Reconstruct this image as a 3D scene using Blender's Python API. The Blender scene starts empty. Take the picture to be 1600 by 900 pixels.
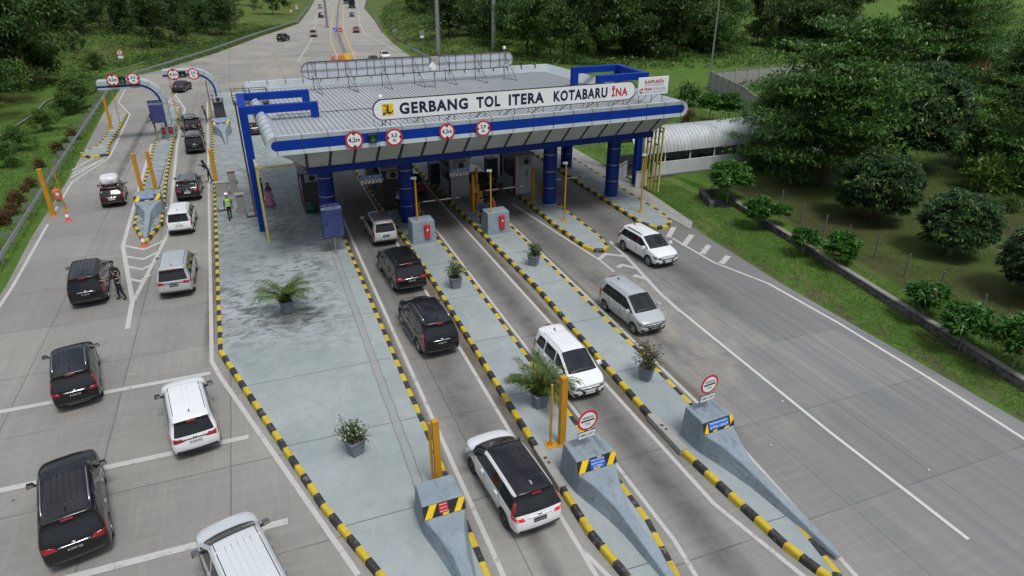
import bpy, bmesh, math, random
import numpy as np
from mathutils import Vector, Matrix
from mathutils.bvhtree import BVHTree
from mathutils import noise as mnoise
R = math.radians
random.seed(7)
rng = np.random.default_rng(11)
scene = bpy.context.scene
COL = scene.collection

# ------------------------------------------------------------------ camera: a drone 15 m up, +Y runs along the lanes
F, PITCH, YAW, CAMH = 1030.0, math.atan(502/1030.0), R(-21.094), 15.0
cam = bpy.data.objects.new("drone_camera", bpy.data.cameras.new("drone_camera"))
COL.objects.link(cam)
cam.location = (0, 0, CAMH)
cam.rotation_euler = (math.pi/2-PITCH, 0, YAW)
cam.data.sensor_width = 36
cam.data.lens = F/1600*36
cam.data.clip_end = 3000
scene.camera = cam
_cm = cam.rotation_euler.to_matrix()
def g(px, py, z=0.0):
    """survey: the point of the place at height z that the photo shows at pixel (px, py)"""
    d = _cm @ Vector(((px-800)/F, -(py-450)/F, -1))
    t = (z-CAMH)/d.z
    return Vector((d.x*t, d.y*t, z))

# ------------------------------------------------------------------ light
world = bpy.data.worlds.new("World"); scene.world = world
world.use_nodes = True
wt = world.node_tree; wn = wt.nodes; wn.clear()
SUN_EL, SUN_AZ = R(64), R(168)       # azimuth from +Y towards +X
wo = wn.new("ShaderNodeOutputWorld"); bg = wn.new("ShaderNodeBackground"); sky = wn.new("ShaderNodeTexSky")
sky.sky_type = 'NISHITA'; sky.sun_disc = False; sky.sun_elevation = SUN_EL; sky.sun_rotation = SUN_AZ
sky.air_density = 1.0; sky.dust_density = 2.0; sky.ozone_density = 1.0
tc = wn.new("ShaderNodeTexCoord"); mp = wn.new("ShaderNodeMapping"); mp.inputs["Scale"].default_value = (1.3, 1.3, 3.6)
cn = wn.new("ShaderNodeTexNoise"); cn.inputs["Scale"].default_value = 2.2; cn.inputs["Detail"].default_value = 7; cn.inputs["Roughness"].default_value = .6
cr = wn.new("ShaderNodeValToRGB"); cr.color_ramp.elements[0].position = .36; cr.color_ramp.elements[1].position = .62
mx = wn.new("ShaderNodeMix"); mx.data_type = 'RGBA'
mx.inputs[7].default_value = (8.6, 9.0, 9.5, 1)          # cloud
wt.links.new(tc.outputs["Generated"], mp.inputs[0]); wt.links.new(mp.outputs[0], cn.inputs["Vector"])
wt.links.new(cn.outputs["Fac"], cr.inputs[0]); wt.links.new(cr.outputs[0], mx.inputs[0])
wt.links.new(sky.outputs[0], mx.inputs[6])
# an overcast dome is about three times brighter overhead than at the horizon
sx = wn.new("ShaderNodeSeparateXYZ"); mr = wn.new("ShaderNodeMapRange"); mr.inputs[1].default_value = 0.0; mr.inputs[2].default_value = .85; mr.inputs[3].default_value = .34; mr.inputs[4].default_value = 1.12
mg = wn.new("ShaderNodeMix"); mg.data_type = 'RGBA'; mg.blend_type = 'MULTIPLY'; mg.inputs[0].default_value = 1.0
wt.links.new(tc.outputs["Generated"], sx.inputs[0]); wt.links.new(sx.outputs[2], mr.inputs[0]); wt.links.new(mx.outputs[2], mg.inputs[6]); wt.links.new(mr.outputs[0], mg.inputs[7])
wt.links.new(mg.outputs[2], bg.inputs[0])
bg.inputs[1].default_value = 0.10
wt.links.new(bg.outputs[0], wo.inputs[0])
sun = bpy.data.objects.new("sun", bpy.data.lights.new("sun", 'SUN')); COL.objects.link(sun)
sun.data.energy = 2.3; sun.data.angle = R(17); sun.data.color = (1, .975, .94)
_sd = Vector((math.sin(SUN_AZ)*math.cos(SUN_EL), math.cos(SUN_AZ)*math.cos(SUN_EL), math.sin(SUN_EL)))
sun.rotation_euler = _sd.to_track_quat('Z', 'Y').to_euler()
vs = scene.view_settings
vs.view_transform = 'Standard'; vs.look = 'None'; vs.exposure = 0.07; vs.gamma = 1; vs.use_curve_mapping = False
scene.render.film_transparent = False
scene.cycles.max_bounces = 6; scene.cycles.transparent_max_bounces = 6
try: scene.cycles.use_denoising = True
except Exception: pass

# ------------------------------------------------------------------ materials
class N:
    """small node-tree writer"""
    def __init__(s, name):
        s.m = bpy.data.materials.new(name); s.m.use_nodes = True
        s.t = s.m.node_tree; s.b = s.t.nodes["Principled BSDF"]
        s._pos = None
    def new(s, k): return s.t.nodes.new(k)
    def link(s, a, b): s.t.links.new(a, b)
    def put(s, sock, v):
        if isinstance(v, bpy.types.NodeSocket): s.link(v, sock)
        elif isinstance(v, (tuple, list)) and sock.type == 'RGBA': sock.default_value = (*v[:3], 1)
        else: sock.default_value = v
    def pos(s, mode="world"):
        if mode == "world":
            if not s._pos: s._pos = s.new("ShaderNodeNewGeometry").outputs["Position"]
            return s._pos
        return s.new("ShaderNodeTexCoord").outputs["Object"]
    def scl(s, v, k):
        n = s.new("ShaderNodeMapping"); n.inputs["Scale"].default_value = k; s.link(v, n.inputs[0]); return n.outputs[0]
    def noise(s, v, scale, detail=3, rough=.55, dist=0):
        n = s.new("ShaderNodeTexNoise"); s.link(v, n.inputs["Vector"])
        n.inputs["Scale"].default_value = scale; n.inputs["Detail"].default_value = detail
        n.inputs["Roughness"].default_value = rough; n.inputs["Distortion"].default_value = dist
        return n.outputs["Fac"]
    def voro(s, v, scale, feat='F1'):
        n = s.new("ShaderNodeTexVoronoi"); s.link(v, n.inputs["Vector"]); n.inputs["Scale"].default_value = scale; n.feature = feat
        return n
    def math(s, op, a, b=0.0, c=0.0, clamp=False):
        n = s.new("ShaderNodeMath"); n.operation = op; n.use_clamp = clamp
        for i, v in enumerate((a, b, c)):
            if i < len(n.inputs): s.put(n.inputs[i], v)
        return n.outputs[0]
    def ramp(s, f, a, b, lo=0.0, hi=1.0):
        n = s.new("ShaderNodeMapRange"); n.inputs[1].default_value = a; n.inputs[2].default_value = b
        n.inputs[3].default_value = lo; n.inputs[4].default_value = hi; s.link(f, n.inputs[0]); return n.outputs[0]
    def mix(s, f, a, b, mode='MIX'):
        n = s.new("ShaderNodeMix"); n.data_type = 'RGBA'; n.blend_type = mode
        s.put(n.inputs[0], f); s.put(n.inputs[6], a); s.put(n.inputs[7], b); return n.outputs[2]
    def xyz(s, v):
        n = s.new("ShaderNodeSeparateXYZ"); s.link(v, n.inputs[0]); return n.outputs
    def bump(s, h, dist=.02, strength=.5):
        n = s.new("ShaderNodeBump"); n.inputs["Distance"].default_value = dist; n.inputs["Strength"].default_value = strength
        s.link(h, n.inputs["Height"]); s.link(n.outputs[0], s.b.inputs["Normal"])
    def set(s, **k):
        names = dict(col="Base Color", rough="Roughness", metal="Metallic", spec="Specular IOR Level", coat="Coat Weight",
                     coatr="Coat Roughness", ec="Emission Color", es="Emission Strength", alpha="Alpha", trans="Transmission Weight")
        for a, v in k.items(): s.put(s.b.inputs[names[a]], v)
        return s.m

MATS = {}
def simple(name, col, rough=.55, metal=0.0, var=.12, scale=1.5, dirt=0.0, spec=.5, coat=0.0, bump=0.0, dirtcol=(.10, .085, .065)):
    if name in MATS: return MATS[name]
    n = N(name); p = n.pos("obj")
    f = n.noise(p, scale, 5, .6)
    lo = tuple(c*(1-var) for c in col); hi = tuple(min(1, c*(1+var)) for c in col)
    c = n.mix(n.ramp(f, .3, .7), lo, hi)
    if dirt:
        d = n.noise(n.scl(p, (1, 1, .35)), scale*2.3, 6, .7)
        c = n.mix(n.ramp(d, .56, .78, 0, dirt), c, dirtcol)
    fr = n.ramp(n.noise(p, scale*4, 3), .3, .7, max(0, rough-.06), min(1, rough+.06))
    n.set(col=c, rough=fr, metal=metal, spec=spec)
    if coat: n.set(coat=coat, coatr=.04)
    if bump: n.bump(n.noise(p, scale*14, 4, .6), .01, bump)
    MATS[name] = n.m
    return n.m
def emit(name, col, strength):
    n = N(name); n.set(col=col, ec=col, es=strength); MATS[name] = n.m; return n.m
def paint(name, col, metal=0.0, rough=.28):
    """car paint with a thin film of road dust low on the body"""
    if name in MATS: return MATS[name]
    n = N(name); p = n.pos("obj"); z = n.xyz(p)[2]
    k = .12 if max(col) < .06 else 1.0
    d = n.math('MULTIPLY', n.ramp(z, .15, .75, .5*k, .03*k), n.ramp(n.noise(p, 3.5, 5, .6), .3, .75))
    d2 = n.ramp(n.noise(p, 9, 5, .7), .5, .85, 0, .08*k)
    f = n.math('ADD', d, d2, clamp=True)
    n.set(col=n.mix(f, col, (.19, .17, .145)), rough=n.math('ADD', n.math('MULTIPLY', f, .35), rough), metal=metal, coat=.35 if max(col) < .06 else .8, coatr=.03, spec=.4 if max(col) < .06 else .5)
    MATS[name] = n.m
    return n.m

# ------------------------------------------------------------------ mesh builder
def put_props(o, label=None, cat=None, group=None, kind=None):
    if label: o["label"] = label
    if cat: o["category"] = cat
    if group: o["group"] = group
    if kind: o["kind"] = kind
    return o
def empty(name, loc=(0, 0, 0), rz=0.0, label=None, cat=None, group=None):
    o = bpy.data.objects.new(name, None); COL.objects.link(o)
    o.empty_display_size = .3
    o.location = loc; o.rotation_euler = (0, 0, rz)
    return put_props(o, label, cat, group)
_text_cache = {}
def text_mesh(s, size=1.0, bold=0.0, spacing=1.0):
    k = (s, bold, spacing)
    if k not in _text_cache:
        cu = bpy.data.curves.new("txt", 'FONT'); cu.body = s; cu.size = 1; cu.align_x = 'CENTER'; cu.align_y = 'CENTER'
        cu.offset = bold; cu.resolution_u = 3; cu.space_character = spacing; cu.extrude = 0
        o = bpy.data.objects.new("txt", cu); COL.objects.link(o)
        dg = bpy.context.evaluated_depsgraph_get(); me = o.evaluated_get(dg).to_mesh()
        vs_ = [v.co.copy() for v in me.vertices]; fs = [tuple(p.vertices) for p in me.polygons]
        o.evaluated_get(dg).to_mesh_clear(); bpy.data.objects.remove(o); bpy.data.curves.remove(cu)
        _text_cache[k] = (vs_, fs)
    v, f = _text_cache[k]
    return [c*size for c in v], f
class MB:
    def __init__(s): s.v = []; s.f = []; s.mi = []
    def add(s, vs_, fs, mi=0, M=None):
        b = len(s.v)
        for v in vs_:
            v = Vector(v); s.v.append(M @ v if M is not None else v)
        for i, f in enumerate(fs):
            s.f.append(tuple(k+b for k in f)); s.mi.append(mi if not isinstance(mi, (list, tuple)) else mi[i])
        return s
    def box(s, c, d, mi=0, rz=0.0, M=None):
        x, y, z = d[0]/2, d[1]/2, d[2]/2
        vs_ = [Vector((a*x, b*y, e*z)) for e in (-1, 1) for b in (-1, 1) for a in (-1, 1)]
        m = Matrix.Translation(c) @ Matrix.Rotation(rz, 4, 'Z')
        if M is not None: m = M @ m
        return s.add(vs_, [(0, 2, 3, 1), (4, 5, 7, 6), (0, 1, 5, 4), (2, 6, 7, 3), (0, 4, 6, 2), (1, 3, 7, 5)], mi, m)
    def hexa(s, lo, hi, mi=0):
        """two quads (lists of 4 points, counter-clockwise from above) joined by sides"""
        return s.add(list(lo)+list(hi), [(3, 2, 1, 0), (4, 5, 6, 7), (0, 1, 5, 4), (1, 2, 6, 5), (2, 3, 7, 6), (3, 0, 4, 7)], mi)
    def prism(s, poly, z0, z1, mi=0, M=None):
        n = len(poly)
        vs_ = [Vector((p[0], p[1], z0)) for p in poly]+[Vector((p[0], p[1], z1)) for p in poly]
        fs = [tuple(range(n-1, -1, -1)), tuple(range(n, 2*n))]+[(i, (i+1) % n, n+(i+1) % n, n+i) for i in range(n)]
        return s.add(vs_, fs, mi, M)
    def cyl(s, a, b, r0, r1=None, n=12, mi=0, cap=True):
        a = Vector(a); b = Vector(b); r1 = r0 if r1 is None else r1
        q = (b-a).to_track_quat('Z', 'Y').to_matrix()
        vs_ = []
        for c, r in ((a, r0), (b, r1)):
            for i in range(n):
                t = 2*math.pi*i/n
                vs_.append(c + q @ Vector((r*math.cos(t), r*math.sin(t), 0)))
        fs = [(i, (i+1) % n, n+(i+1) % n, n+i) for i in range(n)]
        if cap: fs += [tuple(range(n-1, -1, -1)), tuple(range(n, 2*n))]
        return s.add(vs_, fs, mi)
    def tube(s, pts, r, n=6, mi=0):
        pts = [Vector(p) for p in pts]; rs = r if isinstance(r, (list, tuple)) else [r]*len(pts)
        vs_ = []
        for i, p in enumerate(pts):
            d = (pts[min(i+1, len(pts)-1)]-pts[max(i-1, 0)])
            q = d.to_track_quat('Z', 'Y').to_matrix()
            for k in range(n):
                t = 2*math.pi*k/n
                vs_.append(p + q @ Vector((rs[i]*math.cos(t), rs[i]*math.sin(t), 0)))
        fs = [(i*n+k, i*n+(k+1) % n, (i+1)*n+(k+1) % n, (i+1)*n+k) for i in range(len(pts)-1) for k in range(n)]
        fs += [tuple(range(n-1, -1, -1)), tuple(range((len(pts)-1)*n, len(pts)*n))]
        return s.add(vs_, fs, mi)
    def lathe(s, prof, n=24, mi=0, M=None):
        """prof: (r, z) pairs; mi may be one per ring"""
        vs_ = [Vector((r*math.cos(2*math.pi*k/n), r*math.sin(2*math.pi*k/n), z)) for r, z in prof for k in range(n)]
        fs = []; ms = []
        for i in range(len(prof)-1):
            for k in range(n):
                fs.append((i*n+k, i*n+(k+1) % n, (i+1)*n+(k+1) % n, (i+1)*n+k)); ms.append(mi[i] if isinstance(mi, (list, tuple)) else mi)
        return s.add(vs_, fs, ms, M)
    def disc(s, r, z=0.0, n=32, mi=0, M=None, r_in=0.0):
        if r_in:
            vs_ = [Vector((q*math.cos(2*math.pi*k/n), q*math.sin(2*math.pi*k/n), z)) for q in (r_in, r) for k in range(n)]
            return s.add(vs_, [(k, n+k, n+(k+1) % n, (k+1) % n) for k in range(n)], mi, M)
        return s.add([Vector((r*math.cos(2*math.pi*k/n), r*math.sin(2*math.pi*k/n), z)) for k in range(n)], [tuple(range(n))], mi, M)
    def poly(s, pts, z=0.0, mi=0, M=None):
        return s.add([Vector((p[0], p[1], p[2] if len(p) > 2 else z)) for p in pts], [tuple(range(len(pts)))], mi, M)
    def text(s, t, size, M, mi=0, bold=0.0, spacing=1.0):
        v, f = text_mesh(t, size, bold, spacing); return s.add(v, f, mi, M)
    def mesh(s, name, mats, smooth=False):
        me = bpy.data.meshes.new(name)
        me.from_pydata([tuple(v) for v in s.v], [], s.f)
        for m in mats: me.materials.append(m)
        if any(s.mi): me.polygons.foreach_set("material_index", s.mi)
        if smooth: me.polygons.foreach_set("use_smooth", [True]*len(s.f))
        me.update(); return me
    def build(s, name, mats, parent=None, smooth=False, bevel=0.0, loc=None, rz=0.0, auto=None, segs=2):
        if not isinstance(mats, (list, tuple)): mats = [mats]
        o = bpy.data.objects.new(name, s.mesh(name, mats, smooth)); COL.objects.link(o)
        if parent is not None: o.parent = parent
        if loc is not None: o.location = loc; o.rotation_euler = (0, 0, rz)
        if bevel:
            b = o.modifiers.new("bevel", 'BEVEL'); b.width = bevel; b.segments = segs; b.limit_method = 'ANGLE'; b.angle_limit = R(35)
        if smooth and auto:
            o.data.set_sharp_from_angle(angle=R(auto))
        return o
def copy_tree(o, parent=None):
    c = o.copy(); COL.objects.link(c)
    if parent is not None: c.parent = parent
    for ch in list(o.children): copy_tree(ch, c)
    return c
# frame of an upright panel: local x to the viewer's right, local y up, local z out of the face (towards -Y when rz = 0)
def face(loc, rz=0.0, tilt=0.0):
    return Matrix.Translation(loc) @ Matrix.Rotation(rz, 4, 'Z') @ Matrix.Rotation(R(90)-tilt, 4, 'X')
# ================================================================== GROUND, ROAD, ISLANDS
def road_material():
    n = N("worn_concrete_road"); p = n.pos(); x, y, z = n.xyz(p)
    big = n.noise(p, .09, 4, .6); mid = n.noise(p, .8, 5, .65); fine = n.noise(p, 9, 4, .7)
    streak = n.noise(n.scl(p, (2.6, .09, 1)), 1.0, 6, .65); streak2 = n.noise(n.scl(p, (7, .35, 1)), 1.0, 5, .7)
    cross = n.noise(n.scl(p, (.35, 5.0, 1)), 1.0, 5, .7)          # broom finish across the slabs
    c = n.mix(n.ramp(big, .34, .66), (.165, .164, .155), (.275, .268, .25))
    c = n.mix(n.ramp(streak, .38, .72, 0, .8), c, (.20, .196, .19))
    c = n.mix(n.ramp(streak2, .5, .8, 0, .35), c, (.37, .355, .32))
    c = n.mix(n.ramp(cross, .45, .75, 0, .32), c, (.36, .34, .30))
    c = n.mix(n.ramp(mid, .5, .8, 0, .35), c, (.16, .15, .135))
    c = n.mix(n.ramp(fine, .3, .75, 0, .22), c, (.36, .35, .33))
    # bluish, darker running surface of the exit road on the right
    ex = n.math('MULTIPLY', n.ramp(x, 14.5, 17.5), n.ramp(y, 40, 24))
    c = n.mix(n.math('MULTIPLY', ex, n.ramp(streak, .25, .65, .15, .95)), c, (.160, .170, .176))
    # slab tone
    fx = n.math('FLOOR', n.math('MULTIPLY', n.math('ADD', x, 14.0), 1/3.75)); fy = n.math('FLOOR', n.math('MULTIPLY', n.math('SUBTRACT', y, 10.6), 1/4.4))
    cb = n.new("ShaderNodeCombineXYZ"); n.link(fx, cb.inputs[0]); n.link(fy, cb.inputs[1])
    wn_ = n.new("ShaderNodeTexWhiteNoise"); wn_.noise_dimensions = '2D'; n.link(cb.outputs[0], wn_.inputs["Vector"])
    c = n.mix(1.0, c, n.mix(wn_.outputs[0], (.90, .90, .90), (1.06, 1.05, 1.03)), 'MULTIPLY')
    # oil and rubber along the middle of the booth lanes
    def band(cx, w, y0, y1, amt):
        d = n.math('ABSOLUTE', n.math('SUBTRACT', n.math('ADD', x, n.math('MULTIPLY', n.math('SUBTRACT', big, .5), .8)), cx))
        m = n.ramp(d, w, w*.25)
        m = n.math('MULTIPLY', m, n.math('MULTIPLY', n.ramp(y, y0, y0+5), n.ramp(y, y1, y1-10)))
        return n.math('MULTIPLY', m, n.math('MULTIPLY', n.ramp(mid, .3, .62, .45, 1), amt))
    tot = None
    for a in ((5.6, 1.1, 14, 75, .6), (5.75, .4, 6, 40, .6), (10.45, .75, 6, 70, .8), (15.6, .9, 17, 75, .75), (20.4, 1.1, 20, 70, .7), (-10.9, .42, 50, 95, .75), (-5.6, .45, 50, 95, .5), (4.7, .2, 18, 60, .3), (6.7, .2, 18, 60, .3)):
        b = band(*a); tot = b if tot is None else n.math('MAXIMUM', tot, b)
    c = n.mix(tot, c, (.062, .06, .058))
    # canopy shade painted into the road around the booths, brown silt on the merge beyond the plaza
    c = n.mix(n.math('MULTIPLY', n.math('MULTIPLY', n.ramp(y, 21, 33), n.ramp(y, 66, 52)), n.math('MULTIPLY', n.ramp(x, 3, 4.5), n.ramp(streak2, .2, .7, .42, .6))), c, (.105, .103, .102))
    c = n.mix(n.math('MULTIPLY', n.ramp(y, 88, 112), n.ramp(n.noise(p, .12, 4, .6), .45, .62, 0, .40)), c, (.40, .34, .26))
    c = n.mix(n.math('MULTIPLY', n.ramp(y, 120, 210), .45), c, (.32, .30, .275))
    # dirt gathered along the kerbs
    kd = None
    for cx in (3.98, 7.02, 9.42, 11.62, 14.35, -3.45):
        d = n.math('ABSOLUTE', n.math('SUBTRACT', n.math('ADD', x, n.math('MULTIPLY', n.noise(p, 1.1, 4), .16)), cx+.08)); q = n.ramp(d, .30, .10); kd = q if kd is None else n.math('MAXIMUM', kd, q)
    c = n.mix(n.math('MULTIPLY', n.math('MULTIPLY', kd, n.math('MULTIPLY', n.ramp(y, 62, 50), n.math('MAXIMUM', n.ramp(y, 26, 29), n.math('MULTIPLY', n.ramp(y, 13.5, 17), n.ramp(x, -2, 0))))), n.ramp(mid, .25, .6, .45, .95)), c, (.115, .098, .075))
    sc = n.math('MULTIPLY', n.math('MULTIPLY', n.ramp(x, 13.8, 16), n.ramp(x, 21, 17.5)), n.math('MULTIPLY', n.ramp(y, 33, 27), n.ramp(y, 12, 20)))
    c = n.mix(n.math('MULTIPLY', sc, n.ramp(n.noise(n.scl(p, (1, .45, 1)), .9, 6, .7), .42, .66, 0, .75)), c, (.34, .305, .25))
    # joints
    def pulse(v, w): return n.ramp(v, w, w*.45)
    jy = n.math('ABSOLUTE', n.math('SUBTRACT', n.math('FRACT', n.math('ADD', n.math('MULTIPLY', n.math('SUBTRACT', n.math('ADD', y, n.math('MULTIPLY', n.noise(p, 1.6, 3), .05)), 10.63), 1/4.4), .5)), .5))
    j = n.math('MULTIPLY', pulse(jy, .0075), n.ramp(n.noise(p, .7, 3), .36, .5, .35, 1.0))
    for cx in (-10.3, -6.55, -2.55, 5.15, 15.35, 19.0, 21.9):
        d = n.math('ABSOLUTE', n.math('SUBTRACT', n.math('ADD', x, n.math('MULTIPLY', n.noise(p, 1.3, 3), .05)), cx))
        j = n.math('MAXIMUM', j, pulse(d, .028))
    c = n.mix(n.math('MULTIPLY', j, n.ramp(x, 12, 15, .55, .38)), c, (.055, .05, .045))
    n.set(col=c, rough=n.ramp(streak, .3, .7, .72, .9), spec=.3)
    n.bump(n.math('ADD', n.math('MULTIPLY', fine, .5), n.math('MULTIPLY', cross, .5)), .006, .35)
    return n.m
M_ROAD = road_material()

def pavement_material():
    n = N("painted_pavement"); p = n.pos(); x, y, z = n.xyz(p)
    big = n.noise(p, .22, 5, .6); mid = n.noise(p, 1.6, 6, .68, .4); fine = n.noise(p, 11, 5, .75); cr = n.noise(n.scl(p, (1.0, 1.7, 1)), 1.5, 10, .80, .5)
    c = n.mix(n.ramp(big, .34, .66), (.245, .285, .285), (.335, .37, .37))
    c = n.mix(n.ramp(mid, .46, .74, 0, .6), c, (.225, .255, .26))
    c = n.mix(n.ramp(n.noise(n.scl(p, (2.2, .5, 1)), 1.4, 7, .75, .6), .57, .70, 0, .5), c, (.40, .43, .42))
    c = n.mix(n.ramp(fine, .56, .74, 0, .5), c, (.17, .175, .17))
    c = n.mix(n.ramp(n.noise(p, .6, 5, .65, .8), .60, .74, 0, .5), c, (.25, .235, .20))
    # black mould and water stains on the wide platform before the canopy
    zone = n.math('MULTIPLY', n.math('MULTIPLY', n.ramp(y, 24, 29), n.ramp(y, 100, 44, .25, 1)), n.ramp(x, 3.4, 1.8, .12, 1))
    st = n.math('MULTIPLY', zone, n.math('MULTIPLY', n.ramp(cr, .49, .57, 0, .85), n.ramp(big, .3, .6, .35, 1)))
    c = n.mix(st, c, (.062, .066, .062))
    c = n.mix(n.math('MULTIPLY', n.math('MULTIPLY', n.ramp(y, 32, 40), n.ramp(y, 70, 50)), n.ramp(mid, .3, .7, .2, .5)), c, (.13, .14, .14))  # canopy shade painted as a grey tone on the paving beneath
    # the dark spill round the potted palm
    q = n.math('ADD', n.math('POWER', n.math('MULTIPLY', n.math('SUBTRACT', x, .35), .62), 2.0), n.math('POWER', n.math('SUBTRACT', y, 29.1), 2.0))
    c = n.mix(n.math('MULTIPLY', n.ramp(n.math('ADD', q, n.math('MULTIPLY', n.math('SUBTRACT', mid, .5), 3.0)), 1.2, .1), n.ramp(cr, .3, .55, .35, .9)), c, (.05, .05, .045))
    # cast joints and the refilled trench
    jy = n.math('ABSOLUTE', n.math('SUBTRACT', n.math('FRACT', n.math('ADD', n.math('MULTIPLY', n.math('SUBTRACT', n.math('ADD', y, n.math('MULTIPLY', n.noise(p, .9, 3), .12)), 10.9), 1/4.36), .5)), .5))
    c = n.mix(n.math('MULTIPLY', n.ramp(jy, .006, .003), .75), c, (.07, .07, .065))
    d = n.math('ABSOLUTE', n.math('SUBTRACT', n.math('ADD', x, n.math('MULTIPLY', n.noise(p, 1.4, 4), .12)), 3.1))
    inY = n.math('MULTIPLY', n.ramp(y, 40, 38), n.ramp(y, 14.5, 16.0))
    c = n.mix(n.math('MULTIPLY', inY, n.ramp(d, .15, .11, 0, .6)), c, (.27, .265, .245))
    c = n.mix(n.math('MULTIPLY', inY, n.math('MULTIPLY', n.ramp(n.math('ABSOLUTE', n.math('SUBTRACT', d, .15)), .03, .012), n.ramp(fine, .3, .6, .2, .8))), c, (.10, .10, .095))
    n.set(col=c, rough=n.ramp(mid, .3, .7, .62, .82), spec=.35)
    n.bump(n.math('ADD', fine, cr), .006, .35)
    return n.m
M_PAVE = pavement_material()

def grass_material():
    n = N("mown_grass"); p = n.pos(); x, y, z = n.xyz(p)
    a = n.noise(p, .11, 5, .62); b = n.noise(p, .75, 6, .7); f = n.noise(p, 6.5, 5, .75)
    c = n.mix(n.ramp(b, .3, .7), (.052, .112, .016), (.105, .190, .032))
    c = n.mix(n.ramp(f, .35, .75, 0, .55), c, (.036, .075, .014))
    c = n.mix(n.math('MULTIPLY', n.ramp(x, -15, -10, .25, 1), n.ramp(n.noise(n.scl(p, (1.2, .35, 1)), .55, 5, .65), .54, .72, 0, .75)), c, (.19, .165, .075))
    ed = n.math('MULTIPLY', n.math('MULTIPLY', n.ramp(x, 26.2, 24.9), n.ramp(x, 20, 24)), n.ramp(y, 40, 34))
    c = n.mix(n.math('MULTIPLY', ed, n.ramp(n.noise(n.scl(p, (1, .6, 1)), 1.3, 6, .7), .44, .60, 0, .9)), c, (.095, .075, .055))
    # worn, shaded lawn of the garden behind the drain: more brown litter
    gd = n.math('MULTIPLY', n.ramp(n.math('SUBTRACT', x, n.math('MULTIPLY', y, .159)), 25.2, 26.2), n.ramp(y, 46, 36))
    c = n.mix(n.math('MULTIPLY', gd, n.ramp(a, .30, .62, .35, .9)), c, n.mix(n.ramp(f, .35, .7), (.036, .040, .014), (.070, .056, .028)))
    # rough slopes
    sl = n.math('MAXIMUM', n.ramp(x, -24, -30), n.ramp(y, 120, 150))
    c = n.mix(n.math('MULTIPLY', sl, n.ramp(a, .42, .6, 0, .8)), c, (.085, .062, .030))
    c = n.mix(n.math('MULTIPLY', n.ramp(y, 110, 170), n.ramp(a, .35, .6, .8, 0)), c, (.085, .135, .020))
    n.set(col=c, rough=.9, spec=.15)
    n.bump(n.math('ADD', b, n.math('MULTIPLY', f, .8)), .10, .8)
    return n.m
M_GRASS = grass_material()

# ---- outlines
LEFT = [(-13.2, -60), (-13.4, 20), (-13.5, 38.3), (-14.0, 46), (-14.4, 59), (-14.8, 67), (-16.0, 88), (-16.5, 108), (-15.8, 119.5), (-13, 124), (-5.2, 145), (3.2, 174), (9.9, 195), (16.4, 216), (25.5, 280), (37.5, 372), (80, 640)]
RIGHT = [(24.3, -60), (24.5, 11), (24.5, 24), (25.0, 32.7), (24.8, 34.6), (24.9, 44), (25.5, 51.3), (27.5, 70), (31.0, 95), (29.6, 118), (29.0, 128.4), (30.5, 150), (33.8, 180), (40, 225), (48, 290), (61.4, 362), (110, 640)]
def interp(poly, Y):
    for (x0, y0), (x1, y1) in zip(poly, poly[1:]):
        if y0 <= Y <= y1: return x0+(x1-x0)*(Y-y0)/(y1-y0)
    return poly[-1][0] if Y > poly[-1][1] else poly[0][0]
def drain_x(Y): return 28.0+.159*(min(max(Y, -60), 36)-22)
def sst(a, b, x):
    t = min(1, max(0, (x-a)/(b-a))); return t*t*(3-2*t)
def height(X, Y):
    xl, xr = interp(LEFT, Y), interp(RIGHT, Y)
    h = -.04
    if X < xl:
        d = xl-X
        h = -.04-.25*sst(1.5, 8, d)+.09*max(0, d-11)*sst(11, 25, d)
        h = min(h, 9)+.35*sst(9, 14, d)*mnoise.noise((X*.12, Y*.12, 0))
    elif X > xr:
        d = X-xr
        u = X-drain_x(Y)
        near = sst(46, 38, Y)
        h = -.04+near*(.42*sst(.05, .22, u))
        h += .25*sst(4, 10, d)*mnoise.noise((X*.1, Y*.1, 3))*(1-near*.7)
        h += sst(110, 150, Y)*(.05*max(0, d-3))
    if Y > 105 and X > xr: h += 1.2*sst(105, 150, Y)*sst(2, 14, X-xr)
    return h
# one sheet to the horizon; its columns follow the drain so that the step lies on the wall
cols = list(np.arange(-700, -120, 40))+list(np.arange(-120, -40, 8))+list(np.arange(-40, -8, 1.5))+list(np.arange(-8, 23, 4))+[23, 24, 25, 26, 27, 27.5, 28.0, 28.05, 28.13, 28.22, 28.4, 29]+list(np.arange(30, 60, 1.5))+list(np.arange(60, 130, 6))+list(np.arange(140, 900, 40))
rows = list(np.arange(-760, -60, 50))+list(np.arange(-60, 0, 10))+list(np.arange(0, 130, 1.5))+list(np.arange(130, 400, 8))+list(np.arange(400, 1400, 50))
vsg = []; fsg = []
for Y in rows:
    sh = .159*(min(max(Y, -60), 36)-22)
    for c_ in cols:
        X = c_+sh*sst(14, 26, c_)*sst(140, 60, c_)
        vsg.append((X, Y, height(X, Y)))
nc = len(cols)
for i in range(len(rows)-1):
    for k in range(nc-1): fsg.append((i*nc+k, i*nc+k+1, (i+1)*nc+k+1, (i+1)*nc+k))
mb = MB(); mb.add(vsg, fsg)
ground = mb.build("ground", M_GRASS, smooth=True); put_props(ground, kind="structure")
rp = [(x, y, 0) for x, y in RIGHT]+[(x, y, 0) for x, y in reversed(LEFT)]
mb = MB()
ys = sorted(set([y for _, y in LEFT]+[y for _, y in RIGHT]))
for a, b in zip(ys, ys[1:]):
    mb.poly([(interp(LEFT, a), a), (interp(RIGHT, a), a), (interp(RIGHT, b), b), (interp(LEFT, b), b)], 0)
road = mb.build("road", M_ROAD); put_props(road, kind="structure")

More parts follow.
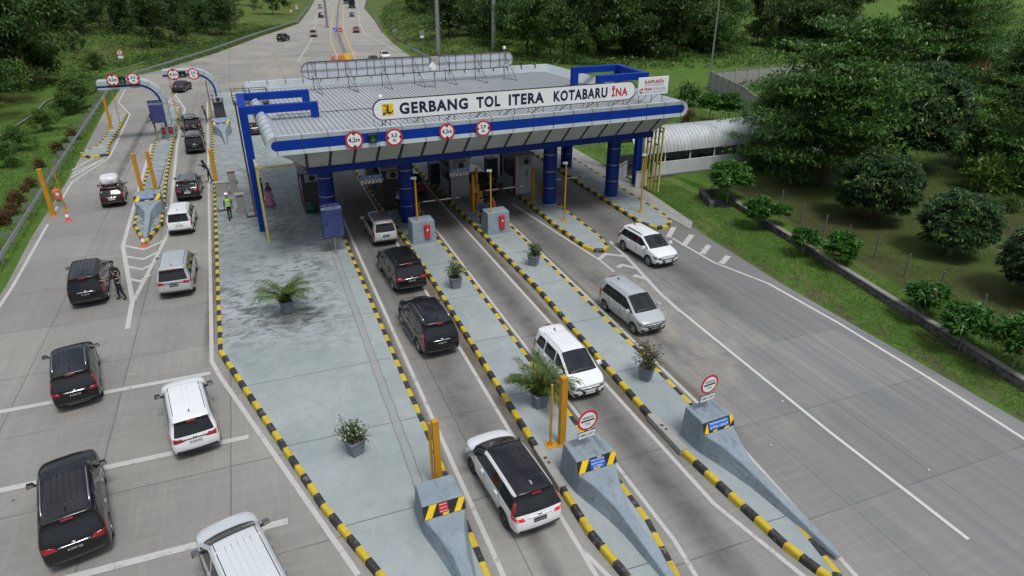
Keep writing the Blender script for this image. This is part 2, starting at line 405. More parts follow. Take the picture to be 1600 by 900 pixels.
# ---- painted lines
def line_material(name, col, wear):
    n = N(name); p = n.pos(); f = n.noise(p, 2.4, 6, .7); g_ = n.noise(p, 14, 4, .7)
    c = n.mix(n.ramp(f, .35, .7, .75, 1), (.30, .29, .26), col)
    c = n.mix(n.ramp(n.math('ADD', f, n.math('MULTIPLY', g_, .5)), wear, wear+.12, 0, .8), c, (.24, .225, .20))
    n.set(col=c, rough=.7, spec=.3); return n.m
M_LINE = line_material("road_line_white", (.47, .47, .45), .80)
M_LINEB = line_material("road_line_bright", (.56, .56, .54), .88)
M_LINEY = line_material("road_line_yellow", (.56, .36, .10), .88)
_zs = [0]
def strip(mb, pts, w, z=None, mi=0):
    if z is None: _zs[0] += 1; z = .005+.0004*(_zs[0] % 24)
    pts = [Vector((p[0], p[1], 0)) for p in pts]; L = []; Rr = []
    for i, p in enumerate(pts):
        a = (p-pts[i-1]).normalized() if i else None
        b = (pts[i+1]-p).normalized() if i < len(pts)-1 else None
        d = (a+b).normalized() if a and b else (a or b)
        nrm = Vector((-d.y, d.x, 0)); k = 1/max(.5, nrm.dot(Vector((-(a or b).y, (a or b).x, 0))))
        L.append(p+nrm*w/2*k); Rr.append(p-nrm*w/2*k)
    for i in range(len(pts)-1):
        mb.poly([(Rr[i].x, Rr[i].y), (Rr[i+1].x, Rr[i+1].y), (L[i+1].x, L[i+1].y), (L[i].x, L[i].y)], z, mi)
gp = lambda *q: [g(*p)[:2] for p in q]
mb = MB()
# left carriageway edge, gores, plaza stripes
strip(mb, [(-13.05, 8)]+gp((19, 449), (75, 350)), .17); strip(mb, gp((85, 331), (112, 285), (170, 247), (181, 226), (203, 179), (185, 160), (200, 132)), .17)
for a in ([(112, 266), (146, 247)], [(112, 272), (158, 250)], [(110, 278), (163, 248)]): strip(mb, gp(*a), .17)
for a in ([(186, 166), (176, 166)], [(190, 170), (178, 171)], [(195, 175), (180, 175)]): strip(mb, gp(*a), .17)
strip(mb, gp((237, 225), (192, 385), (207, 470), (199, 514)), .22)
strip(mb, gp((277, 225), (263, 365), (209, 470)), .2)
for a in ([(193, 384), (226, 390), (259, 375)], [(196, 401), (225, 405), (250, 392)], [(199, 417), (222, 421), (243, 411)], [(203, 436), (220, 440), (234, 429)]): strip(mb, gp(*a), .22)
strip(mb, gp((252, 172), (259, 163), (275, 149), (277, 143)), .2); strip(mb, gp((275, 150), (289, 170), (277, 225)), .2)
for a in ([(262, 158), (274, 164)], [(268, 154), (280, 160)]): strip(mb, gp(*a), .2)
strip(mb, gp((324, 160), (329, 450), (331, 565), (345, 590), (560, 899)), .17)
for Y, x0, x1 in ((25.72, -14.2+.9, -3.35), (20.83, -13.2, -1.98), (16.2, -13.2, -.98), (11.6, -13.2, .2)): strip(mb, [(x0, Y), (x1, Y)], .26)
# booth lanes
strip(mb, [(4.38, 8), (4.38, 52)], .15); strip(mb, [(6.75, 9), (6.85, 52)], .14)
strip(mb, [(7.55, 9.0), (6.8, 12.0)], .14)
strip(mb, [(9.45, 11.4), (9.6, 36), (9.55, 55)], .14); strip(mb, [(9.45, 11.4), (9.05, 8)], .14)
strip(mb, [(11.35, 55), (11.42, 12.2), (12.2, 8.2)], .15)
strip(mb, [(14.5, 50), (14.4, 36), (14.2, 22), (14.05, 15), (13.35, 8.2)], .14)
strip(mb, gp((800, 318), (875, 367), (935, 405), (960, 425)), .15)
strip(mb, gp((953, 377), (987, 410), (1030, 457), (1063, 487)), .2)
for a in ([(936, 405), (946, 397), (980, 401)], [(965, 418), (972, 414), (993, 419)], [(991, 433), (994, 431), (1010, 436)]): strip(mb, gp(*a), .26)
strip(mb, gp((1050, 372), (1115, 410), (1200, 443)), .17)
for a in ([(1044, 371), (1053, 355)], [(1068, 384), (1081, 367)], [(1097, 397), (1108, 383)], [(1127, 412), (1138, 400)]): strip(mb, gp(*a), .33)
marks = mb.build("lane_marking", M_LINE, parent=road)
mb = MB(); strip(mb, gp((1200, 443), (1310, 505), (1450, 590), (1600, 686)), .15); strip(mb, [g(1600, 686)[:2], (23.3, 4)], .15)
strip(mb, gp((1064, 487), (1296, 675), (1410, 763), (1513, 843)), .14)
strip(mb, [(13.35, 8.2), (12.9, 4)], .15)
mb.build("lane_marking", M_LINEB, parent=road)
mb = MB()
strip(mb, [g(466, 95)[:2], g(487, 62)[:2], g(490, 45)[:2], g(505, 15)[:2], g(521, 0)[:2]], .2)
strip(mb, [g(640, 93)[:2], g(600, 68)[:2], g(571, 54)[:2], g(563, 40)[:2], g(559, 8)[:2], g(557, 0)[:2]], .22)
strip(mb, [g(400, 58)[:2], g(470, 44)[:2], g(490, 36)[:2], g(497, 20)[:2], g(508, 0)[:2]], .2)
for yy, xa, xb in ((86, 545, 636), (69, 540, 602), (54, 540, 588), (42, 537, 580), (30, 536, 577), (19, 535, 573)):
    strip(mb, [g(xa, yy)[:2], g(xb, yy-.8)[:2]], .5)
mb.build("lane_marking", M_LINE, parent=road)
mb = MB()
strip(mb, [g(529, 92)[:2], g(518, 68)[:2], g(516, 50)[:2], g(521, 15)[:2], g(527, 0)[:2]], .24)
strip(mb, [g(556, 94)[:2], g(546, 70)[:2], g(536, 45)[:2], g(537, 10)[:2], g(540, 0)[:2]], .24)
mb.build("lane_marking", M_LINEY, parent=road)

# ---- kerbed islands
def kerb_mat(name, col):
    n = N(name); p = n.pos(); f = n.noise(p, 2.2, 6, .7); k = n.noise(p, 13, 5, .75)
    c = n.mix(n.ramp(f, .3, .7), tuple(v*.78 for v in col), col)
    c = n.mix(n.ramp(k, .52, .70, 0, .65), c, (.15, .14, .12)); c = n.mix(n.ramp(n.noise(p, 4, 6, .7), .56, .66, 0, .6), c, (.25, .235, .2)); c = n.mix(n.ramp(n.noise(n.scl(p, (6, .7, 6)), 1.2, 5, .7), .58, .70, 0, .7), c, (.045, .044, .042))
    n.set(col=c, rough=.6, spec=.4); n.bump(k, .005, .4); return n.m
M_KY, M_KB = kerb_mat("kerb_yellow_paint", (.60, .44, .022)), kerb_mat("kerb_black_paint", (.030, .030, .031))
M_KY2 = kerb_mat("kerb_faded_yellow", (.46, .40, .16))
def resample(poly, step):
    out = []
    for (a, b) in zip(poly, poly[1:]+poly[:1]):
        a = Vector(a); b = Vector(b); n = max(1, round((b-a).length/step))
        for i in range(n): out.append(a+(b-a)*i/n)
    return out
def offset(poly, d):
    """closed counter-clockwise outline moved inwards by d"""
    n = len(poly); out = []
    for i in range(n):
        a = (poly[i]-poly[i-1]).normalized(); b = (poly[(i+1) % n]-poly[i]).normalized()
        na = Vector((-a.y, a.x)); nb = Vector((-b.y, b.x)); m = (na+nb)
        m = m/max(.4, m.length_squared)*2 if m.length else na
        out.append(poly[i]+m*d)
    return out
def island(name, outline, step=.56, faded=False, cut=None, w=.22):
    P = resample([tuple(p) for p in outline], step); n = len(P)
    if sum(P[i].x*P[(i+1) % n].y-P[(i+1) % n].x*P[i].y for i in range(n)) < 0: P.reverse()
    Q = [Vector(p) for p in outline]
    if sum(Q[i].x*Q[(i+1) % len(Q)].y-Q[(i+1) % len(Q)].x*Q[i].y for i in range(len(Q))) < 0: Q.reverse()
    top = offset(Q, w-.01)
    mb = MB(); mb.poly([(p.x, p.y) for p in top], .185)
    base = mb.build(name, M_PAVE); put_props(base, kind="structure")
    prof = [(0, -.02), (.012, .15), (.045, .2), (w-.02, .2), (w, .17)]
    rings = [offset(P, d) for d, _ in prof]
    kb = MB()
    for i in range(n):
        j = (i+1) % n
        if cut and cut(P[i]): continue
        vs_ = [Vector((rings[k][i].x, rings[k][i].y, prof[k][1])) for k in range(5)]+[Vector((rings[k][j].x, rings[k][j].y, prof[k][1])) for k in range(5)]
        kb.add(vs_, [(k, 5+k, 6+k, k+1) for k in range(4)]+[(0, 1, 2, 3, 4), (9, 8, 7, 6, 5)], i % 2)
    kb.build("kerb", [M_KY2 if faded else M_KY, M_KB], parent=base)
    return base
island("pavement", [(4.05, 3.0), (4.05, 60), (4.0, 90), (1.2, 100), (-3.6, 97), (-4.95, 90.5), (-4.1, 66.8), (-3.26, 34), (-3.06, 27.15), (-1.66, 22.13), (-.01, 16.29), (1.09, 13.2), (3.3, 6.0)])
island("traffic_island", [(7.15, 12.4), (7.15, 17), (7.3, 30.5), (7.2, 40), (6.8, 56), (7.8, 58), (9.0, 57), (9.3, 40), (9.4, 30), (9.2, 17), (9.15, 12.2), (8.75, 9.6), (8.35, 8.1), (8.0, 8.1), (7.45, 10.0)])
island("traffic_island", [(11.72, 15), (11.85, 20), (12.1, 28), (11.8, 45), (11.6, 56), (12.8, 58), (14.6, 57), (14.3, 40), (14.1, 29), (13.9, 20), (13.7, 15), (13.25, 10.5), (12.95, 8.6), (12.5, 8.45), (12.15, 10)])
island("traffic_island", [(16.9, 32.3), (16.75, 36), (16.9, 43), (16.2, 51), (16.0, 58), (18.4, 59), (18.9, 50), (18.85, 41), (18.7, 33.2), (18.35, 31.6), (17.8, 31.15), (17.2, 31.4)])
island("traffic_island", [(22.12, 34.4), (22.2, 39), (22.45, 48), (22.7, 62), (25.6, 62), (25.3, 52), (24.9, 44), (24.6, 35.4), (24.3, 34.0), (23.5, 33.2), (22.65, 33.25)])
island("traffic_island", [(-15.0, 86), (-13.2, 85.7), (-12.9, 70.2), (-12.5, 66.4), (-13.9, 65.9), (-14.75, 66.7), (-14.95, 67.7), (-14.0, 70.3), (-13.9, 74), (-14.3, 80)], step=.6, faded=False)
island("traffic_island", [(-7.9, 87.2), (-7.42, 68), (-7.1, 57), (-6.6, 46.5), (-6.55, 45.6), (-7.22, 42.2), (-7.45, 42.1), (-8.37, 45.8), (-8.54, 49.2), (-9.14, 68.8), (-9.35, 88), (-8.6, 90)], step=.6)
# the side path along the right-hand island
mb = MB(); mb.poly([(24.7, 32.5), (25.6, 33.6), (26.2, 39), (26.6, 45), (27.5, 70), (25.2, 70), (25.0, 52), (24.7, 44), (24.55, 36)], .03)
path = mb.build("path", simple("path_concrete", (.27, .265, .25), .85, var=.15, dirt=.5)); put_props(path, kind="structure")
# shoulder: bare gritty concrete outside the right edge line
mb = MB()
for k in range(24):
    Y = 4+k*1.25; a = random.uniform(.05, .4)
mb = None
# ================================================================== THE TOLL CANOPY
M_CLAD = simple("silver_cladding", (.46, .515, .54), .42, .15, var=.08, scale=.8, dirt=.35)
M_BLUE = simple("blue_cladding", (.003, .034, .27), .55, var=.12, scale=.7, dirt=.05, spec=.15)
M_BLUED = simple("dark_blue_cladding", (.004, .018, .16), .55, var=.12, scale=.9, dirt=.08, spec=.2)
M_SOFFIT = simple("stained_soffit_panel", (.40, .42, .40), .6, var=.12, scale=.9, dirt=.55, dirtcol=(.12, .115, .085))
M_SEAM = simple("dark_seam", (.035, .038, .042), .7)
M_ROOF = simple("ribbed_roof_sheet", (.37, .39, .405), .5, .15, var=.10, scale=.5, dirt=.45, dirtcol=(.15, .13, .11))
M_COLB = simple("blue_column_sheet", (.006, .026, .19), .4, .0, var=.12, scale=1.2, dirt=.12, spec=.3)
M_STEEL = simple("galvanised_steel", (.42, .43, .44), .42, .8, var=.12, scale=3, dirt=.25)
M_RUST = simple("rusty_steel", (.10, .055, .04), .8, .2, var=.3, scale=5)
M_WHITE = simple("white_sign_face", (.76, .77, .77), .45, var=.04, scale=2, dirt=.06)
M_BLACK = simple("black_paint", (.018, .018, .02), .5)
M_RED = simple("red_paint", (.48, .02, .03), .45, var=.1)
M_YEL = simple("post_yellow_paint", (.50, .245, .012), .45, var=.12, scale=2.5, dirt=.2)
M_PALEY = simple("pale_yellow_steel", (.52, .46, .16), .55, var=.15, scale=2, dirt=.35)
M_CONC = simple("grey_blue_concrete", (.225, .275, .315), .7, var=.16, scale=1.6, dirt=.6, bump=.3, dirtcol=(.11, .11, .11))
M_RAWC = simple("raw_concrete", (.30, .295, .275), .85, var=.16, scale=1.3, dirt=.5, bump=.3)
M_DKGREY = simple("dark_grey_metal", (.06, .062, .066), .5, .2)
M_GLASSD = simple("dark_glass", (.012, .014, .017), .06, spec=.6)
M_OLIVE = simple("signal_housing", (.02, .022, .022), .6)
M_GREEN = emit("green_arrow_lamp", (.01, .30, .05), 0.25)
M_NAVY = simple("navy_sign_face", (.012, .018, .13), .4, var=.1)
M_SKYB = simple("bright_blue_sign_face", (.02, .20, .50), .42)
M_LOGOY = simple("logo_yellow", (.78, .50, .015), .45)
M_ORANGE = simple("orange_plastic", (.58, .15, .07), .5, var=.15, dirt=.3)

canopy = empty("toll_canopy", (.30, 34.45, 0), R(2.4), "wide silver and blue toll plaza canopy on blue columns with a ribbed metal roof", "canopy")
CW, CD = 25.3, 19.2; Z0, Z1 = 6.50, 7.46; RR = (Z1-Z0)/2; ZM = (Z0+Z1)/2
# rounded ends + front and back edge
mb = MB()
def half(x, s, y0, y1):
    a = []
    for k in range(13):
        t = math.pi*k/12
        a.append((x+s*RR*math.sin(t), ZM+RR*math.cos(t)))
    n = len(a)
    vs_ = [Vector((p[0], y0, p[1])) for p in a]+[Vector((p[0], y1, p[1])) for p in a]
    fs = [(i, i+1, n+i+1, n+i) for i in range(n-1)]
    mb.add(vs_, fs)
half(RR, -1, .0, CD); half(CW-RR, 1, .0, CD)
# top of the edges: a broad sloping cap that falls to the roof inside
IN = .46; ZR = 6.88
for x0, x1 in ((RR, RR+IN), (CW-RR-IN, CW-RR)):
    s = x0 == RR
    o_, i_ = (x0, x1) if s else (x1, x0)
    mb.add([(o_, .0, Z1), (i_, IN, ZR), (i_, CD-IN, ZR), (o_, CD, Z1)], [(0, 1, 2, 3)])
mb.add([(RR, 0, Z1), (CW-RR, 0, Z1), (CW-RR, .34, Z1-.015), (RR, .34, Z1-.015), (RR+IN, IN, ZR), (CW-RR-IN, IN, ZR)], [(0, 1, 2, 3), (3, 2, 5, 4)])
mb.add([(RR, CD, Z1), (CW-RR, CD, Z1), (CW-RR, CD-.34, Z1-.015), (RR, CD-.34, Z1-.015), (RR+IN, CD-IN, ZR), (CW-RR-IN, CD-IN, ZR)], [(0, 3, 2, 1), (3, 4, 5, 2)])
# flat stadium border round the blue band, front and back
def stadium(r, x0, x1, n=12):
    return [(x0-r*math.sin(math.pi*k/n), ZM+r*math.cos(math.pi*k/n)) for k in range(n+1)]+[(x1+r*math.sin(math.pi*k/n), ZM-r*math.cos(math.pi*k/n)) for k in range(n+1)]
A = stadium(RR, RR, CW-RR); B = stadium(.255, RR, CW-RR)
for yy in (0.0, CD):
    n = len(A); mb.add([(x, yy, z) for x, z in A]+[(x, yy+(.03 if yy == 0 else -.03), z) for x, z in B], [(i, (i+1) % n, n+(i+1) % n, n+i) for i in range(n)])
# panel joints of the edge, the band and the soffit
NP = 19; px_ = (CW-2*RR)/NP
for k in range(NP+1):
    x = RR+px_*k
    mb.box((x, -.004, ZM), (.022, .012, 2*RR), 1); mb.box((x, .17, Z1+.0), (.022, .34, .012), 1); mb.box((x, CD-.25, Z1-.1), (.022, .5, .3), 1)
for k in range(1, 16):
    y = k*CD/16
    for x, s in ((RR, -1), (CW-RR, 1)):
        pts = [(x+s*(RR+.003)*math.sin(math.pi*q/10), y, ZM+(RR+.003)*math.cos(math.pi*q/10)) for q in range(11)]
        mb.tube(pts, .012, 4, 1)
mb.build("edge_cladding", [M_CLAD, M_SEAM], parent=canopy, smooth=True, auto=35)
for yy in (.03, CD-.03):
    mb = MB(); mb.add([(x, yy, z) for x, z in B], [tuple(range(len(B)))]); mb.build("blue_band", M_BLUE, parent=canopy)
# inverted-pyramid soffit and the dark blue lower band
ZB, ZS = 5.05, 5.42; SX0, SX1, SY0, SY1 = 1.95, CW-1.55, 1.25, CD-1.25
top = [(RR+.1, .16), (CW-RR-.1, .16), (CW-RR-.1, CD-.16), (RR+.1, CD-.16)]; bot = [(SX0, SY0), (SX1, SY0), (SX1, SY1), (SX0, SY1)]
mb = MB()
for i in range(4):
    j = (i+1) % 4; mb.add([(*bot[i], ZS), (*bot[j], ZS), (*top[j], Z0+.004), (*top[i], Z0+.004)], [(0, 1, 2, 3)])
mb.poly([(SX0, SY1), (SX1, SY1), (SX1, SY0), (SX0, SY0)], ZB+.12)
sf = mb; mb = MB()
for i in range(4):
    j = (i+1) % 4; a, b = Vector((*bot[i], 0)), Vector((*bot[j], 0)); c = (a+b)/2
    mb.box((c.x, c.y, (ZB+ZS)/2), ((b-a).length+.02, .06, ZS-ZB), 0, math.atan2(b.y-a.y, b.x-a.x))
mb.build("lower_band", M_BLUED, parent=canopy)
mb = sf
for k in range(1, NP):
    xt = top[0][0]+(top[1][0]-top[0][0])*k/NP; xb = SX0+(SX1-SX0)*(k-.35)/(NP-.7)
    xb = min(max(xt-.02, SX0), SX1)
    for (yt, yb, s) in ((.16, SY0, -1),):
        mb.hexa([(xt-.075, yt-.012, Z0-.0), (xt+.075, yt-.012, Z0-.0), (xt+.075, yt+.02, Z0), (xt-.075, yt+.02, Z0)][::1],
                [(xb-.075, yb-.02, ZS), (xb+.075, yb-.02, ZS), (xb+.075, yb+.02, ZS), (xb-.075, yb+.02, ZS)], 1)
    mb.box((xb, SY0-.034, (ZB+ZS)/2), (.018, .012, ZS-ZB), 1)
mb.build("soffit", [M_SOFFIT, M_SEAM], parent=canopy)
# ribbed roof sheet
mb = MB()
x = RR+IN-.05; xe = CW-RR-IN+.05; prof = []
while x < xe:
    prof += [(x, 0), (x+.20, 0), (x+.225, .045), (x+.27, .045)]; x += .295
prof = [(px, z) for px, z in prof if px <= xe]
vs_ = []; NYR = 2
for y, dz in ((IN-.03, 0), (CD-IN+.03, .0)):
    vs_ += [(px, y, ZR-.02+z+dz) for px, z in prof]
n = len(prof); mb.add(vs_, [(i, i+1, n+i+1, n+i) for i in range(n-1)], [1 if i % 4 in (1, 3) else 0 for i in range(n-1)])
roof = mb.build("roof", [M_ROOF, simple("roof_rib_shade_dirt", (.20, .21, .22), .7)], parent=canopy)  # rib flanks in darker grey: shade and dirt lines painted in
mb = MB()
for yy in (8.2,):
    pts = [(RR+IN+.3+k*.55, yy+.03*math.sin(k), ZR+.05+.02*(k % 2)) for k in range(43)]
    mb.tube(pts, .022, 5)
for k in range(20): mb.box((RR+IN+.6+k*1.12, 8.2, ZR+.03), (.07, .05, .1))
mb.build("lightning_cable", M_DKGREY, parent=roof)
# columns: front row on the pavement and islands A, C, D; back row on all
cl = canopy.matrix_basis if False else (Matrix.Translation((.30, 34.45, 0)) @ Matrix.Rotation(R(2.4), 4, 'Z'))
ci = cl.inverted()
for X, Y, full in ((3.35, 39.8, 1), (8.2, 39.7, 1), (18.15, 39.9, 1), (22.95, 39.8, 1), (3.35, 47.9, 1), (8.1, 47.7, 1), (13.3, 47.7, 1), (17.9, 47.8, 1), (23.2, 47.8, 1)):
    p = ci @ Vector((X, Y, 0))
    mb = MB(); r = .47
    prof = [(.52, .18), (.52, .27), (r, .29)]; mats = [2, 2, 0]
    z = .29
    for q in range(4):
        z2 = z+1.15; prof += [(r, z2-.03), (r+.008, z2-.028), (r+.008, z2+.012), (r, z2+.014)]; mats += [0, 1, 1, 0]; z = z2
    prof += [(r, ZB+.13)]; mats += [0]
    mb.lathe(prof, 28, mats, Matrix.Translation((p.x, p.y, 0)))
    mb.build("column", [M_COLB, M_STEEL, M_CONC], parent=canopy, smooth=True, auto=40)
# blue portal frames left and right, with yellow slatted screens
def frame(pts, w, y):
    mb = MB()
    for a, b in zip(pts, pts[1:]):
        a = Vector((a[0], y, a[1])); b = Vector((b[0], y, b[1])); d = b-a
        if abs(d.x) > abs(d.z): mb.box((a+b)/2, (abs(d.x)+w-.004, w-.006, w))
        else: mb.box((a+b)/2, (w, w, abs(d.z)-w-.0), 0)
    return mb
def wl(X, Y): p = ci @ Vector((X, Y, 0)); return p
for (X, Y, xr, zt, zr) in ((-.58, 41.6, 3.42, 7.55, 7.1), (-.68, 46.2, 3.35, 7.55, 7.1)):
    p = wl(X, Y); q = wl(xr, Y+.12)
    mb = MB(); w = .44
    mb.box((p.x, p.y, (zt-w/2+.18)/2), (w, w, zt-w/2-.18)); mb.box(((p.x+q.x)/2, p.y, zt), (q.x-p.x+w, w-.006, w))
    mb.box((q.x, p.y, (zt-w/2+ZR-.05)/2), (w, w, zt-w/2-ZR+.05))
    mb.build("portal_frame", M_BLUE, parent=canopy, bevel=.012)
mb = MB(); a = wl(-.58, 41.6); b = wl(-.68, 46.2); mb.box(((a.x+b.x)/2, (a.y+b.y)/2, 7.55), (.43, (b-a).length-.45, .42), 0, math.atan2(-(b.x-a.x), b.y-a.y))
mb.build("portal_frame", M_BLUE, parent=canopy)
for (X, Y, xl, zt) in ((26.4, 42.2, 22.75, 8.02), (26.75, 46.6, 22.95, 8.02)):
    p = wl(X, Y); q = wl(xl, Y-.14); mb = MB(); w = .46
    mb.box((p.x, p.y, (zt-w/2)/2), (w, w, zt-w/2)); mb.box(((p.x+q.x)/2, p.y, zt), (p.x-q.x+w, w-.006, w)); mb.box((q.x, p.y, (zt-w/2+ZR-.05)/2), (w, w, zt-w/2-ZR+.05))
    mb.build("portal_frame", M_BLUE, parent=canopy, bevel=.012)
mb = MB(); a = wl(26.4, 42.2); b = wl(26.75, 46.6); mb.box(((a.x+b.x)/2, (a.y+b.y)/2, 8.02), (.45, (b-a).length-.47, .44), 0, math.atan2(-(b.x-a.x), b.y-a.y))
mb.build("portal_frame", M_BLUE, parent=canopy)
def slat_screen(x, y0, y1, z1, beam_to=None):
    mb = MB(); n = 6
    for k in range(n):
        y = y0+(y1-y0)*k/(n-1); mb.box((x, y, z1/2+.05), (.10, .13, z1-.1), 0)
    for z in (.9, 2.2, 3.5, 4.5):
        for k in range(n-1):
            if (k+int(z)) % 2 == 0: mb.box((x, y0+(y1-y0)*(k+.5)/(n-1), z), (.06, (y1-y0)/(n-1)-.13, .09), 1)
    mb.box((x, (y0+y1)/2, z1+.04), (.12, y1-y0+.2, .09))
    if beam_to: mb.box(((x+beam_to)/2, y0, z1-.06), (abs(beam_to-x), .12, .10))
    mb.build("slat_screen", [M_PALEY, M_DKGREY], parent=canopy)
p = wl(-.36, 39.5); slat_screen(p.x, p.y, p.y+1.5, 4.72, 1.9)
p = wl(26.75, 39.65); slat_screen(p.x, p.y, p.y+2.2, 4.75)
# ---- rusty inspection ladder and walkway on the left of the canopy
lad = empty("access_ladder", (-1.05, 47.2, 0), R(2.4), "rusty steel access ladder with a railed landing beside the left end of the canopy", "ladder")
mb = MB()
for y in (-.22, .22): mb.tube([(0, y-2.6, .18), (0, y-.6, 4.0), (0, y, 7.2)], .05, 6)
for k in range(22):
    t = k/22; mb.tube([(0, -.22-2.6+2.6*t, .3+6.8*t), (0, .22-2.6+2.6*t, .3+6.8*t)], .016, 4)
mb.build("ladder_rail", M_RUST, parent=lad)
mb = MB(); mb.box((1.0, .1, 6.98), (2.2, .9, .05))
for x in (-.1, 1.0, 2.05):
    for y in (-.35, .55): mb.tube([(x, y, 7), (x, y, 7.85)], .025, 5)
for z in (7.45, 7.85):
    for y in (-.35, .55): mb.tube([(-.1, y, z), (2.05, y, z)], .022, 5)
    mb.tube([(2.05, -.35, z), (2.05, .55, z)], .022, 5)
mb.build("railed_landing", M_RUST, parent=lad)

# ================================================================== SIGNS ON THE CANOPY
def crot(X, Y, Z): return cl @ Vector((X, Y, Z))
def height_sign(parent_loc, rz, r, txt, side, label, group, cat="sign", bs=.52):
    root = empty("height_limit_sign" if side == 0 else "width_limit_sign", parent_loc, rz, label, cat, group)
    M0 = Matrix.Rotation(R(90), 4, 'X')
    mb = MB(); mb.lathe([(r, -.03), (r, .0), (r*.985, .006), (.0, .006)], 40, 0, M0)
    mb.lathe([(.0, -.032), (r, -.03)], 40, 3, M0)
    mb.disc(r*.79, .012, 40, 1, M0)
    ar = r*.79
    if side == 0:
        tri = [[(-.24*r, ar*.97), (0, ar*.62), (.24*r, ar*.97), (0, ar*1.0)], [(-.24*r, -ar*.97), (0, -ar*1.0), (.24*r, -ar*.97), (0, -ar*.62)]]
    else:
        tri = [[(-ar*.97, .24*r), (-ar*1.0, 0), (-ar*.97, -.24*r), (-ar*.66, 0)], [(ar*.97, .24*r), (ar*.66, 0), (ar*.97, -.24*r), (ar*1.0, 0)]]
    for t in tri: mb.poly(t, .016, 2, M0)
    if side == 0: mb.text(txt+"m", r*.66, M0 @ Matrix.Translation((0, 0, .017)), 2, .028)
    else:
        mb.text(txt, r*.60, M0 @ Matrix.Translation((0, r*.2, .017)), 2, .028); mb.text("m", r*.55, M0 @ Matrix.Translation((0, -r*.32, .017)), 2, .028)
    mb.build("sign_face", [M_RED, M_WHITE, M_BLACK, M_STEEL], parent=root)
    mb = MB(); mb.cyl((-.3*r, .03, -.3*r), (-.3*r, .09, -.3*r), .04, n=8); mb.cyl((.3*r, .03, .3*r), (.3*r, .09, .3*r), .04, n=8); mb.box((0, .1, 0), (.1, .05, r*1.5))
    mb.build("bracket", M_STEEL, parent=root)
    return root
def lane_signal(loc, rz, s, label, group):
    root = empty("lane_signal", loc, rz, label, "traffic light", group)
    mb = MB(); mb.box((0, .09, 0), (s, .18, s)); mb.box((0, -.03, s/2+.01), (s+.04, .22, .025))
    mb.build("housing", M_OLIVE, parent=root, bevel=.008)
    M0 = Matrix.Translation((0, -.012, 0)) @ Matrix.Rotation(R(90), 4, 'X')
    mb = MB(); k = s*.8
    mb.poly([(-.07*k, .42*k), (-.07*k, -.05*k), (.07*k, -.05*k), (.07*k, .42*k)], 0, 0, M0)
    mb.poly([(-.30*k, .02*k), (-.30*k, -.12*k), (0, -.42*k), (0, -.22*k)], 0, 0, M0); mb.poly([(0, -.42*k), (.30*k, -.12*k), (.30*k, .02*k), (0, -.22*k)], 0, 0, M0)
    mb.build("green_arrow", M_GREEN, parent=root)
    return root
rz = R(2.4); GH = "clearance signs on the canopy edge"
def onband(px, py):
    """point of the canopy's front face seen at a pixel"""
    o = Vector((0, 0, CAMH)); d = _cm @ Vector(((px-800)/F, -(py-450)/F, -1)); nrm = Matrix.Rotation(rz, 3, 'Z') @ Vector((0, 1, 0)); q = Vector((.30, 34.45, 0))-nrm*.12
    t = (q-o).dot(nrm)/d.dot(nrm); return o+d*t
height_sign(onband(553.5, 219), rz, .46, "4,2", 0, "round red-rimmed sign reading 4,2m, leftmost on the blue canopy band", GH)
height_sign(onband(616, 214.5), rz, .46, "3,5", 1, "round red-rimmed sign reading 3,5 m right of the canopy's green arrow", GH)
height_sign(onband(698.5, 205.5), rz, .44, "4,2", 0, "round red-rimmed sign reading 4,2m below the word TOL of the canopy sign", GH)
height_sign(onband(755, 200.5), rz, .44, "2,9", 1, "round red-rimmed sign reading 2,9 m, rightmost on the blue canopy band", GH)
lane_signal(onband(583, 217), rz, .44, "square black signal with a green down arrow on the blue canopy band", "green arrow lane signals")

# main sign
sg = empty("gate_name_sign", crot(0, .95, 0), rz, "long white rounded sign reading GERBANG TOL ITERA KOTABARU above the canopy front", "sign")
SL0, SL1, SZ0, SZ1 = 5.62, 21.92, 7.62, 8.72; sr = (SZ1-SZ0)/2; szm = (SZ0+SZ1)/2
def stad(r, x0, x1, zc, n=14):
    return [(x0-r*math.sin(math.pi*k/n), zc+r*math.cos(math.pi*k/n)) for k in range(n+1)]+[(x1+r*math.sin(math.pi*k/n), zc-r*math.cos(math.pi*k/n)) for k in range(n+1)]
M0 = Matrix.Rotation(R(90), 4, 'X')
mb = MB(); o1 = stad(sr, SL0+sr, SL1-sr, szm); o2 = stad(sr-.045, SL0+sr, SL1-sr, szm)
mb.prism(o1, -.10, 0, 1, M0); mb.poly(o2, .006, 0, M0)
mb.build("panel", [M_WHITE, M_BLACK], parent=sg)
mb = MB(); 
def fit_text(mb, t, x0, x1, zc, h, mi, bold, M0=M0, zoff=.012, sp=1.0):
    v, f = text_mesh(t, 1.0, bold, sp); w = max(c.x for c in v)-min(c.x for c in v); hh = max(c.y for c in v)-min(c.y for c in v); mx_ = (max(c.x for c in v)+min(c.x for c in v))/2; my_ = (max(c.y for c in v)+min(c.y for c in v))/2
    sx, sy = (x1-x0)/w, h/hh
    mb.add([Vector(((c.x-mx_)*sx+(x0+x1)/2, (c.y-my_)*sy+zc, zoff)) for c in v], f, mi, M0)
for t, a, b in (("GERBANG", 7.05, 10.95), ("TOL", 11.45, 12.9), ("ITERA", 13.42, 15.66), ("KOTABARU", 16.28, 19.92)): mb = MB(); fit_text(mb, t, a, b, szm, .62, 0, .042, sp=1.16); mb.build("lettering", simple("sign_letter_navy", (.008, .010, .045), .5), parent=sg)
mb = MB(); fit_text(mb, "\u012aNA", 20.22, 21.36, szm+.03, .62, 1, .038, sp=1.15)
mb.build("lettering", [M_RED, M_RED], parent=sg)
mb = MB(); lx, lz, ls = 6.42, szm, .30
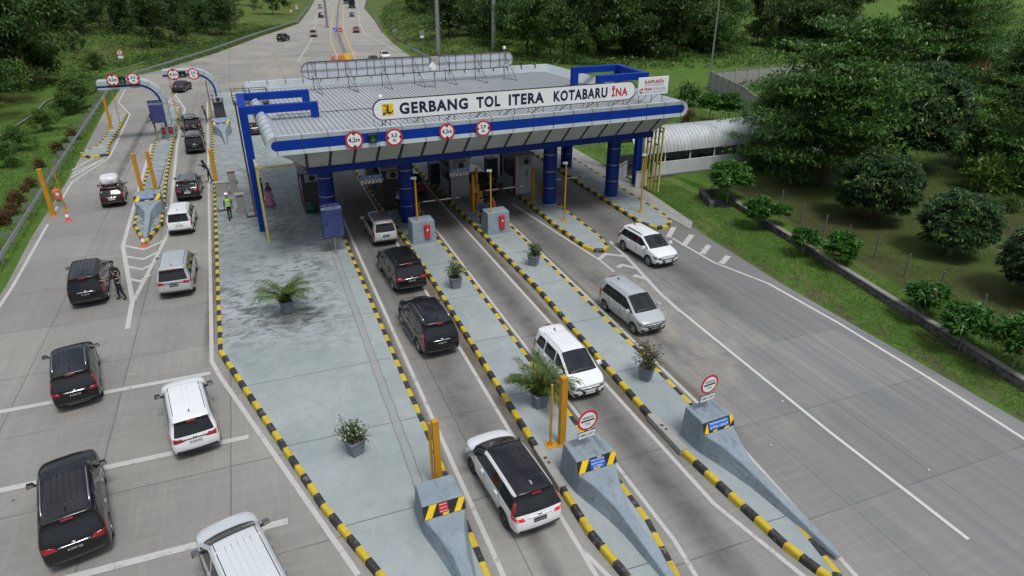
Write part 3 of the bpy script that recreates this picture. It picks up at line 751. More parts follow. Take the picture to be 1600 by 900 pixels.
mb.poly([(lx-ls, lz-ls), (lx+ls, lz-ls), (lx+ls, lz+ls), (lx-ls, lz+ls)], .012, 0, M0)
def arc(cx, cz, r, a0, a1, n=10): return [(cx+r*math.cos(R(a0+(a1-a0)*k/n)), cz+r*math.sin(R(a0+(a1-a0)*k/n))) for k in range(n+1)]
def band_(mb, pts, w, mi):
    for a, b in zip(pts, pts[1:]):
        d = Vector((b[0]-a[0], b[1]-a[1])).normalized(); q = Vector((-d.y, d.x))*w/2
        mb.poly([(a[0]-q.x, a[1]-q.y), (b[0]-q.x, b[1]-q.y), (b[0]+q.x, b[1]+q.y), (a[0]+q.x, a[1]+q.y)], .018, mi, M0)
band_(mb, arc(lx-.17, lz+.09, .14, 120, -80), .055, 1); band_(mb, [(lx-.05, lz-.02), (lx-.02, lz-.16)], .055, 1)
band_(mb, [(lx+.02, lz+.27), (lx+.02, lz-.02)]+arc(lx+.14, lz-.05, .12, 180, 360), .055, 1)
band_(mb, arc(lx-.05, lz-.36, .20, 160, 30, 8), .06, 1); band_(mb, [(lx-.20, lz-.10), (lx-.27, lz-.28)], .06, 1)
mb.build("emblem", [M_LOGOY, M_BLACK], parent=sg)
mb = MB()
for k in range(9):
    x = SL0+.9+k*1.83
    mb.tube([(x, .12, SZ0+.05), (x, .12, ZR+.02)], .022, 5, 0); mb.tube([(x, .12, SZ0+.1), (x-.55, 1.15, ZR+.03), (x-.9, .12, SZ0+.02)], .02, 5)
    mb.tube([(x, .12, SZ1-.1), (x, 1.5, ZR+.02)], .02, 5)
mb.tube([(SL0+.4, .13, SZ0+.12), (SL1-.4, .13, SZ0+.12)], .025, 5); mb.tube([(SL0+.4, .13, SZ1-.12), (SL1-.4, .13, SZ1-.12)], .025, 5)
mb.build("support_frame", M_RUST, parent=sg)

# company board at the right end
cb_ = empty("company_board", crot(0, 1.0, 0), rz, "white rectangular board with two company names at the right end of the canopy", "sign")
x0, x1, z0, z1 = 22.16, 24.38, 7.80, 8.86
mb = MB(); mb.box(((x0+x1)/2, .05, (z0+z1)/2), (x1-x0, .08, z1-z0)); mb.build("panel", M_WHITE, parent=cb_, bevel=.02)
mb = MB(); fit_text(mb, "RAFFLES\u012aA", x0+.45, x1-.35, z1-.24, .22, 0, .02); fit_text(mb, "INVESTASI INDONESIA", x0+.45, x1-.35, z1-.46, .085, 1, .0)
fit_text(mb, "TRANS", x0+.42, x0+1.02, z0+.36, .17, 0, .02); fit_text(mb, "SUMATERA", x0+1.1, x1-.12, z0+.36, .17, 2, .0); fit_text(mb, "BAKAUHENI - TERBANGGI BESAR TOLL", x0+.4, x1-.12, z0+.17, .075, 1, .0)
c0 = (x0+.23, z0+.28)
for a0, a1, mi in ((200, 330, 0), (20, 110, 0), (130, 190, 0)): band_(mb, arc(c0[0], c0[1], .11, a0, a1), .075, mi)
mb.build("lettering", [M_RED, M_SKYB, simple("grey_red_lettering", (.45, .25, .27), .5)], parent=cb_)
mb = MB()
for x in (x0+.15, (x0+x1)/2, x1-.3): mb.tube([(x, .12, z1-.1), (x, .12, ZR+.02)], .022, 5); mb.tube([(x, .12, z0+.3), (x-.3, 1.3, ZR+.03)], .018, 5)
mb.build("support_frame", M_RUST, parent=cb_)

# back of the sign that faces the other way, on a rusty lattice
bs = empty("rear_facing_sign", (0, 0, 0), 0, "back of a long grey sign on a rusty lattice along the far canopy edge", "sign")
def at_y(px, py, Y):
    d = _cm @ Vector(((px-800)/F, -(py-450)/F, -1)); t = Y/d.y; return Vector((d.x*t, Y, CAMH+d.z*t))
PL, PR = at_y(471, 115, 51.2), at_y(802, 90, 52.3)
zc = (PL.z+PR.z)/2+.02; bs.location = (PL.x, PL.y, zc); bs.rotation_euler = (0, 0, math.atan2(PR.y-PL.y, PR.x-PL.x)); BL = math.hypot(PR.x-PL.x, PR.y-PL.y); bh = .60
def stad0(r, x0, x1): return [(x0-r*math.sin(math.pi*k/6), r*math.cos(math.pi*k/6)) for k in range(7)]+[(x1+r*math.sin(math.pi*k/12), -r*math.cos(math.pi*k/12)) for k in range(13)]
mb = MB(); mb.prism(stad0(bh, bh, BL-bh), -.16, -.10, 0, M0); mb.build("panel", simple("sign_back_sheet", (.50, .55, .60), .5, .1, var=.1, dirt=.3), parent=bs)
mb = MB()
for z in (-bh+.03, 0, bh-.03): mb.tube([(bh*.8 if z else 0, .05, z), (BL-(bh*.8 if z else 0), .05, z)], .02, 5)
x = bh*.8; k = 0
while x < BL-.5:
    mb.tube([(x, .05, -bh+.03), (x, .05, bh-.03)], .018, 5); x += .80 if k % 3 else .55; k += 1
pts = stad0(bh, bh, BL-bh); mb.tube([(p[0], .05, p[1]) for p in pts+pts[:1]], .022, 5)
mb.build("lattice", M_RUST, parent=bs)
zr = ZR-zc+.03
for k in range(7):
    mb = MB(); x = .75+k*(BL-1.6)/6
    mb.tube([(x, 0, bh*.9), (x+.25, -2.0, zr)], .024, 5); mb.tube([(x, 0, -bh*.8), (x, -.1, zr)], .03, 5); mb.tube([(x+.05, -.4, zr), (x+.25, -2.0, zr)], .02, 5); mb.tube([(x, -.05, -bh*.6), (x+.2, -1.2, zr+.1)], .016, 4); mb.tube([(x+.13, -1.0, .0), (x+.02, -.2, -.35)], .014, 4)
    mb.build("strut", M_RUST, parent=bs)
# cameras and a lamp box on the roof
def cctv(loc, h, label, rz=0):
    r_ = empty("security_camera_pole", loc, rz, label, "camera")
    mb = MB(); mb.cyl((0, 0, 0), (0, 0, h), .035, n=8); mb.box((0, 0, .02), (.2, .2, .04)); mb.build("pole", M_STEEL, parent=r_)
    mb = MB(); mb.lathe([(.0, h+.22), (.09, h+.2), (.11, h+.08), (.11, h-.02), (.05, h-.10), (0, h-.12)], 14, [0, 0, 0, 1, 1]); mb.cyl((0, 0, h*.45), (.12, 0, h*.45), .05, n=8); mb.build("camera_dome", [M_WHITE, M_DKGREY], parent=r_, smooth=True)
    return r_
cctv(crot(6.35, 2.2, ZR), 1.65, "small dome camera on a thin pole behind the letter G of the long sign")
p = at_y(679, 118, 49.5); lb = empty("floodlight_box", (p.x, 49.5, ZR), R(10), "grey floodlight and control box on a post at the far edge of the roof", "floodlight")
mb = MB(); mb.cyl((0, 0, 0), (0, 0, 1.5), .06, n=8); mb.build("post", M_STEEL, parent=lb)
mb = MB(); mb.box((.05, .1, 1.85), (.55, .35, .62)); mb.build("control_box", M_RAWC, parent=lb, bevel=.02)
mb = MB(); mb.box((0, 0, 0), (.5, .1, .42), 0, 0, Matrix.Translation((-.2, -.22, 1.55)) @ Matrix.Rotation(R(45), 4, 'Y')); mb.build("lamp_panel", M_WHITE, parent=lb, bevel=.015)
p = at_y(788, 95, 51.5); cctv((p.x, 51.5, ZR), 2.3, "white curved camera pole at the far right corner of the canopy roof")
# ================================================================== BULLNOSES, POSTS, BOOTHS, SIGNS, FURNITURE
M_DIRTYW = simple("grimy_white_wall", (.50, .53, .54), .6, var=.1, scale=1.2, dirt=.75, dirtcol=(.13, .14, .07))
M_BOARD = M_NAVY
M_PINKF = simple("red_cabinet_panel", (.25, .012, .018), .45)
M_BOOTHW = simple("booth_white_panel", (.42, .45, .47), .45, var=.06, dirt=.25)
M_GREYP = simple("planter_grey", (.155, .175, .20), .6, var=.1, dirt=.3)
M_SOIL = simple("potting_soil", (.05, .038, .025), .95)

def bull_material():
    n = N("scraped_barrier_concrete"); p = n.pos("obj"); a = n.noise(p, 1.1, 5, .6); k = n.noise(p, 11, 6, .75); s = n.noise(n.scl(p, (5, .5, 5)), 1.3, 6, .72)
    c = n.mix(n.ramp(a, .3, .7), (.185, .235, .275), (.25, .30, .34))
    c = n.mix(n.ramp(s, .56, .68, 0, .6), c, (.085, .09, .095))                       # tyre rubber and scrapes along the flanks
    c = n.mix(n.ramp(k, .58, .70, 0, .75), c, (.33, .325, .30))                       # chips down to bare concrete
    c = n.mix(n.ramp(n.noise(n.scl(p, (3.5, 3.5, .5)), 1.4, 6, .7), .55, .72, 0, .55), c, (.12, .115, .10))
    n.set(col=c, rough=.75, spec=.3); n.bump(n.math('ADD', k, s), .012, .6); return n.m
M_BULL = bull_material()
def bullnose(loc, rz, w, L, h, label, plate, group="concrete bullnose barriers", lw=.34, sign_lines=(), blue=False, hx=None):
    """block at the back (local +Y), tapering tongue to the nose (local -Y)"""
    root = empty("bullnose_barrier", loc, rz, label, "barrier", group)
    b = 1.15; yb = 0.0                                   # back block from y=0 to y=b, tongue from 0 to -L
    mb = MB(); hw = w/2; k = lw/2; f = .12
    # lofted outline stations: (y, half width low, half width top, height)
    st = [(b, hw, hw-.10, h), (.18, hw, hw-.04, h), (.0, hw-.02, hw-.07, h-.42), (-.55, hw*.78, hw*.58, (h-.42)*.93), (-1.35, k+.20, k+.02, h*.50), (-2.0, k+.10, k, h*.44), (-L+.35, k*.8, k*.62, h*.22), (-L, k*.35, k*.2, .24)]
    vs_ = []
    for y, wl_, wt_, hh in st: vs_ += [(-wl_, y, .17), (-wt_, y, hh), (wt_, y, hh), (wl_, y, .17)]
    fs = []
    for i in range(len(st)-1):
        a = i*4; c = a+4
        fs += [(a, a+1, c+1, c), (a+1, a+2, c+2, c+1), (a+2, a+3, c+3, c+2)]
    fs += [(3, 2, 1, 0), tuple(range(len(st)*4-4, len(st)*4))]
    mb.add([Vector(v) for v in vs_], fs)
    mb.build("concrete_body", M_BULL, parent=root, bevel=.06, segs=3)
    # hazard plate on the upper face of the block front
    y0, z0, y1, z1 = .165, h-.03, .0, h-.42
    up = Vector((0, .18, .42)).normalized(); out = Vector((0, -up.z, up.y)); rt = Vector((1, 0, 0)); ctr = Vector((0, .09, h-.21))+out*.012
    M = Matrix(((rt.x, up.x, out.x, ctr.x), (rt.y, up.y, out.y, ctr.y), (rt.z, up.z, out.z, ctr.z), (0, 0, 0, 1)))
    pw, ph = w*.47, .19
    mb = MB(); mb.box((0, 0, 0), (2*pw, 2*ph, .02), 0, 0, M)
    for q in plate:
        mb.poly([(x*pw, y*ph) for x, y in q], .0125, 1, M)
    if blue:
        bw, bh_, bx, by = blue
        mb.poly([(bx-bw, by-bh_), (bx+bw, by-bh_), (bx+bw, by+bh_), (bx-bw, by+bh_)], .016, 3 if len(blue) < 5 else 0, M) if False else mb.add([M @ Vector((bx+sx*bw, by+sy*bh_, .016)) for sx, sy in ((-1, -1), (1, -1), (1, 1), (-1, 1))], [(0, 1, 2, 3)], 3 if not sign_lines or sign_lines[0][0] != 'r' else 4)
        n = len(sign_lines)
        for i, t in enumerate(sign_lines):
            t = t[1:]; v, f_ = text_mesh(t, 1, .01); tw = max(c.x for c in v)-min(c.x for c in v)
            sc = min(1.75*bw/tw, 2*bh_/n*.95)
            mb.text(t, sc, M @ Matrix.Translation((bx, by+bh_*(1-(2*i+1)/n), .019)), 2, .01)
    mb.build("hazard_plate", [M_BLACK, M_LOGOY, M_WHITE, simple("label_blue", (.015, .12, .50), .45), M_RED], parent=root)
    return root
chev = [[(-.93, -1), (-.62, -1), (-.30, 1), (-.61, 1)], [(-.1, -1), (.2, -1), (.52, 1), (.21, 1)], [(.62, -1), (.93, -1), (1, -.5), (1, 1), (.95, 1)]]
plateA = [[(-.97, -1), (-.62, -1), (-.30, 1), (-.65, 1)], [(-.12, -1), (.16, -1), (.22, -.45), (-.05, -.45)], [(.42, -1), (.74, -1), (1, .62), (1, 1), (.74, 1)]]
plateB = [[(-1, -1), (-.68, -1), (-.36, 1), (-.72, 1)], [(-.25, -1), (.12, -1), (.12, -.72), (-.2, -.72)], [(.45, -1), (.78, -1), (1, .3), (1, 1), (.78, 1)], [(.02, .72), (.2, .72), (.3, 1), (.05, 1)]]
plateC = [[(-1, -.9), (-.72, -1), (-.72, .9)], [(-.45, -1), (-.2, -1), (-.1, -.7), (-.4, -.7)], [(.3, -1), (.62, -1), (.7, -.7), (.4, -.7)], [(1, .1), (1, 1), (.76, 1), (.76, -.6)]]
bullnose((3.32, 13.95, 0), R(1), 1.34, 4.6, 1.2, "concrete bullnose with black and yellow stripes on the front end of the wide platform", plateA, blue=(.13, .15, -.02, .03), sign_lines=("rPENGGUNA", "rJALAN TOL", "rHATI-HATI"))
bullnose((8.25, 13.95, 0), R(3), 1.46, 4.9, 1.34, "concrete bullnose with striped plate and round sign, beside the white car with black roof", plateB, blue=(.26, .155, .02, .0), sign_lines=("bHARAP SIAPKAN", "bKARTU ANDA", "bE-TOLL"))
bullnose((12.95, 14.15, 0), R(4), 1.35, 5.1, 1.36, "concrete bullnose whose blue plate reads PASTIKAN SALDO E-TOLL CUKUP, rightmost in the foreground", plateC, blue=(.42, .135, .0, .03), sign_lines=("bPASTIKAN SALDO", "bE-TOLL CUKUP"))
bullnose((-7.52, 48.0, 0), R(2), 1.72, 5.4, 1.35, "concrete bullnose with blue plate on the narrow island between the two left lanes", plateB, blue=(.45, .11, .0, .06), sign_lines=("bPASTIKAN SALDO", "bE-TOLL CUKUP"))
bullnose((-3.15, 71.2, 0), R(4), 1.7, 5.2, 1.5, "small concrete bullnose with bright blue plate beside the right arched gantry", plateB, blue=(.55, .12, .0, .05), sign_lines=("bPASTIKAN SALDO", "bE-TOLL CUKUP"))

def round_gate_sign(loc, rz, label):
    root = empty("toll_gate_sign", loc, rz, label, "sign", "round GERBANG TOL signs")
    mb = MB(); mb.cyl((0, 0, 0), (0, 0, 1.05), .028, n=8); mb.box((0, 0, .012), (.24, .24, .02)); mb.build("post", M_STEEL, parent=root)
    M0 = Matrix.Translation((0, -.035, 1.03)) @ Matrix.Rotation(R(90), 4, 'X'); r = .37
    mb = MB(); mb.lathe([(r, -.012), (r, .0), (0, .0)], 36, 0, M0); mb.lathe([(0, -.013), (r, -.012)], 36, 3, M0); mb.disc(r*.80, .005, 36, 1, M0)
    mb.poly([(-.25, -.03), (.25, -.03), (.25, .03), (-.25, .03)], .009, 2, M0)
    fit_text(mb, "GERBANG", -.215, .215, .115, .085, 2, .012, M0, .009); fit_text(mb, "TOL", -.10, .10, -.125, .085, 2, .012, M0, .009)
    mb.build("round_face", [M_RED, M_WHITE, M_BLACK, M_STEEL], parent=root)
    M1 = Matrix.Translation((0, -.035, .50)) @ Matrix.Rotation(R(90), 4, 'X')
    mb = MB(); mb.box((0, 0, 0), (.66, .26, .02), 1, 0, M1); mb.poly([(-.315, -.115), (.315, -.115), (.315, .115), (-.315, .115)], .0125, 0, M1)
    fit_text(mb, "TEMPEL KARTU", -.285, .285, 0, .10, 1, .008, M1, .016); mb.build("name_plate", [M_WHITE, M_BLACK], parent=root)
    return root
round_gate_sign((8.15, 14.65, 1.33), R(6), "round GERBANG TOL sign standing on the bullnose beside the white car with black roof")
round_gate_sign((12.85, 14.9, 1.35), R(6), "round GERBANG TOL sign standing on the rightmost bullnose in the foreground")

# ---- yellow posts
def square_post(loc, h, w, label, rz=0, group="square yellow guard posts", d=None):
    root = empty("guard_post", loc, rz, label, "post", group)
    mb = MB(); mb.box((0, 0, h/2), (w, d or w, h)); mb.build("pillar", M_YEL, parent=root, bevel=.012)
    mb = MB(); mb.box((0, 0, .012), (w+.16, (d or w)+.16, .02))
    for sx in (-1, 1):
        for sy in (-1, 1): mb.cyl((sx*(w/2+.05), sy*((d or w)/2+.05), .02), (sx*(w/2+.05), sy*((d or w)/2+.05), .05), .014, n=6)
    mb.build("base_plate", M_YEL, parent=root)
    return root
def mast_post(loc, h, label, group="thin yellow sensor posts", head=True):
    root = empty("sensor_post", loc, 0, label, "post", group)
    mb = MB(); mb.cyl((0, 0, 0), (0, 0, h), .045, n=10); mb.build("pole", M_YEL, parent=root, smooth=True, auto=50)
    mb = MB(); mb.box((0, 0, .012), (.34, .34, .022)); mb.hexa([(-.11, -.02, .02), (.11, -.02, .02), (.11, .02, .02), (-.11, .02, .02)], [(-.04, -.02, .2), (.04, -.02, .2), (.04, .02, .2), (-.04, .02, .2)]); mb.build("base_plate", M_YEL, parent=root)
    if head:
        mb = MB(); mb.lathe([(0, h+.13), (.09, h+.11), (.10, h), (.06, h-.05), (0, h-.06)], 12, 0); mb.box((-.14, 0, h+.06), (.2, .12, .12), 0); mb.build("sensor_head", simple("sensor_white", (.55, .55, .52), .5), parent=root)
    return root
square_post((3.60, 15.75, .185), 2.62, .20, "square yellow post just behind the striped bullnose on the wide platform")
square_post((8.12, 16.3, .185), 2.75, .22, "square yellow post on the island right of the palm in a grey pot")
square_post((-13.6, 50.1, 0), 3.2, .26, "tall square yellow post on the left road edge beside the guard rail")
a = square_post((-8.35, 51.9, .185), 3.1, .24, "left one of two square yellow posts behind the bullnose of the narrow island")
square_post((-7.5, 52.3, .185), 3.1, .24, "right one of two square yellow posts behind the bullnose of the narrow island")
square_post((-3.3, 50.8, .185), 3.2, .26, "square yellow post on the platform edge beside the person leaning to a car")
square_post((-13.75, 77.5, .185), 3.1, .24, "square yellow post on the small far left island")
square_post((8.95, 40.6, .185), 2.3, .17, "orange-yellow post beside the blue column left of the first barrier arm")
square_post((12.75, 40.2, .185), 2.6, .17, "taller left orange-yellow post behind the block with two people", group="posts by the centre booth")
square_post((13.55, 41.9, .185), 2.5, .17, "orange-yellow post holding the middle barrier arm", group="posts by the centre booth")
square_post((17.35, 40.9, .185), 2.35, .18, "orange-yellow post in front of the white booth door")
mast_post((3.44, 15.85, .185), 2.5, "thin yellow post next to the square post on the wide platform", head=False)
mast_post((7.72, 16.35, .185), 2.5, "thin yellow post between the potted palm and the square post", head=False)
mast_post((17.72, 36.5, .185), 3.75, "thin yellow sensor post on the round-ended island before the blue column")
mast_post((23.15, 36.1, .185), 3.85, "thin yellow sensor post on the rightmost island")
mast_post((8.0, 36.2, .185), 3.9, "thin yellow sensor post left of the concrete block by the silver car")
mast_post((12.55, 36.1, .185), 3.9, "thin yellow sensor post in front of the block with two people")
mast_post((-13.1, 51.2, 0), 3.0, "thin leaning yellow pole beside the orange barrel at the left road edge", head=False)
mast_post((-13.2, 79.5, .185), 3.4, "thin dark pole on the small far left island", head=False)
mast_post((-8.05, 83.0, .185), 4.4, "thin dark sensor post behind the left arched gantry")
mast_post((-4.2, 78.5, .185), 4.2, "thin dark sensor post left of the dark booth by the right arched gantry")

# ---- extinguisher blocks
def block(loc, w, label, rz=R(2)):
    root = empty("concrete_block", loc, rz, label, "block", "concrete blocks with extinguisher boxes")
    mb = MB(); h = 1.35; mb.hexa([(-w/2, -.02, 0), (w/2, -.02, 0), (w/2, 1.1, 0), (-w/2, 1.1, 0)], [(-w/2+.05, .08, h), (w/2-.05, .08, h), (w/2-.05, 1.05, h), (-w/2+.05, 1.05, h)]); mb.build("concrete_body", M_CONC, parent=root, bevel=.035)
    mb = MB(); mb.box((.18, -.03, .72), (.34, .18, .86)); mb.build("extinguisher_box", M_RED, parent=root, bevel=.04)
    mb = MB(); mb.poly([(.12, -.1225, .78), (.24, -.1225, .78), (.18, -.1225, .95)]); mb.build("flame_mark", M_WHITE, parent=root)
block((8.3, 35.95, .185), 1.45, "grey concrete block with a red extinguisher box behind the shrub planter by lane one")
block((12.98, 35.85, .185), 1.5, "grey concrete block with a red extinguisher box and two people behind it")

# ---- booths
def booth(loc, label, door=True, w=1.35, d=2.6, h=2.75, rz=R(2), dark=False):
    root = empty("toll_booth", loc, rz, label, "booth", "toll booths under the canopy")
    W = M_DKGREY if dark else M_BOOTHW
    mb = MB()
    for sx in (-1, 1):
        for sy in (-1, 1): mb.box((sx*(w/2-.06), sy*(d/2-.06), h/2), (.12, .12, h), 0)
    mb.box((0, 0, .10), (w-.02, d-.02, .2), 0); mb.box((0, -d/2+.04, h/2), (w-.24, .06, h-.02), 0); mb.box((0, d/2-.04, h/2), (w-.24, .06, h-.02), 0)
    mb.build("cabin", W, parent=root, bevel=.015)
    for sx in (-1, 1):
        mb = MB(); mb.box((sx*(w/2-.04), 0, .62), (.06, d-.25, 1.0), 0); mb.box((sx*(w/2-.02), -d/2+.3, h/2), (.07, .42, h-.1), 1); mb.build("side_panel", [W, M_PINKF], parent=root)
        mb = MB(); mb.box((sx*(w/2-.05), .15, 1.62), (.03, d-.75, .98)); mb.build("window", M_GLASSD, parent=root)
    mb = MB(); mb.box((0, 0, h+.06), (w+.25, d+.35, .14)); mb.build("roof", simple("booth_roof", (.30, .32, .34), .5, dirt=.4), parent=root, bevel=.03)
    mb = MB(); mb.box((0, -d/2-.02, 2.42), (.78, .32, .52), 0); mb.lathe([(0, 0), (.2, 0), (.2, .02)], 18, 1, Matrix.Translation((.05, -d/2-.19, 2.42)) @ Matrix.Rotation(R(90), 4, 'X')); mb.build("air_conditioner", [simple("ac_grey", (.33, .34, .34), .5), M_BLACK], parent=root)
    if door:
        mb = MB(); mb.box((0, -d/2-.005, 1.05), (.78, .05, 2.0), 0); mb.box((.17, -d/2-.034, 1.5), (.08, .02, .5), 1); dr = mb.build("door", [M_BOOTHW, M_BLACK], parent=root, bevel=.008)
        mb = MB(); mb.box((.32, -d/2-.05, 1.0), (.03, .05, .16)); mb.build("handle", M_STEEL, parent=dr)
    return root
booth((12.75, 44.6, .185), "white and dark red toll booth with open doorway behind the blue lane sign", door=False)
booth((17.35, 43.9, .185), "white and dark red toll booth with a closed white door left of a blue column")
booth((7.85, 44.0, .185), "dark toll booth partly hidden behind the blue column by the silver car", dark=True, door=False)
booth((2.75, 45.2, .185), "dark booth on the platform left of the first blue column", dark=True, door=False, w=1.2)
booth((-3.35, 77.3, .185), "dark slim booth at the foot of the right arched gantry", dark=True, door=False, w=1.0, d=1.6, h=2.5)
def cabinet(loc, size, label, mat_, cat="cabinet", name="equipment_cabinet", rz=R(2), cap=False, group=None):
    root = empty(name, loc, rz, label, cat, group); mb = MB(); mb.box((0, 0, size[2]/2), size); mb.build("housing", mat_, parent=root, bevel=.02)
    mb = MB(); mb.box((0, 0, size[2]+.03), (size[0]*1.25, size[1]*1.25, .07)) if cap else mb.box((0, 0, size[2]+.015), (size[0]+.05, size[1]+.05, .03)); mb.build("lid", M_RAWC if cap else mat_, parent=root, bevel=.01)
    mb = MB(); mb.box((0, -size[1]/2-.008, size[2]*.5), (size[0]*.78, .016, size[2]*.8)); mb.build("door", mat_, parent=root)
    return root
cabinet((12.1, 47.9, .185), (.75, .9, 1.5), "grey equipment cabinet on the centre island behind the booth", M_DKGREY, group="equipment cabinets")
cabinet((16.6, 47.6, .185), (.8, .9, 1.5), "grey equipment cabinet beside the booth with the white door", M_DKGREY, group="equipment cabinets")
cabinet((14.0, 52.5, .185), (1.9, 1.2, 1.5), "dark low cabinet at the far end of the centre island", M_DKGREY, group="equipment cabinets")
cabinet((7.45, 48.3, .185), (.9, .8, 1.7), "pale grey cabinet on the island behind the first lane sign", simple("pale_cabinet", (.25, .26, .25), .6, dirt=.4), group="equipment cabinets")
cabinet((8.35, 40.5, .185), (.75, .9, 1.7), "dark navy machine at the foot of the blue column by the silver car", simple("navy_machine", (.016, .024, .05), .4), "machine", "ticket_machine")
cabinet((13.15, 41.2, .185), (.55, .5, 1.6), "yellow ticket machine between the two yellow posts of the centre island", M_YEL, "machine", "ticket_machine")
cabinet((3.6, 42.4, .185), (.5, .5, 1.25), "orange machine beside the blue column behind the tariff board", simple("orange_machine", (.35, .09, .015), .5), "machine", "ticket_machine")
cabinet((-2.22, 50.0, .185), (.5, .5, 1.75), "tall grey concrete pillar box with a flat cap, right of the police officer's path", M_RAWC, "pillar box", "concrete_pillar_box", cap=True, group="concrete boxes by the left lanes")
cabinet((-3.0, 50.2, .185), (.85, .5, .95), "wide low grey box beside the tall concrete pillar box", M_RAWC, "box", "concrete_pillar_box", cap=False, group="concrete boxes by the left lanes")
cabinet((-1.78, 45.7, .185), (.48, .48, 1.25), "short grey concrete pillar box with a cap right of the police officer", M_RAWC, "pillar box", "concrete_pillar_box", cap=True, group="concrete boxes by the left lanes")
def hatch(loc, s, label):
    root = empty("manhole_cover", loc, R(3), label, "manhole cover", "raised manhole covers on the platform")
    mb = MB(); mb.box((0, 0, .05), (s*1.25, s, .10)); mb.build("frame", M_DKGREY, parent=root, bevel=.01); mb = MB(); mb.box((0, 0, .12), (s*1.05, s*.8, .05)); mb.build("lid", M_RAWC, parent=root, bevel=.01)
hatch((-1.05, 44.8, .185), .75, "square raised cover right of the short concrete pillar box"); hatch((-2.9, 46.7, .185), .65, "square raised cover left of the police officer"); hatch((-2.55, 53.2, .185), .9, "flat raised cover behind the low grey box")

# ---- scraps of litter on the slabs, too small and many to tell apart
mb = MB(); rl = random.Random(8)
for k in range(26):
    x, y = rl.choice([(rl.uniform(-12, -3), rl.uniform(12, 60)), (rl.uniform(14, 24), rl.uniform(8, 34)), (rl.uniform(4.2, 7), rl.uniform(8, 40)), (rl.uniform(-2, 3.8), rl.uniform(17, 50)), (rl.uniform(25, 27.5), rl.uniform(10, 32))]); zz = .19 if -1.5 < x < 3.9 and y > 17 else .012
    a = rl.uniform(0, 6.28); s = rl.uniform(.025, .055); c_, s_ = math.cos(a)*s, math.sin(a)*s
    mb.poly([(x+c_, y+s_, zz), (x-s_*.7, y+c_*.7, zz+.015), (x-c_, y-s_, zz), (x+s_*.7, y-c_*.7, zz+.02)], 0, rl.choice((0, 0, 1)))
o = mb.build("litter", [M_WHITE, simple("dead_leaf", (.13, .08, .035), .9)]); put_props(o, kind="stuff")
# ---- barrier arms
def boom(loc, L, rz, label):
    root = empty("barrier_gate", loc, rz, label, "barrier", "red and white barrier arms")
    mb = MB(); mb.box((-.16, 0, .5), (.32, .34, 1.0)); mb.build("motor_box", M_YEL, parent=root, bevel=.02)
    mb = MB(); n = 10
    for k in range(n): mb.box((L*(k+.5)/n, 0, .98), (L/n, .05, .07), 0 if k % 4 else 1)
    mb.build("arm", [M_WHITE, M_RED], parent=root)
boom((9.15, 40.6, .185), 2.75, R(1), "white barrier arm across the lane right of the concrete block by the silver car")
boom((13.75, 41.4, .185), 3.1, R(1), "white barrier arm across the third lane beside the white booth door")
boom((18.75, 42.0, .185), 3.3, R(2), "white barrier arm with red ends across the rightmost lane")

# ---- hanging lane signs
def hang_sign(loc, label, w=1.36):
    root = empty("hanging_lane_sign", loc, R(3), label, "sign", "blue hanging lane signs")
    M0 = Matrix.Rotation(R(90), 4, 'X')
    mb = MB(); mb.box((0, 0, 0), (w, .05, .52), 0); mb.box((0, -.027, .13), (w, .01, .27), 1)
    for k in range(6):
        x = -w/2+.08+k*w/6.2; s = .13 if k < 3 else -.13
        if k == 3: x += .02
        x0 = x if s > 0 else x+.13
        mb.poly([(x0, -.25), (x0+.08, -.25), (x0+.08+s, .0), (x0+s, .0)], .027, 2, M0)
    fit_text(mb, "TOTAL BERAT MAKSIMUM", -w*.45, w*.45, .18, .085, 0, .008, M0, .034); fit_text(mb, "KENDARAAN 8 TON", -w*.36, w*.36, .06, .08, 0, .008, M0, .034)
    mb.build("panel", [M_WHITE, M_SKYB, M_RED], parent=root)
    mb = MB(); mb.cyl((w*.4, .04, .2), (w*.4, .04, 1.35), .03, n=8); mb.cyl((-w*.4, .04, .2), (-w*.4, .04, 1.35), .03, n=8); mb.build("hanger", M_STEEL, parent=root)
hang_sign(at_y(581, 280, 40.2), "blue hanging sign with a red and white chevron strip over the first lane")
hang_sign(at_y(718, 268.5, 41.0), "blue hanging sign with a red and white chevron strip before the centre booth")

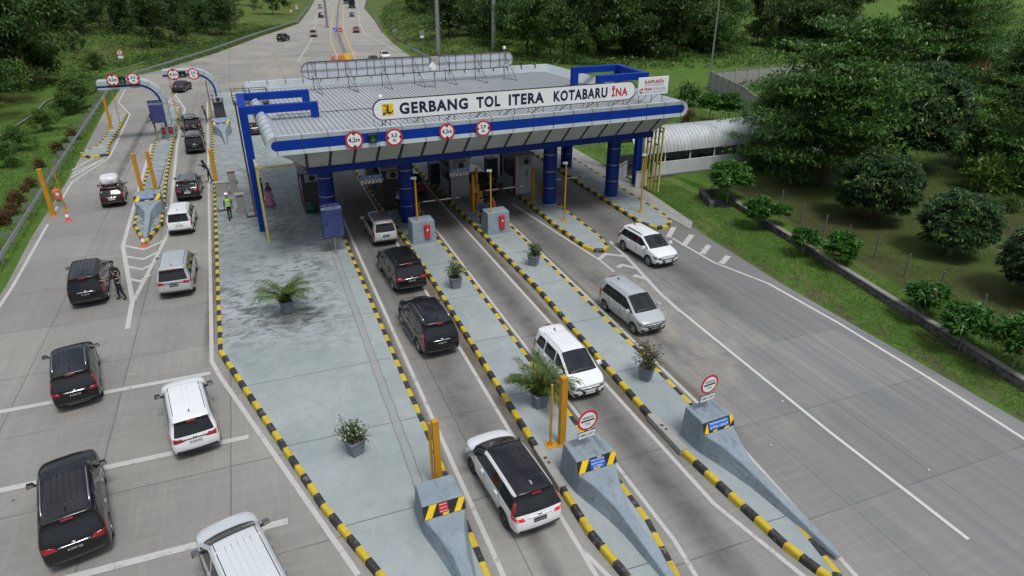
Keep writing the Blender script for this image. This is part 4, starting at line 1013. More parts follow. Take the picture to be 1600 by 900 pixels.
# ---- tariff boards
def tariff(loc, rz, label, posts=1, z=1.05):
    root = empty("tariff_board", loc, rz, label, "sign", "navy tariff boards")
    W, H = 1.22, 2.05; M0 = Matrix.Translation((0, -.06, z+H/2)) @ Matrix.Rotation(R(90), 4, 'X')
    mb = MB(); mb.box((0, 0, -.02), (W, H, .05), 0, 0, M0); mb.poly([(-W/2+.03, -H/2+.03), (W/2-.03, -H/2+.03), (W/2-.03, H/2-.03), (-W/2+.03, H/2-.03)], .007, 1, M0)
    mb.poly([(-W/2+.06, H*.30), (W/2-.06, H*.30), (W/2-.06, H*.385), (-W/2+.06, H*.385)], .011, 2, M0)
    fit_text(mb, "TARIF TOL 2024", -W/2+.07, W/2-.2, H*.435, .09, 2, .01, M0, .011); fit_text(mb, "ITERA KOTABARU", -W*.28, W*.28, H*.342, .075, 0, .008, M0, .014)
    gl = ["GOL I", "GOL II", "GOL III", "GOL IV", "GOL V"]
    for c_, t in enumerate(gl): mb.text(t, .075, M0 @ Matrix.Translation((-.18+c_*.165, H*.265, .011)), 2)
    rows_ = ["BAKAUHENI S", "BAKAUHENI U", "KALIANDA", "SIDOMULYO", "LEMATANG", "NATAR", "TEGINENENG", "METRO", "GUNUNG SUGIH", "TERBANGGI", "KAYU AGUNG", "JAKABARING", "PALEMBANG", "KRAMASAN"]
    for r_, t in enumerate(rows_):
        y = H*.22-r_*.098; v, _ = text_mesh(t, .055); off = -min(q.x for q in v)
        mb.text(t, .055, M0 @ Matrix.Translation((-W/2+.07+off, y, .011)), 2)
        for c_ in range(5): mb.text("%d.%d00" % (14+r_*7+c_*11, (r_*3+c_) % 10), .058, M0 @ Matrix.Translation((-.18+c_*.165, y, .011)), 2)
    fit_text(mb, "PASTIKAN SALDO E-TOLL MENCUKUPI", -W/2+.07, W/2-.07, -H*.455, .06, 2, .006, M0, .011)
    mb.build("board", [simple("board_edge_navy", (.006, .008, .035), .5), M_BOARD, simple("board_white_print", (.24, .28, .42), .5)], parent=root)
    mb = MB()
    for x in ((0,) if posts == 1 else (-.4, .4)): mb.cyl((x, 0, 0), (x, 0, z+H-.1), .04, n=8); mb.box((x, 0, .01), (.25, .25, .02))
    mb.build("post", M_STEEL, parent=root)
tariff((3.16, 36.3, .185), R(4), "navy tariff board with rows of white figures on one post before the blue column", z=1.0)
tariff((-8.35, 69.6, .185), R(3), "navy tariff board at the foot of the left arched gantry", posts=2, z=1.75)

# ---- arched gantries over the left lanes
def gantry(loc, label, reach=4.9, rise=5.0):
    root = empty("arched_gantry", loc, R(2), label, "gantry", "silver arched gantries over the left lanes")
    r = 1.8; w = .62; d = 1.5; zt = rise
    path = [(0, .2)]+[(0, zt-r)]+[(-r+r*math.cos(R(a)), zt-r+r*math.sin(R(a))) for a in range(10, 91, 10)]+[(-reach, zt)]
    def sweep(off_out, off_in, y0, y1, mi, mb):
        o = []; 
        for i, p in enumerate(path):
            a = Vector(path[max(i-1, 0)]); b = Vector(path[min(i+1, len(path)-1)]); t = (b-a).normalized(); n_ = Vector((t.y, -t.x))
            o.append((Vector(p)+n_*off_out, Vector(p)-n_*off_in))
        vs_ = []
        for a, b in o: vs_ += [(a.x, y0, a.y), (a.x, y1, a.y), (b.x, y1, b.y), (b.x, y0, b.y)]
        fs = []
        for i in range(len(o)-1):
            k = i*4
            for q in range(4): fs.append((k+q, k+(q+1) % 4, k+4+(q+1) % 4, k+4+q))
        fs += [(0, 3, 2, 1), tuple(range(len(o)*4-4, len(o)*4))]
        mb.add(vs_, fs, mi)
    mb = MB(); sweep(.46, .30, 0, d, 0, mb)
    for i, t in enumerate([1.2, 2.2, 3.2]): mb.box((.08, d/2, t), (.77, d+.02, .02), 1)
    for a in (0, 30, 60, 90):
        c_ = Vector((-r+r*math.cos(R(a)), 0, zt-r+r*math.sin(R(a)))); mb.box((0, 0, 0), (.78, d+.02, .02), 1, 0, Matrix.Translation((c_.x, d/2, c_.z)) @ Matrix.Rotation(R(-a), 4, 'Y') @ Matrix.Translation((.08, 0, 0)))
    mb.build("arch_cladding", [M_CLAD, M_SEAM], parent=root, smooth=True, auto=30)
    mb = MB(); sweep(.07, .10, -.012, d+.01, 0, mb); mb.build("blue_stripe", M_BLUED, parent=root)
    mb = MB(); mb.box((0, d/2, .5), (1.25, d+.35, .95)); mb.build("plinth", M_CONC, parent=root, bevel=.04)
    mb = MB()
    for x in (-.28, .28): mb.box((x, -.2, .72), (.4, .05, .62), 0); mb.text("!", .25, Matrix.Translation((x, -.23, .72)) @ Matrix.Rotation(R(90), 4, 'X'), 1)
    mb.build("hydrant_hatch", [M_PINKF, M_WHITE], parent=root)
    return root
gantry((-8.0, 71.3, .185), "silver arched gantry reaching over the leftmost lane with two round signs")
gantry((-3.35, 76.8, .185), "silver arched gantry reaching over the second lane from the left", reach=4.6, rise=5.0)
GA = "clearance signs on the arched gantries"
height_sign(at_y(176.5, 125, 71.0), R(2), .54, "4,2", 0, "round red-rimmed sign reading 4,2m at the tip of the left arched gantry", GA)
height_sign(at_y(208, 123, 71.0), R(2), .54, "3,5", 1, "round red-rimmed sign reading 3,5 m on the left arched gantry", GA)
height_sign(at_y(271, 116.5, 76.5), R(2), .56, "4,2", 0, "round red-rimmed sign reading 4,2m at the tip of the right arched gantry", GA)
height_sign(at_y(302, 115.5, 76.5), R(2), .56, "2,9", 1, "round red-rimmed sign reading 2,9 m on the right arched gantry", GA)
lane_signal(at_y(191, 125.5, 71.0), R(2), .56, "square signal with a green arrow on the left arched gantry", "green arrow lane signals")
lane_signal(at_y(285, 116.5, 76.5), R(2), .62, "square signal with a green arrow on the right arched gantry", "green arrow lane signals")

# ---- planters
def leaf_quads(P, D, Nn, L, W, droop=.0):
    """leaf blades as folded diamonds: P base, D direction, Nn up-ish normal"""
    S = np.cross(D, Nn); S /= np.linalg.norm(S, axis=1, keepdims=True)+1e-9
    mid = P+D*(L*.5)[:, None]; tip = P+D*L[:, None]+np.array([0, 0, -1])*(droop*L)[:, None]
    V = np.stack([P, mid+S*(W*.5)[:, None], tip, mid-S*(W*.5)[:, None]], 1).reshape(-1, 3)
    n = len(P); Fq = np.arange(4*n).reshape(-1, 4)
    return V, Fq
def np_mesh(name, V, Fq, mats, mi=None, smooth=False):
    me = bpy.data.meshes.new(name); n = len(V); m = len(Fq); k = Fq.shape[1]
    me.vertices.add(n); me.vertices.foreach_set("co", np.asarray(V, dtype=np.float32).ravel())
    me.loops.add(m*k); me.loops.foreach_set("vertex_index", np.asarray(Fq, dtype=np.int32).ravel())
    me.polygons.add(m); me.polygons.foreach_set("loop_start", np.arange(0, m*k, k, dtype=np.int32)); me.polygons.foreach_set("loop_total", np.full(m, k, dtype=np.int32))
    if mi is not None: me.polygons.foreach_set("material_index", np.asarray(mi, dtype=np.int32))
    for q in mats: me.materials.append(q)
    me.update(calc_edges=True); me.validate(); return me
def leaf_mat(name, dark, light, tip=None, gloss=.45, trans=.25, tipamt=.08):
    n = N(name); gm = n.new("ShaderNodeNewGeometry"); r_ = gm.outputs["Random Per Island"]
    oi = n.new("ShaderNodeObjectInfo").outputs["Random"]
    c = n.mix(r_, dark, light)
    c = n.mix(n.math('MULTIPLY', oi, .45), c, tuple(v*.62 for v in dark))
    if tip: c = n.mix(n.ramp(r_, 1-tipamt, 1-tipamt+.01), c, tip)
    n.set(col=c, rough=gloss, spec=.35)
    tr = n.new("ShaderNodeBsdfTranslucent"); n.put(tr.inputs[0], c); ms = n.new("ShaderNodeMixShader"); ms.inputs[0].default_value = trans
    out = n.t.nodes["Material Output"]; n.link(n.b.outputs[0], ms.inputs[1]); n.link(tr.outputs[0], ms.inputs[2]); n.link(ms.outputs[0], out.inputs[0])
    return n.m
L_PALM = leaf_mat("palm_leaf", (.05, .105, .012), (.12, .22, .03), (.26, .19, .05), tipamt=.1)
L_BUSH = leaf_mat("bush_leaf", (.035, .075, .015), (.10, .16, .04), (.20, .17, .06), tipamt=.06)
L_DRY = leaf_mat("dry_bush_leaf", (.05, .055, .018), (.15, .13, .045), (.10, .06, .03), tipamt=.2)
L_FLOW = leaf_mat("pale_flower", (.55, .55, .42), (.75, .74, .62), gloss=.6)
M_BARK = simple("bark", (.10, .075, .05), .9, var=.3, scale=4, bump=.6)
M_PALEB = simple("pale_bark", (.26, .24, .21), .9, var=.25, scale=4, bump=.4)
def pot(root, r=.27, h=.56):
    mb = MB(); a = r*.72
    mb.hexa([(-a, -a, 0), (a, -a, 0), (a, a, 0), (-a, a, 0)], [(-r, -r, h), (r, -r, h), (r, r, h), (-r, r, h)]); mb.box((0, 0, h+.01), (2*r+.06, 2*r+.06, .05)); p_ = mb.build("pot", M_GREYP, parent=root, bevel=.015)
    mb = MB(); mb.poly([(-r+.03, -r+.03), (r-.03, -r+.03), (r-.03, r-.03), (-r+.03, r-.03)], h+.04); mb.build("soil", M_SOIL, parent=p_)
def palm_pot(loc, label, sc, seed, rz=.3):
    r_ = np.random.default_rng(seed); root = empty("potted_palm", loc, rz, label, "potted plant", "plants in grey planters on the islands"); pot(root)
    P, D, Nn, L, W = [], [], [], [], []; stems = MB()
    for k in range(26):
        az = r_.uniform(0, 2*np.pi); el = r_.uniform(.6, 1.5); Lf = sc*r_.uniform(.8, 1.2); pts = []
        x = np.array([r_.normal(0, .07), r_.normal(0, .07), .62]); 
        for s in range(9):
            pts.append(tuple(x)); e = el-(s/8)**1.5*r_.uniform(1.2, 1.9)*.72
            x = x+np.array([np.cos(az)*np.cos(e), np.sin(az)*np.cos(e), np.sin(e)])*Lf/8
        stems.tube(pts, [.014*(1-i/10) for i in range(9)], 4)
        pts = np.array(pts)
        for s in range(1, 9):
            t = pts[s]-pts[s-1]; t /= np.linalg.norm(t)
            side = np.cross(t, [0, 0, 1]); side /= np.linalg.norm(side)+1e-6; up = np.cross(side, t)
            for q in np.linspace(0, 1, 4):
                for sd in (-1, 1):
                    d = t*.95+side*sd*.62+up*.10+r_.normal(0, .1, 3); d /= np.linalg.norm(d)
                    P.append(pts[s-1]*(1-q)+pts[s]*q); D.append(d); Nn.append(up); L.append(sc*.34*(1-.5*abs(s/8-.45))*r_.uniform(.8, 1.1)); W.append(.034)
    V, Fq = leaf_quads(*map(np.array, (P, D, Nn, L, W)), droop=.45)
    o = bpy.data.objects.new("fronds", np_mesh("fronds", V, Fq, [L_PALM])); COL.objects.link(o); o.parent = root; put_props(o, kind=None)
    stems.build("frond_stems", simple("palm_stem", (.14, .16, .05), .6), parent=root)
    return root
def shrub_pot(loc, label, sc, seed, leaf, flowers=0, tall=1.0):
    r_ = np.random.default_rng(seed); root = empty("potted_shrub", loc, r_.uniform(0, .8), label, "potted plant", "plants in grey planters on the islands"); pot(root)
    P, D, Nn, L, W = [], [], [], [], []; mb = MB(); F_ = []
    for k in range(26):
        az = r_.uniform(0, 2*np.pi); el = r_.uniform(.35, 1.5); l = sc*r_.uniform(.5, 1.0)
        d = np.array([np.cos(az)*np.cos(el), np.sin(az)*np.cos(el), np.sin(el)*tall]); b = np.array([0, 0, .6]); e = b+d*l; m_ = b+d*l*.5+r_.normal(0, .05, 3)
        mb.tube([tuple(b), tuple(m_), tuple(e)], [.012, .009, .004], 4)
        for q in range(34):
            t = r_.uniform(.35, 1.05); p = b+d*l*t+r_.normal(0, .075*sc, 3); dd = r_.normal(0, 1, 3)+d; dd /= np.linalg.norm(dd)
            P.append(p); D.append(dd); Nn.append(r_.normal(0, .5, 3)+[0, 0, 1]); L.append(r_.uniform(.07, .13)); W.append(r_.uniform(.035, .06))
        if flowers: F_ += [e+r_.normal(0, .07, 3) for _ in range(flowers)]
    V, Fq = leaf_quads(*map(np.array, (P, D, Nn, L, W)), droop=.1)
    o = bpy.data.objects.new("foliage", np_mesh("foliage", V, Fq, [leaf])); COL.objects.link(o); o.parent = root
    mb.build("stems", M_BARK, parent=root)
    if F_:
        n = len(F_); D = r_.normal(0, 1, (n, 3)); D /= np.linalg.norm(D, axis=1, keepdims=True)
        V, Fq = leaf_quads(np.array(F_), D, r_.normal(0, 1, (n, 3)), np.full(n, .09), np.full(n, .07)); o = bpy.data.objects.new("flowers", np_mesh("flowers", V, Fq, [L_FLOW])); COL.objects.link(o); o.parent = root
palm_pot((*g(449, 487, .185)[:2], .185), "potted palm on the dark stain of the wide platform", 1.25, 1)
palm_pot((*g(843, 634, .185)[:2], .185), "large potted palm on the island beside the white car with roof rails", 1.4, 2, .1)
shrub_pot((*g(712, 449, .185)[:2], .185), "green leafy shrub in a grey planter near the block with the extinguisher by lane one", .95, 3, L_BUSH)
shrub_pot((*g(834, 414, .185)[:2], .185), "loose green shrub in a grey planter on the island beside the third lane's dark track", .85, 4, L_BUSH, tall=.8)
shrub_pot((*g(1009, 592, .185)[:2], .185), "sparse brownish shrub in a square grey planter before the silver MPV", 1.0, 5, L_DRY, tall=1.25)
shrub_pot((*g(556, 708, .185)[:2], .185), "white-flowered plant in a grey planter on the wide platform", .75, 6, L_BUSH, flowers=3, tall=1.15)

# ---- cones, barrels, chair, small things
def cone(loc, label, rz=0):
    root = empty("traffic_cone", loc, rz, label, "traffic cone", "orange traffic cones")
    mb = MB(); mb.box((0, 0, .02), (.40, .40, .04), 0); mb.lathe([(.16, .04), (.125, .24), (.118, .28), (.085, .44), (.078, .48), (.03, .74), (0, .74)], 16, [0, 0, 1, 1, 0, 0]); mb.build("cone_body", [M_ORANGE, M_WHITE], parent=root)
cone((*g(107, 345)[:2], 0), "orange and white traffic cone left of the car with a bag on its roof"); cone((*g(225, 384)[:2], 0), "dirty orange traffic cone at the tip of the narrow island")
br = empty("barrier_barrel", (*g(95, 322)[:2], .55), .3, "faded orange water barrel hung on the thin pole at the left road edge", "barrel"); mb = MB(); mb.lathe([(0, 0), (.27, 0), (.29, .15), (.27, .3), (.29, .45), (.25, .62), (.10, .68), (.10, .76), (0, .76)], 18); mb.build("barrel_body", M_ORANGE, parent=br, smooth=True, auto=40)
mb = MB(); mb.box((.0, -.29, .38), (.2, .02, .2)); mb.build("reflector", M_WHITE, parent=br); mb = MB(); mb.box((0, 0, -.28), (.3, .3, .55)); mb.build("foot", M_RAWC, parent=br)
ch = empty("plastic_chair", (*g(487, 335, .185)[:2], .185), 2.6, "green plastic chair on the platform left of the tariff board", "chair"); MG = simple("green_plastic", (.02, .17, .12), .45)
mb = MB(); mb.box((0, 0, .43), (.46, .44, .03)); mb.build("seat", MG, parent=ch, bevel=.01)
for sx in (-1, 1):
    for sy in (-1, 1): mb = MB(); mb.cyl((sx*.22, sy*.2, 0), (sx*.19, sy*.18, .42), .018, n=6); mb.build("leg", MG, parent=ch)
    mb = MB(); mb.tube([(sx*.23, -.2, .43), (sx*.24, -.2, .62), (sx*.24, .18, .64), (sx*.22, .22, .44)], .016, 5); mb.build("armrest", MG, parent=ch)
mb = MB()
for k in range(5): mb.box((-.16+.08*k, .235, .66), (.045, .02, .42))
mb.box((0, .24, .88), (.44, .025, .08)); mb.build("backrest", MG, parent=ch)
mb = MB()
rr_ = random.Random(3)
# fuel-stained broken kerb steel by the bullnoses
for (x, y) in ((7.27, 15.4), (11.86, 15.5)):
    o = MB(); o.box((0, 0, .12), (.30, 2.1, .22)); o.box((0, .35, .235), (.12, .12, .02), 1); o.box((.02, .1, .235), (.1, .1, .02), 1)
    o = o.build("steel_edge_channel", [M_RAWC, M_RUST], bevel=.02, loc=(x, y, .02)); put_props(o, "rusty steel-edged kerb piece beside the %s bullnose" % ("middle" if x < 9 else "rightmost"), "kerb piece")

# ================================================================== GUARD RAILS
def guardrail(pts, label, double=False, z=.72, post=2.0, blades=False, group="steel guard rails"):
    root = empty("guard_rail", (pts[0][0], pts[0][1], 0), 0, label, "guard rail", group)
    o = Vector((pts[0][0], pts[0][1], 0)); P = [Vector((x, y, 0))-o for x, y in pts]
    dense = []
    for a, b in zip(P, P[1:]):
        n = max(1, int((b-a).length/4)); dense += [a+(b-a)*k/n for k in range(n)]
    dense.append(P[-1])
    prof = [(.0, -.16), (.05, -.11), (.05, -.06), (.0, -.01), (.0, .01), (.05, .06), (.05, .11), (.0, .16)]
    for sd in ((1, -1) if double else (1,)):
        mb = MB(); vs_ = []
        for i, p in enumerate(dense):
            t = (dense[min(i+1, len(dense)-1)]-dense[max(i-1, 0)]).normalized(); n_ = Vector((t.y, -t.x, 0))*sd
            vs_ += [p+n_*((.12 if double else .06)+a)+Vector((0, 0, z+b)) for a, b in prof]
        m = len(prof); mb.add(vs_, [(i*m+k, i*m+k+1, (i+1)*m+k+1, (i+1)*m+k) for i in range(len(dense)-1) for k in range(m-1)])
        mb.build("rail", M_STEEL, parent=root)
    L = 0; nxt = 0.0
    pm = MB(); count = 0
    pts_post = []
    for a, b in zip(P, P[1:]):
        d = (b-a); l = d.length; 
        while nxt < L+l:
            pts_post.append((a+d*((nxt-L)/l), math.atan2(d.y, d.x))); nxt += post
        L += l
    return root, pts_post
def rail_posts(root, pp, blades=False, h=.85, limit=90):
    mb = MB(); mb.box((0, 0, h/2-.1), (.09, .13, h+.2)); me = mb.mesh("post", [M_STEEL])
    mb = MB(); mb.box((0, -.28, h-.18), (.02, .50, .42)); mb.cyl((0, -.02, 0), (0, -.02, h), .05, n=6); me2 = mb.mesh("post", [M_STEEL])
    for p, a in pp[:limit]:
        o = bpy.data.objects.new("post", me2 if blades else me); COL.objects.link(o); o.parent = root; o.location = p; o.rotation_euler = (0, 0, a if not blades else a-R(90)*0)
gl = [(-14.2, 15), (-14.3, 41.3), (-15.05, 55), (-15.6, 65.5), (-16.6, 88), (-17.3, 102.6), (-17.0, 109.5), (-15.6, 117.6), (-12.5, 126), (-5.6, 146.5), (2.6, 175.5), (9.3, 196.5), (15.8, 217.5), (24.8, 281), (36.6, 372)]
root, pp = guardrail(gl, "long steel guard rail along the left road edge with short cross plates", post=3.0)
mbp = MB(); mbp.box((0, .12, .35), (.10, .14, .95)); mbp.box((0, .34, .62), (.03, .55, .42), 0); pm = mbp.mesh("post", [M_STEEL])
for p, a in pp[:96]:
    o = bpy.data.objects.new("post", pm); COL.objects.link(o); o.parent = root; o.location = p; o.rotation_euler = (0, 0, a)
root, pp = guardrail([g(540, 88)[:2], g(530, 62)[:2], g(527, 45)[:2], g(528, 20)[:2], g(531, 0)[:2], (80, 560)], "double steel guard rail on the median of the far highway", double=True, post=6); rail_posts(root, pp, limit=60)
root, pp = guardrail([g(597, 52)[:2], g(589, 38)[:2], g(578, 15)[:2], g(573, 3)[:2]], "steel guard rail along the right edge of the far highway", post=5); rail_posts(root, pp)
root, pp = guardrail([g(637, 77)[:2], g(664, 92)[:2], g(700, 104)[:2]], "short steel guard rail end at the right verge beyond the canopy", post=2.5); rail_posts(root, pp)

# ================================================================== LIGHT MASTS, ROADSIDE SIGNS, WALLS, WALKWAY
def mast(loc, h, r, label, group="tall grey light masts", arm=True):
    root = empty("light_mast", loc, 0, label, "light pole", group)
    mb = MB(); mb.cyl((0, 0, .5), (0, 0, h), r, r*.5, n=14); mb.cyl((0, 0, 0), (0, 0, .55), r*1.15, n=14); mb.box((0, 0, .03), (r*3.4, r*3.4, .06)); mb.build("shaft", M_STEEL, parent=root, smooth=True, auto=40)
    mb = MB()
    for k in range(6):
        a = k*math.pi/3; mb.box((math.cos(a)*r*3.4, math.sin(a)*r*3.4, h+.1), (.5, .4, .22), 0, a)
    mb.cyl((0, 0, h), (0, 0, h+.1), r*3.2, n=14)
    mb.build("lamp_head", M_DKGREY, parent=root); return root
mast(g(686, 88), 22, .48, "left one of two thick grey light masts beyond the canopy"); mast(g(772, 84), 22, .50, "right one of two thick grey light masts beyond the canopy, before dark trees")
mast(g(1107, 136), 15, .13, "slim light pole beside the concrete wall corner on the right"); mast((22.3, 197, 0), 22, .35, "thin light mast on the median of the far highway")
def road_sign(loc, h, face_, label, plate=True, rz=0.0, back=False):
    root = empty("road_sign", loc, rz, label, "sign", "small roadside signs")
    mb = MB(); mb.cyl((0, 0, 0), (0, 0, h+.3), .045, n=8); mb.build("post", M_STEEL, parent=root)
    M0 = Matrix.Translation((0, -.06, h)) @ Matrix.Rotation(R(90), 4, 'X'); mb = MB(); r = .45
    if face_ == "noentry": mb.disc(r*1.1, .0, 30, 0, M0); mb.poly([(-.33, -.08), (.33, -.08), (.33, .08), (-.33, .08)], .006, 1, M0)
    elif face_ == "keepleft": mb.disc(r*1.1, .0, 30, 3, M0); mb.poly([(.22, .30), (.30, .22), (-.08, -.16), (-.16, -.08)], .006, 1, M0); mb.poly([(-.30, -.30), (.06, -.30), (-.30, .06)], .006, 1, M0)
    elif face_ == "nostop":
        mb.disc(r, 0, 30, 0, M0); mb.disc(r*.78, .004, 30, 1, M0); mb.text("S", .55, M0 @ Matrix.Translation((0, 0, .007)), 2, .03); mb.poly([(-.28, .22), (-.22, .28), (.28, -.22), (.22, -.28)], .010, 0, M0)
    elif face_ == "speed":
        mb.disc(r, 0, 30, 0, M0); mb.disc(r*.78, .004, 30, 1, M0); mb.text("60", .42, M0 @ Matrix.Translation((0, 0, .007)), 2, .02)
    else: mb.box((0, 0, 0), (.95, .7, .03), 4, 0, M0)
    mb.lathe([(0, -.012), (r, -.01)], 24, 4, M0)
    mb.build("sign_face", [M_RED, M_WHITE, M_BLACK, simple("sign_blue", (.02, .13, .55), .4), M_STEEL], parent=root)
    if plate: mb = MB(); mb.box((0, -.06, h-.68), (.75, .03, .38)); mb.build("text_plate", M_WHITE, parent=root)
    return root
road_sign((*g(194, 111)[:2], -.1), 2.9, "nostop", "round no-stopping sign with a white plate on the left verge behind the arched gantry")
road_sign((*g(465, 24)[:2], 0), 3.0, "nostop", "round no-stopping sign with a white plate on the far left highway verge"); road_sign((*g(457, 34)[:2], 0), 3.0, "speed", "round red-rimmed sign nearer the canopy on the far left highway verge", plate=False)
root = road_sign((*g(525, 63)[:2], 0), 2.2, "keepleft", "round blue arrow sign at the head of the highway median", plate=False); road_sign((*g(533.5, 63)[:2], 0), 2.2, "noentry", "round red no-entry sign at the head of the highway median", plate=False)
road_sign((*g(618, 68)[:2], 1.0), 1.6, "board", "small blank grey board on the green slope right of the highway", plate=False); road_sign((*g(661, 88)[:2], .8), 3.3, "board", "grey backs of two plates on a pole beside the left thick light mast", plate=True)
def water_barrier(loc, label, m_, rz):
    root = empty("water_barrier", loc, rz, label, "barrier", "plastic barriers at the median end")
    mb = MB(); mb.hexa([(-.6, -.28, 0), (.6, -.28, 0), (.6, .28, 0), (-.6, .28, 0)], [(-.55, -.1, .95), (.55, -.1, .95), (.55, .1, .95), (-.55, .1, .95)]); mb.build("barrier_body", m_, parent=root, bevel=.04)
    mb = MB(); mb.box((0, 0, .97), (.3, .16, .06)); mb.build("cap", m_, parent=root)
water_barrier(g(534, 95), "orange plastic barrier at the end of the highway median", M_ORANGE, .4); water_barrier(g(543, 92.5), "yellow and black crash cushion at the end of the highway median", M_LOGOY, -.5); water_barrier(g(521, 97), "low orange barrier left of the median end, just above the sign back", M_ORANGE, 1.0)

# concrete panel wall beyond the walkway on the right
def panel_wall(pts, h, label, hz=lambda x, y: 0):
    root = empty("concrete_wall", (pts[0][0], pts[0][1], 0), 0, label, "wall", "grey panel walls on the right")
    o = Vector((*pts[0], 0))
    for a, b in zip(pts, pts[1:]):
        a = Vector((*a, 0))-o; b = Vector((*b, 0))-o; d = b-a; n = max(1, round(d.length/2.5)); ang = math.atan2(d.y, d.x)
        for k in range(n):
            c = a+d*(k+.5)/n; mb = MB(); mb.box((0, 0, h/2-.2), (d.length/n-.2, .08, h+.2)); q = mb.build("wall_panel", M_RAWC, parent=root, loc=c, rz=ang)
            p = a+d*k/n; mb = MB(); mb.box((0, 0, h/2), (.2, .2, h+.35)); mb.build("post", M_RAWC, parent=root, loc=p, rz=ang, bevel=.01)
        mb = MB(); mb.box((0, 0, h+.04), (d.length, .16, .08)); mb.build("coping", simple("wall_coping", (.13, .125, .115), .85, dirt=.5), parent=root, loc=(a+b)/2, rz=ang)
    return root
panel_wall([(80, 80), (70, 78.6), (58.8, 77.2), (55, 66), (51.9, 60), (51, 54)], 2.1, "long grey concrete panel wall with posts behind the barrel-roofed walkway")

# covered walkway
wk = empty("covered_walkway", (26.9, 43.35, 0), R(.8), "covered walkway with a white ribbed barrel roof and low white walls", "walkway")
WL = 19.5; M_BARREL = simple("white_roof_sheet", (.48, .50, .51), .42, .2, var=.12, scale=.7, dirt=.55, dirtcol=(.14, .13, .10))
mb = MB(); NS = 14; rad = 1.95; vs_ = []; xs = []; x = 0
while x < WL: xs += [(x, 0), (x+.21, 0), (x+.23, .05), (x+.30, .05)]; x += .33
for px2, dz in xs:
    for k in range(NS+1):
        a = R(168)*k/NS+R(6); vs_.append((px2, 1.9-(rad+dz)*math.cos(a), 1.72+(rad+dz)*math.sin(a)*.92))
m = NS+1; mb.add(vs_, [(i*m+k, i*m+k+1, (i+1)*m+k+1, (i+1)*m+k) for i in range(len(xs)-1) for k in range(NS)]); mb.build("barrel_roof", M_BARREL, parent=wk, smooth=True, auto=30)
for k in range(9):
    for y in (.12, 3.7): mb = MB(); mb.cyl((.5+k*2.35, y, 0), (.5+k*2.35, y, 1.98), .05, n=8); mb.build("post", M_WHITE, parent=wk)
mb = MB(); mb.box((WL/2+1.0, 0, .62), (WL-1.6, .12, 1.1)); mb.build("low_wall", M_DIRTYW, parent=wk, bevel=.01)
mb = MB(); mb.box((WL/2+.2, 3.75, .5), (WL-.4, .12, .9)); mb.build("low_wall", M_DIRTYW, parent=wk)
mb = MB(); mb.box((WL/2, 1.9, .02), (WL, 3.5, .06)); mb.build("floor_slab", M_RAWC, parent=wk)
mb = MB(); mb.box((WL/2+.8, -.14, .05), (WL-1.6, .3, .22)); mb.build("plinth", simple("dark_plinth", (.10, .10, .10), .8, dirt=.5), parent=wk)
mb = MB()
for k in range(5):
    mb.box((3.2+k*2.7, 1.1+.5*(k % 3), .62), (.25, .7, .5), 0); mb.cyl((3.2+k*2.7, .8+.5*(k % 3), .33), (3.2+k*2.7, .8+.5*(k % 3), .34), .3, n=10)
o = None
mbx = MB()
def motorbike(loc, rz, label):
    root = empty("parked_motorbike", loc, rz, label, "motorbike", "motorbikes parked in the walkway")
    mb = MB(); mb.hexa([(-.12, -.55, .45), (.12, -.55, .45), (.14, .5, .55), (-.14, .5, .55)], [(-.10, -.45, .85), (.10, -.45, .85), (.12, .6, .80), (-.12, .6, .80)]); mb.hexa([(-.2, -.72, .5), (.2, -.72, .5), (.18, -.5, .45), (-.18, -.5, .45)], [(-.12, -.6, 1.0), (.12, -.6, 1.0), (.1, -.45, .95), (-.1, -.45, .95)]); mb.build("body", M_DKGREY, parent=root, bevel=.04)
    for y in (-.65, .6): mb = MB(); mb.lathe([(.20, -.05), (.28, -.05), (.29, 0), (.28, .05), (.20, .05), (.05, .04), (.05, -.04), (.2, -.05)], 16, 0, Matrix.Translation((0, y, .29)) @ Matrix.Rotation(R(90), 4, 'Y')); mb.build("wheel", M_BLACK, parent=root)
    mb = MB(); mb.tube([(-.34, -.5, 1.02), (0, -.55, 1.0), (.34, -.5, 1.02)], .018, 5); mb.build("handlebar", M_STEEL, parent=root)
for k, (x, y) in enumerate(((30.2, 45.1), (31.2, 45.3), (33.2, 45.0), (35.0, 45.4), (38.6, 45.1))): motorbike((x, y, .05), .2*k, "dark motorbike number %s in the walkway" % k if False else ["dark motorbike nearest the canopy under the barrel roof", "second dark motorbike from the canopy under the barrel roof", "dark motorbike at the middle post of the barrel roof", "dark motorbike left of the tree branches under the barrel roof", "farthest dark motorbike under the barrel roof"][k])
# gate leaves of the walkway entrance
for (x, y, ang, L, lab) in ((25.35, 43.2, R(38), 1.9, "grimy white wall panel left of the walkway entrance"), (25.9, 41.4, R(8), 1.15, "short white wall panel with a mould stain beside the yellow slats")):
    root = empty("low_white_wall", (x, y, 0), ang, lab, "wall", "low white walls by the walkway"); mb = MB(); mb.box((L/2, 0, .62), (L, .12, 1.2)); mb.build("panel", M_DIRTYW, parent=root, bevel=.01); mb = MB(); mb.box((L/2, 0, 1.24), (L+.04, .18, .05)); mb.build("coping", M_RAWC, parent=root)
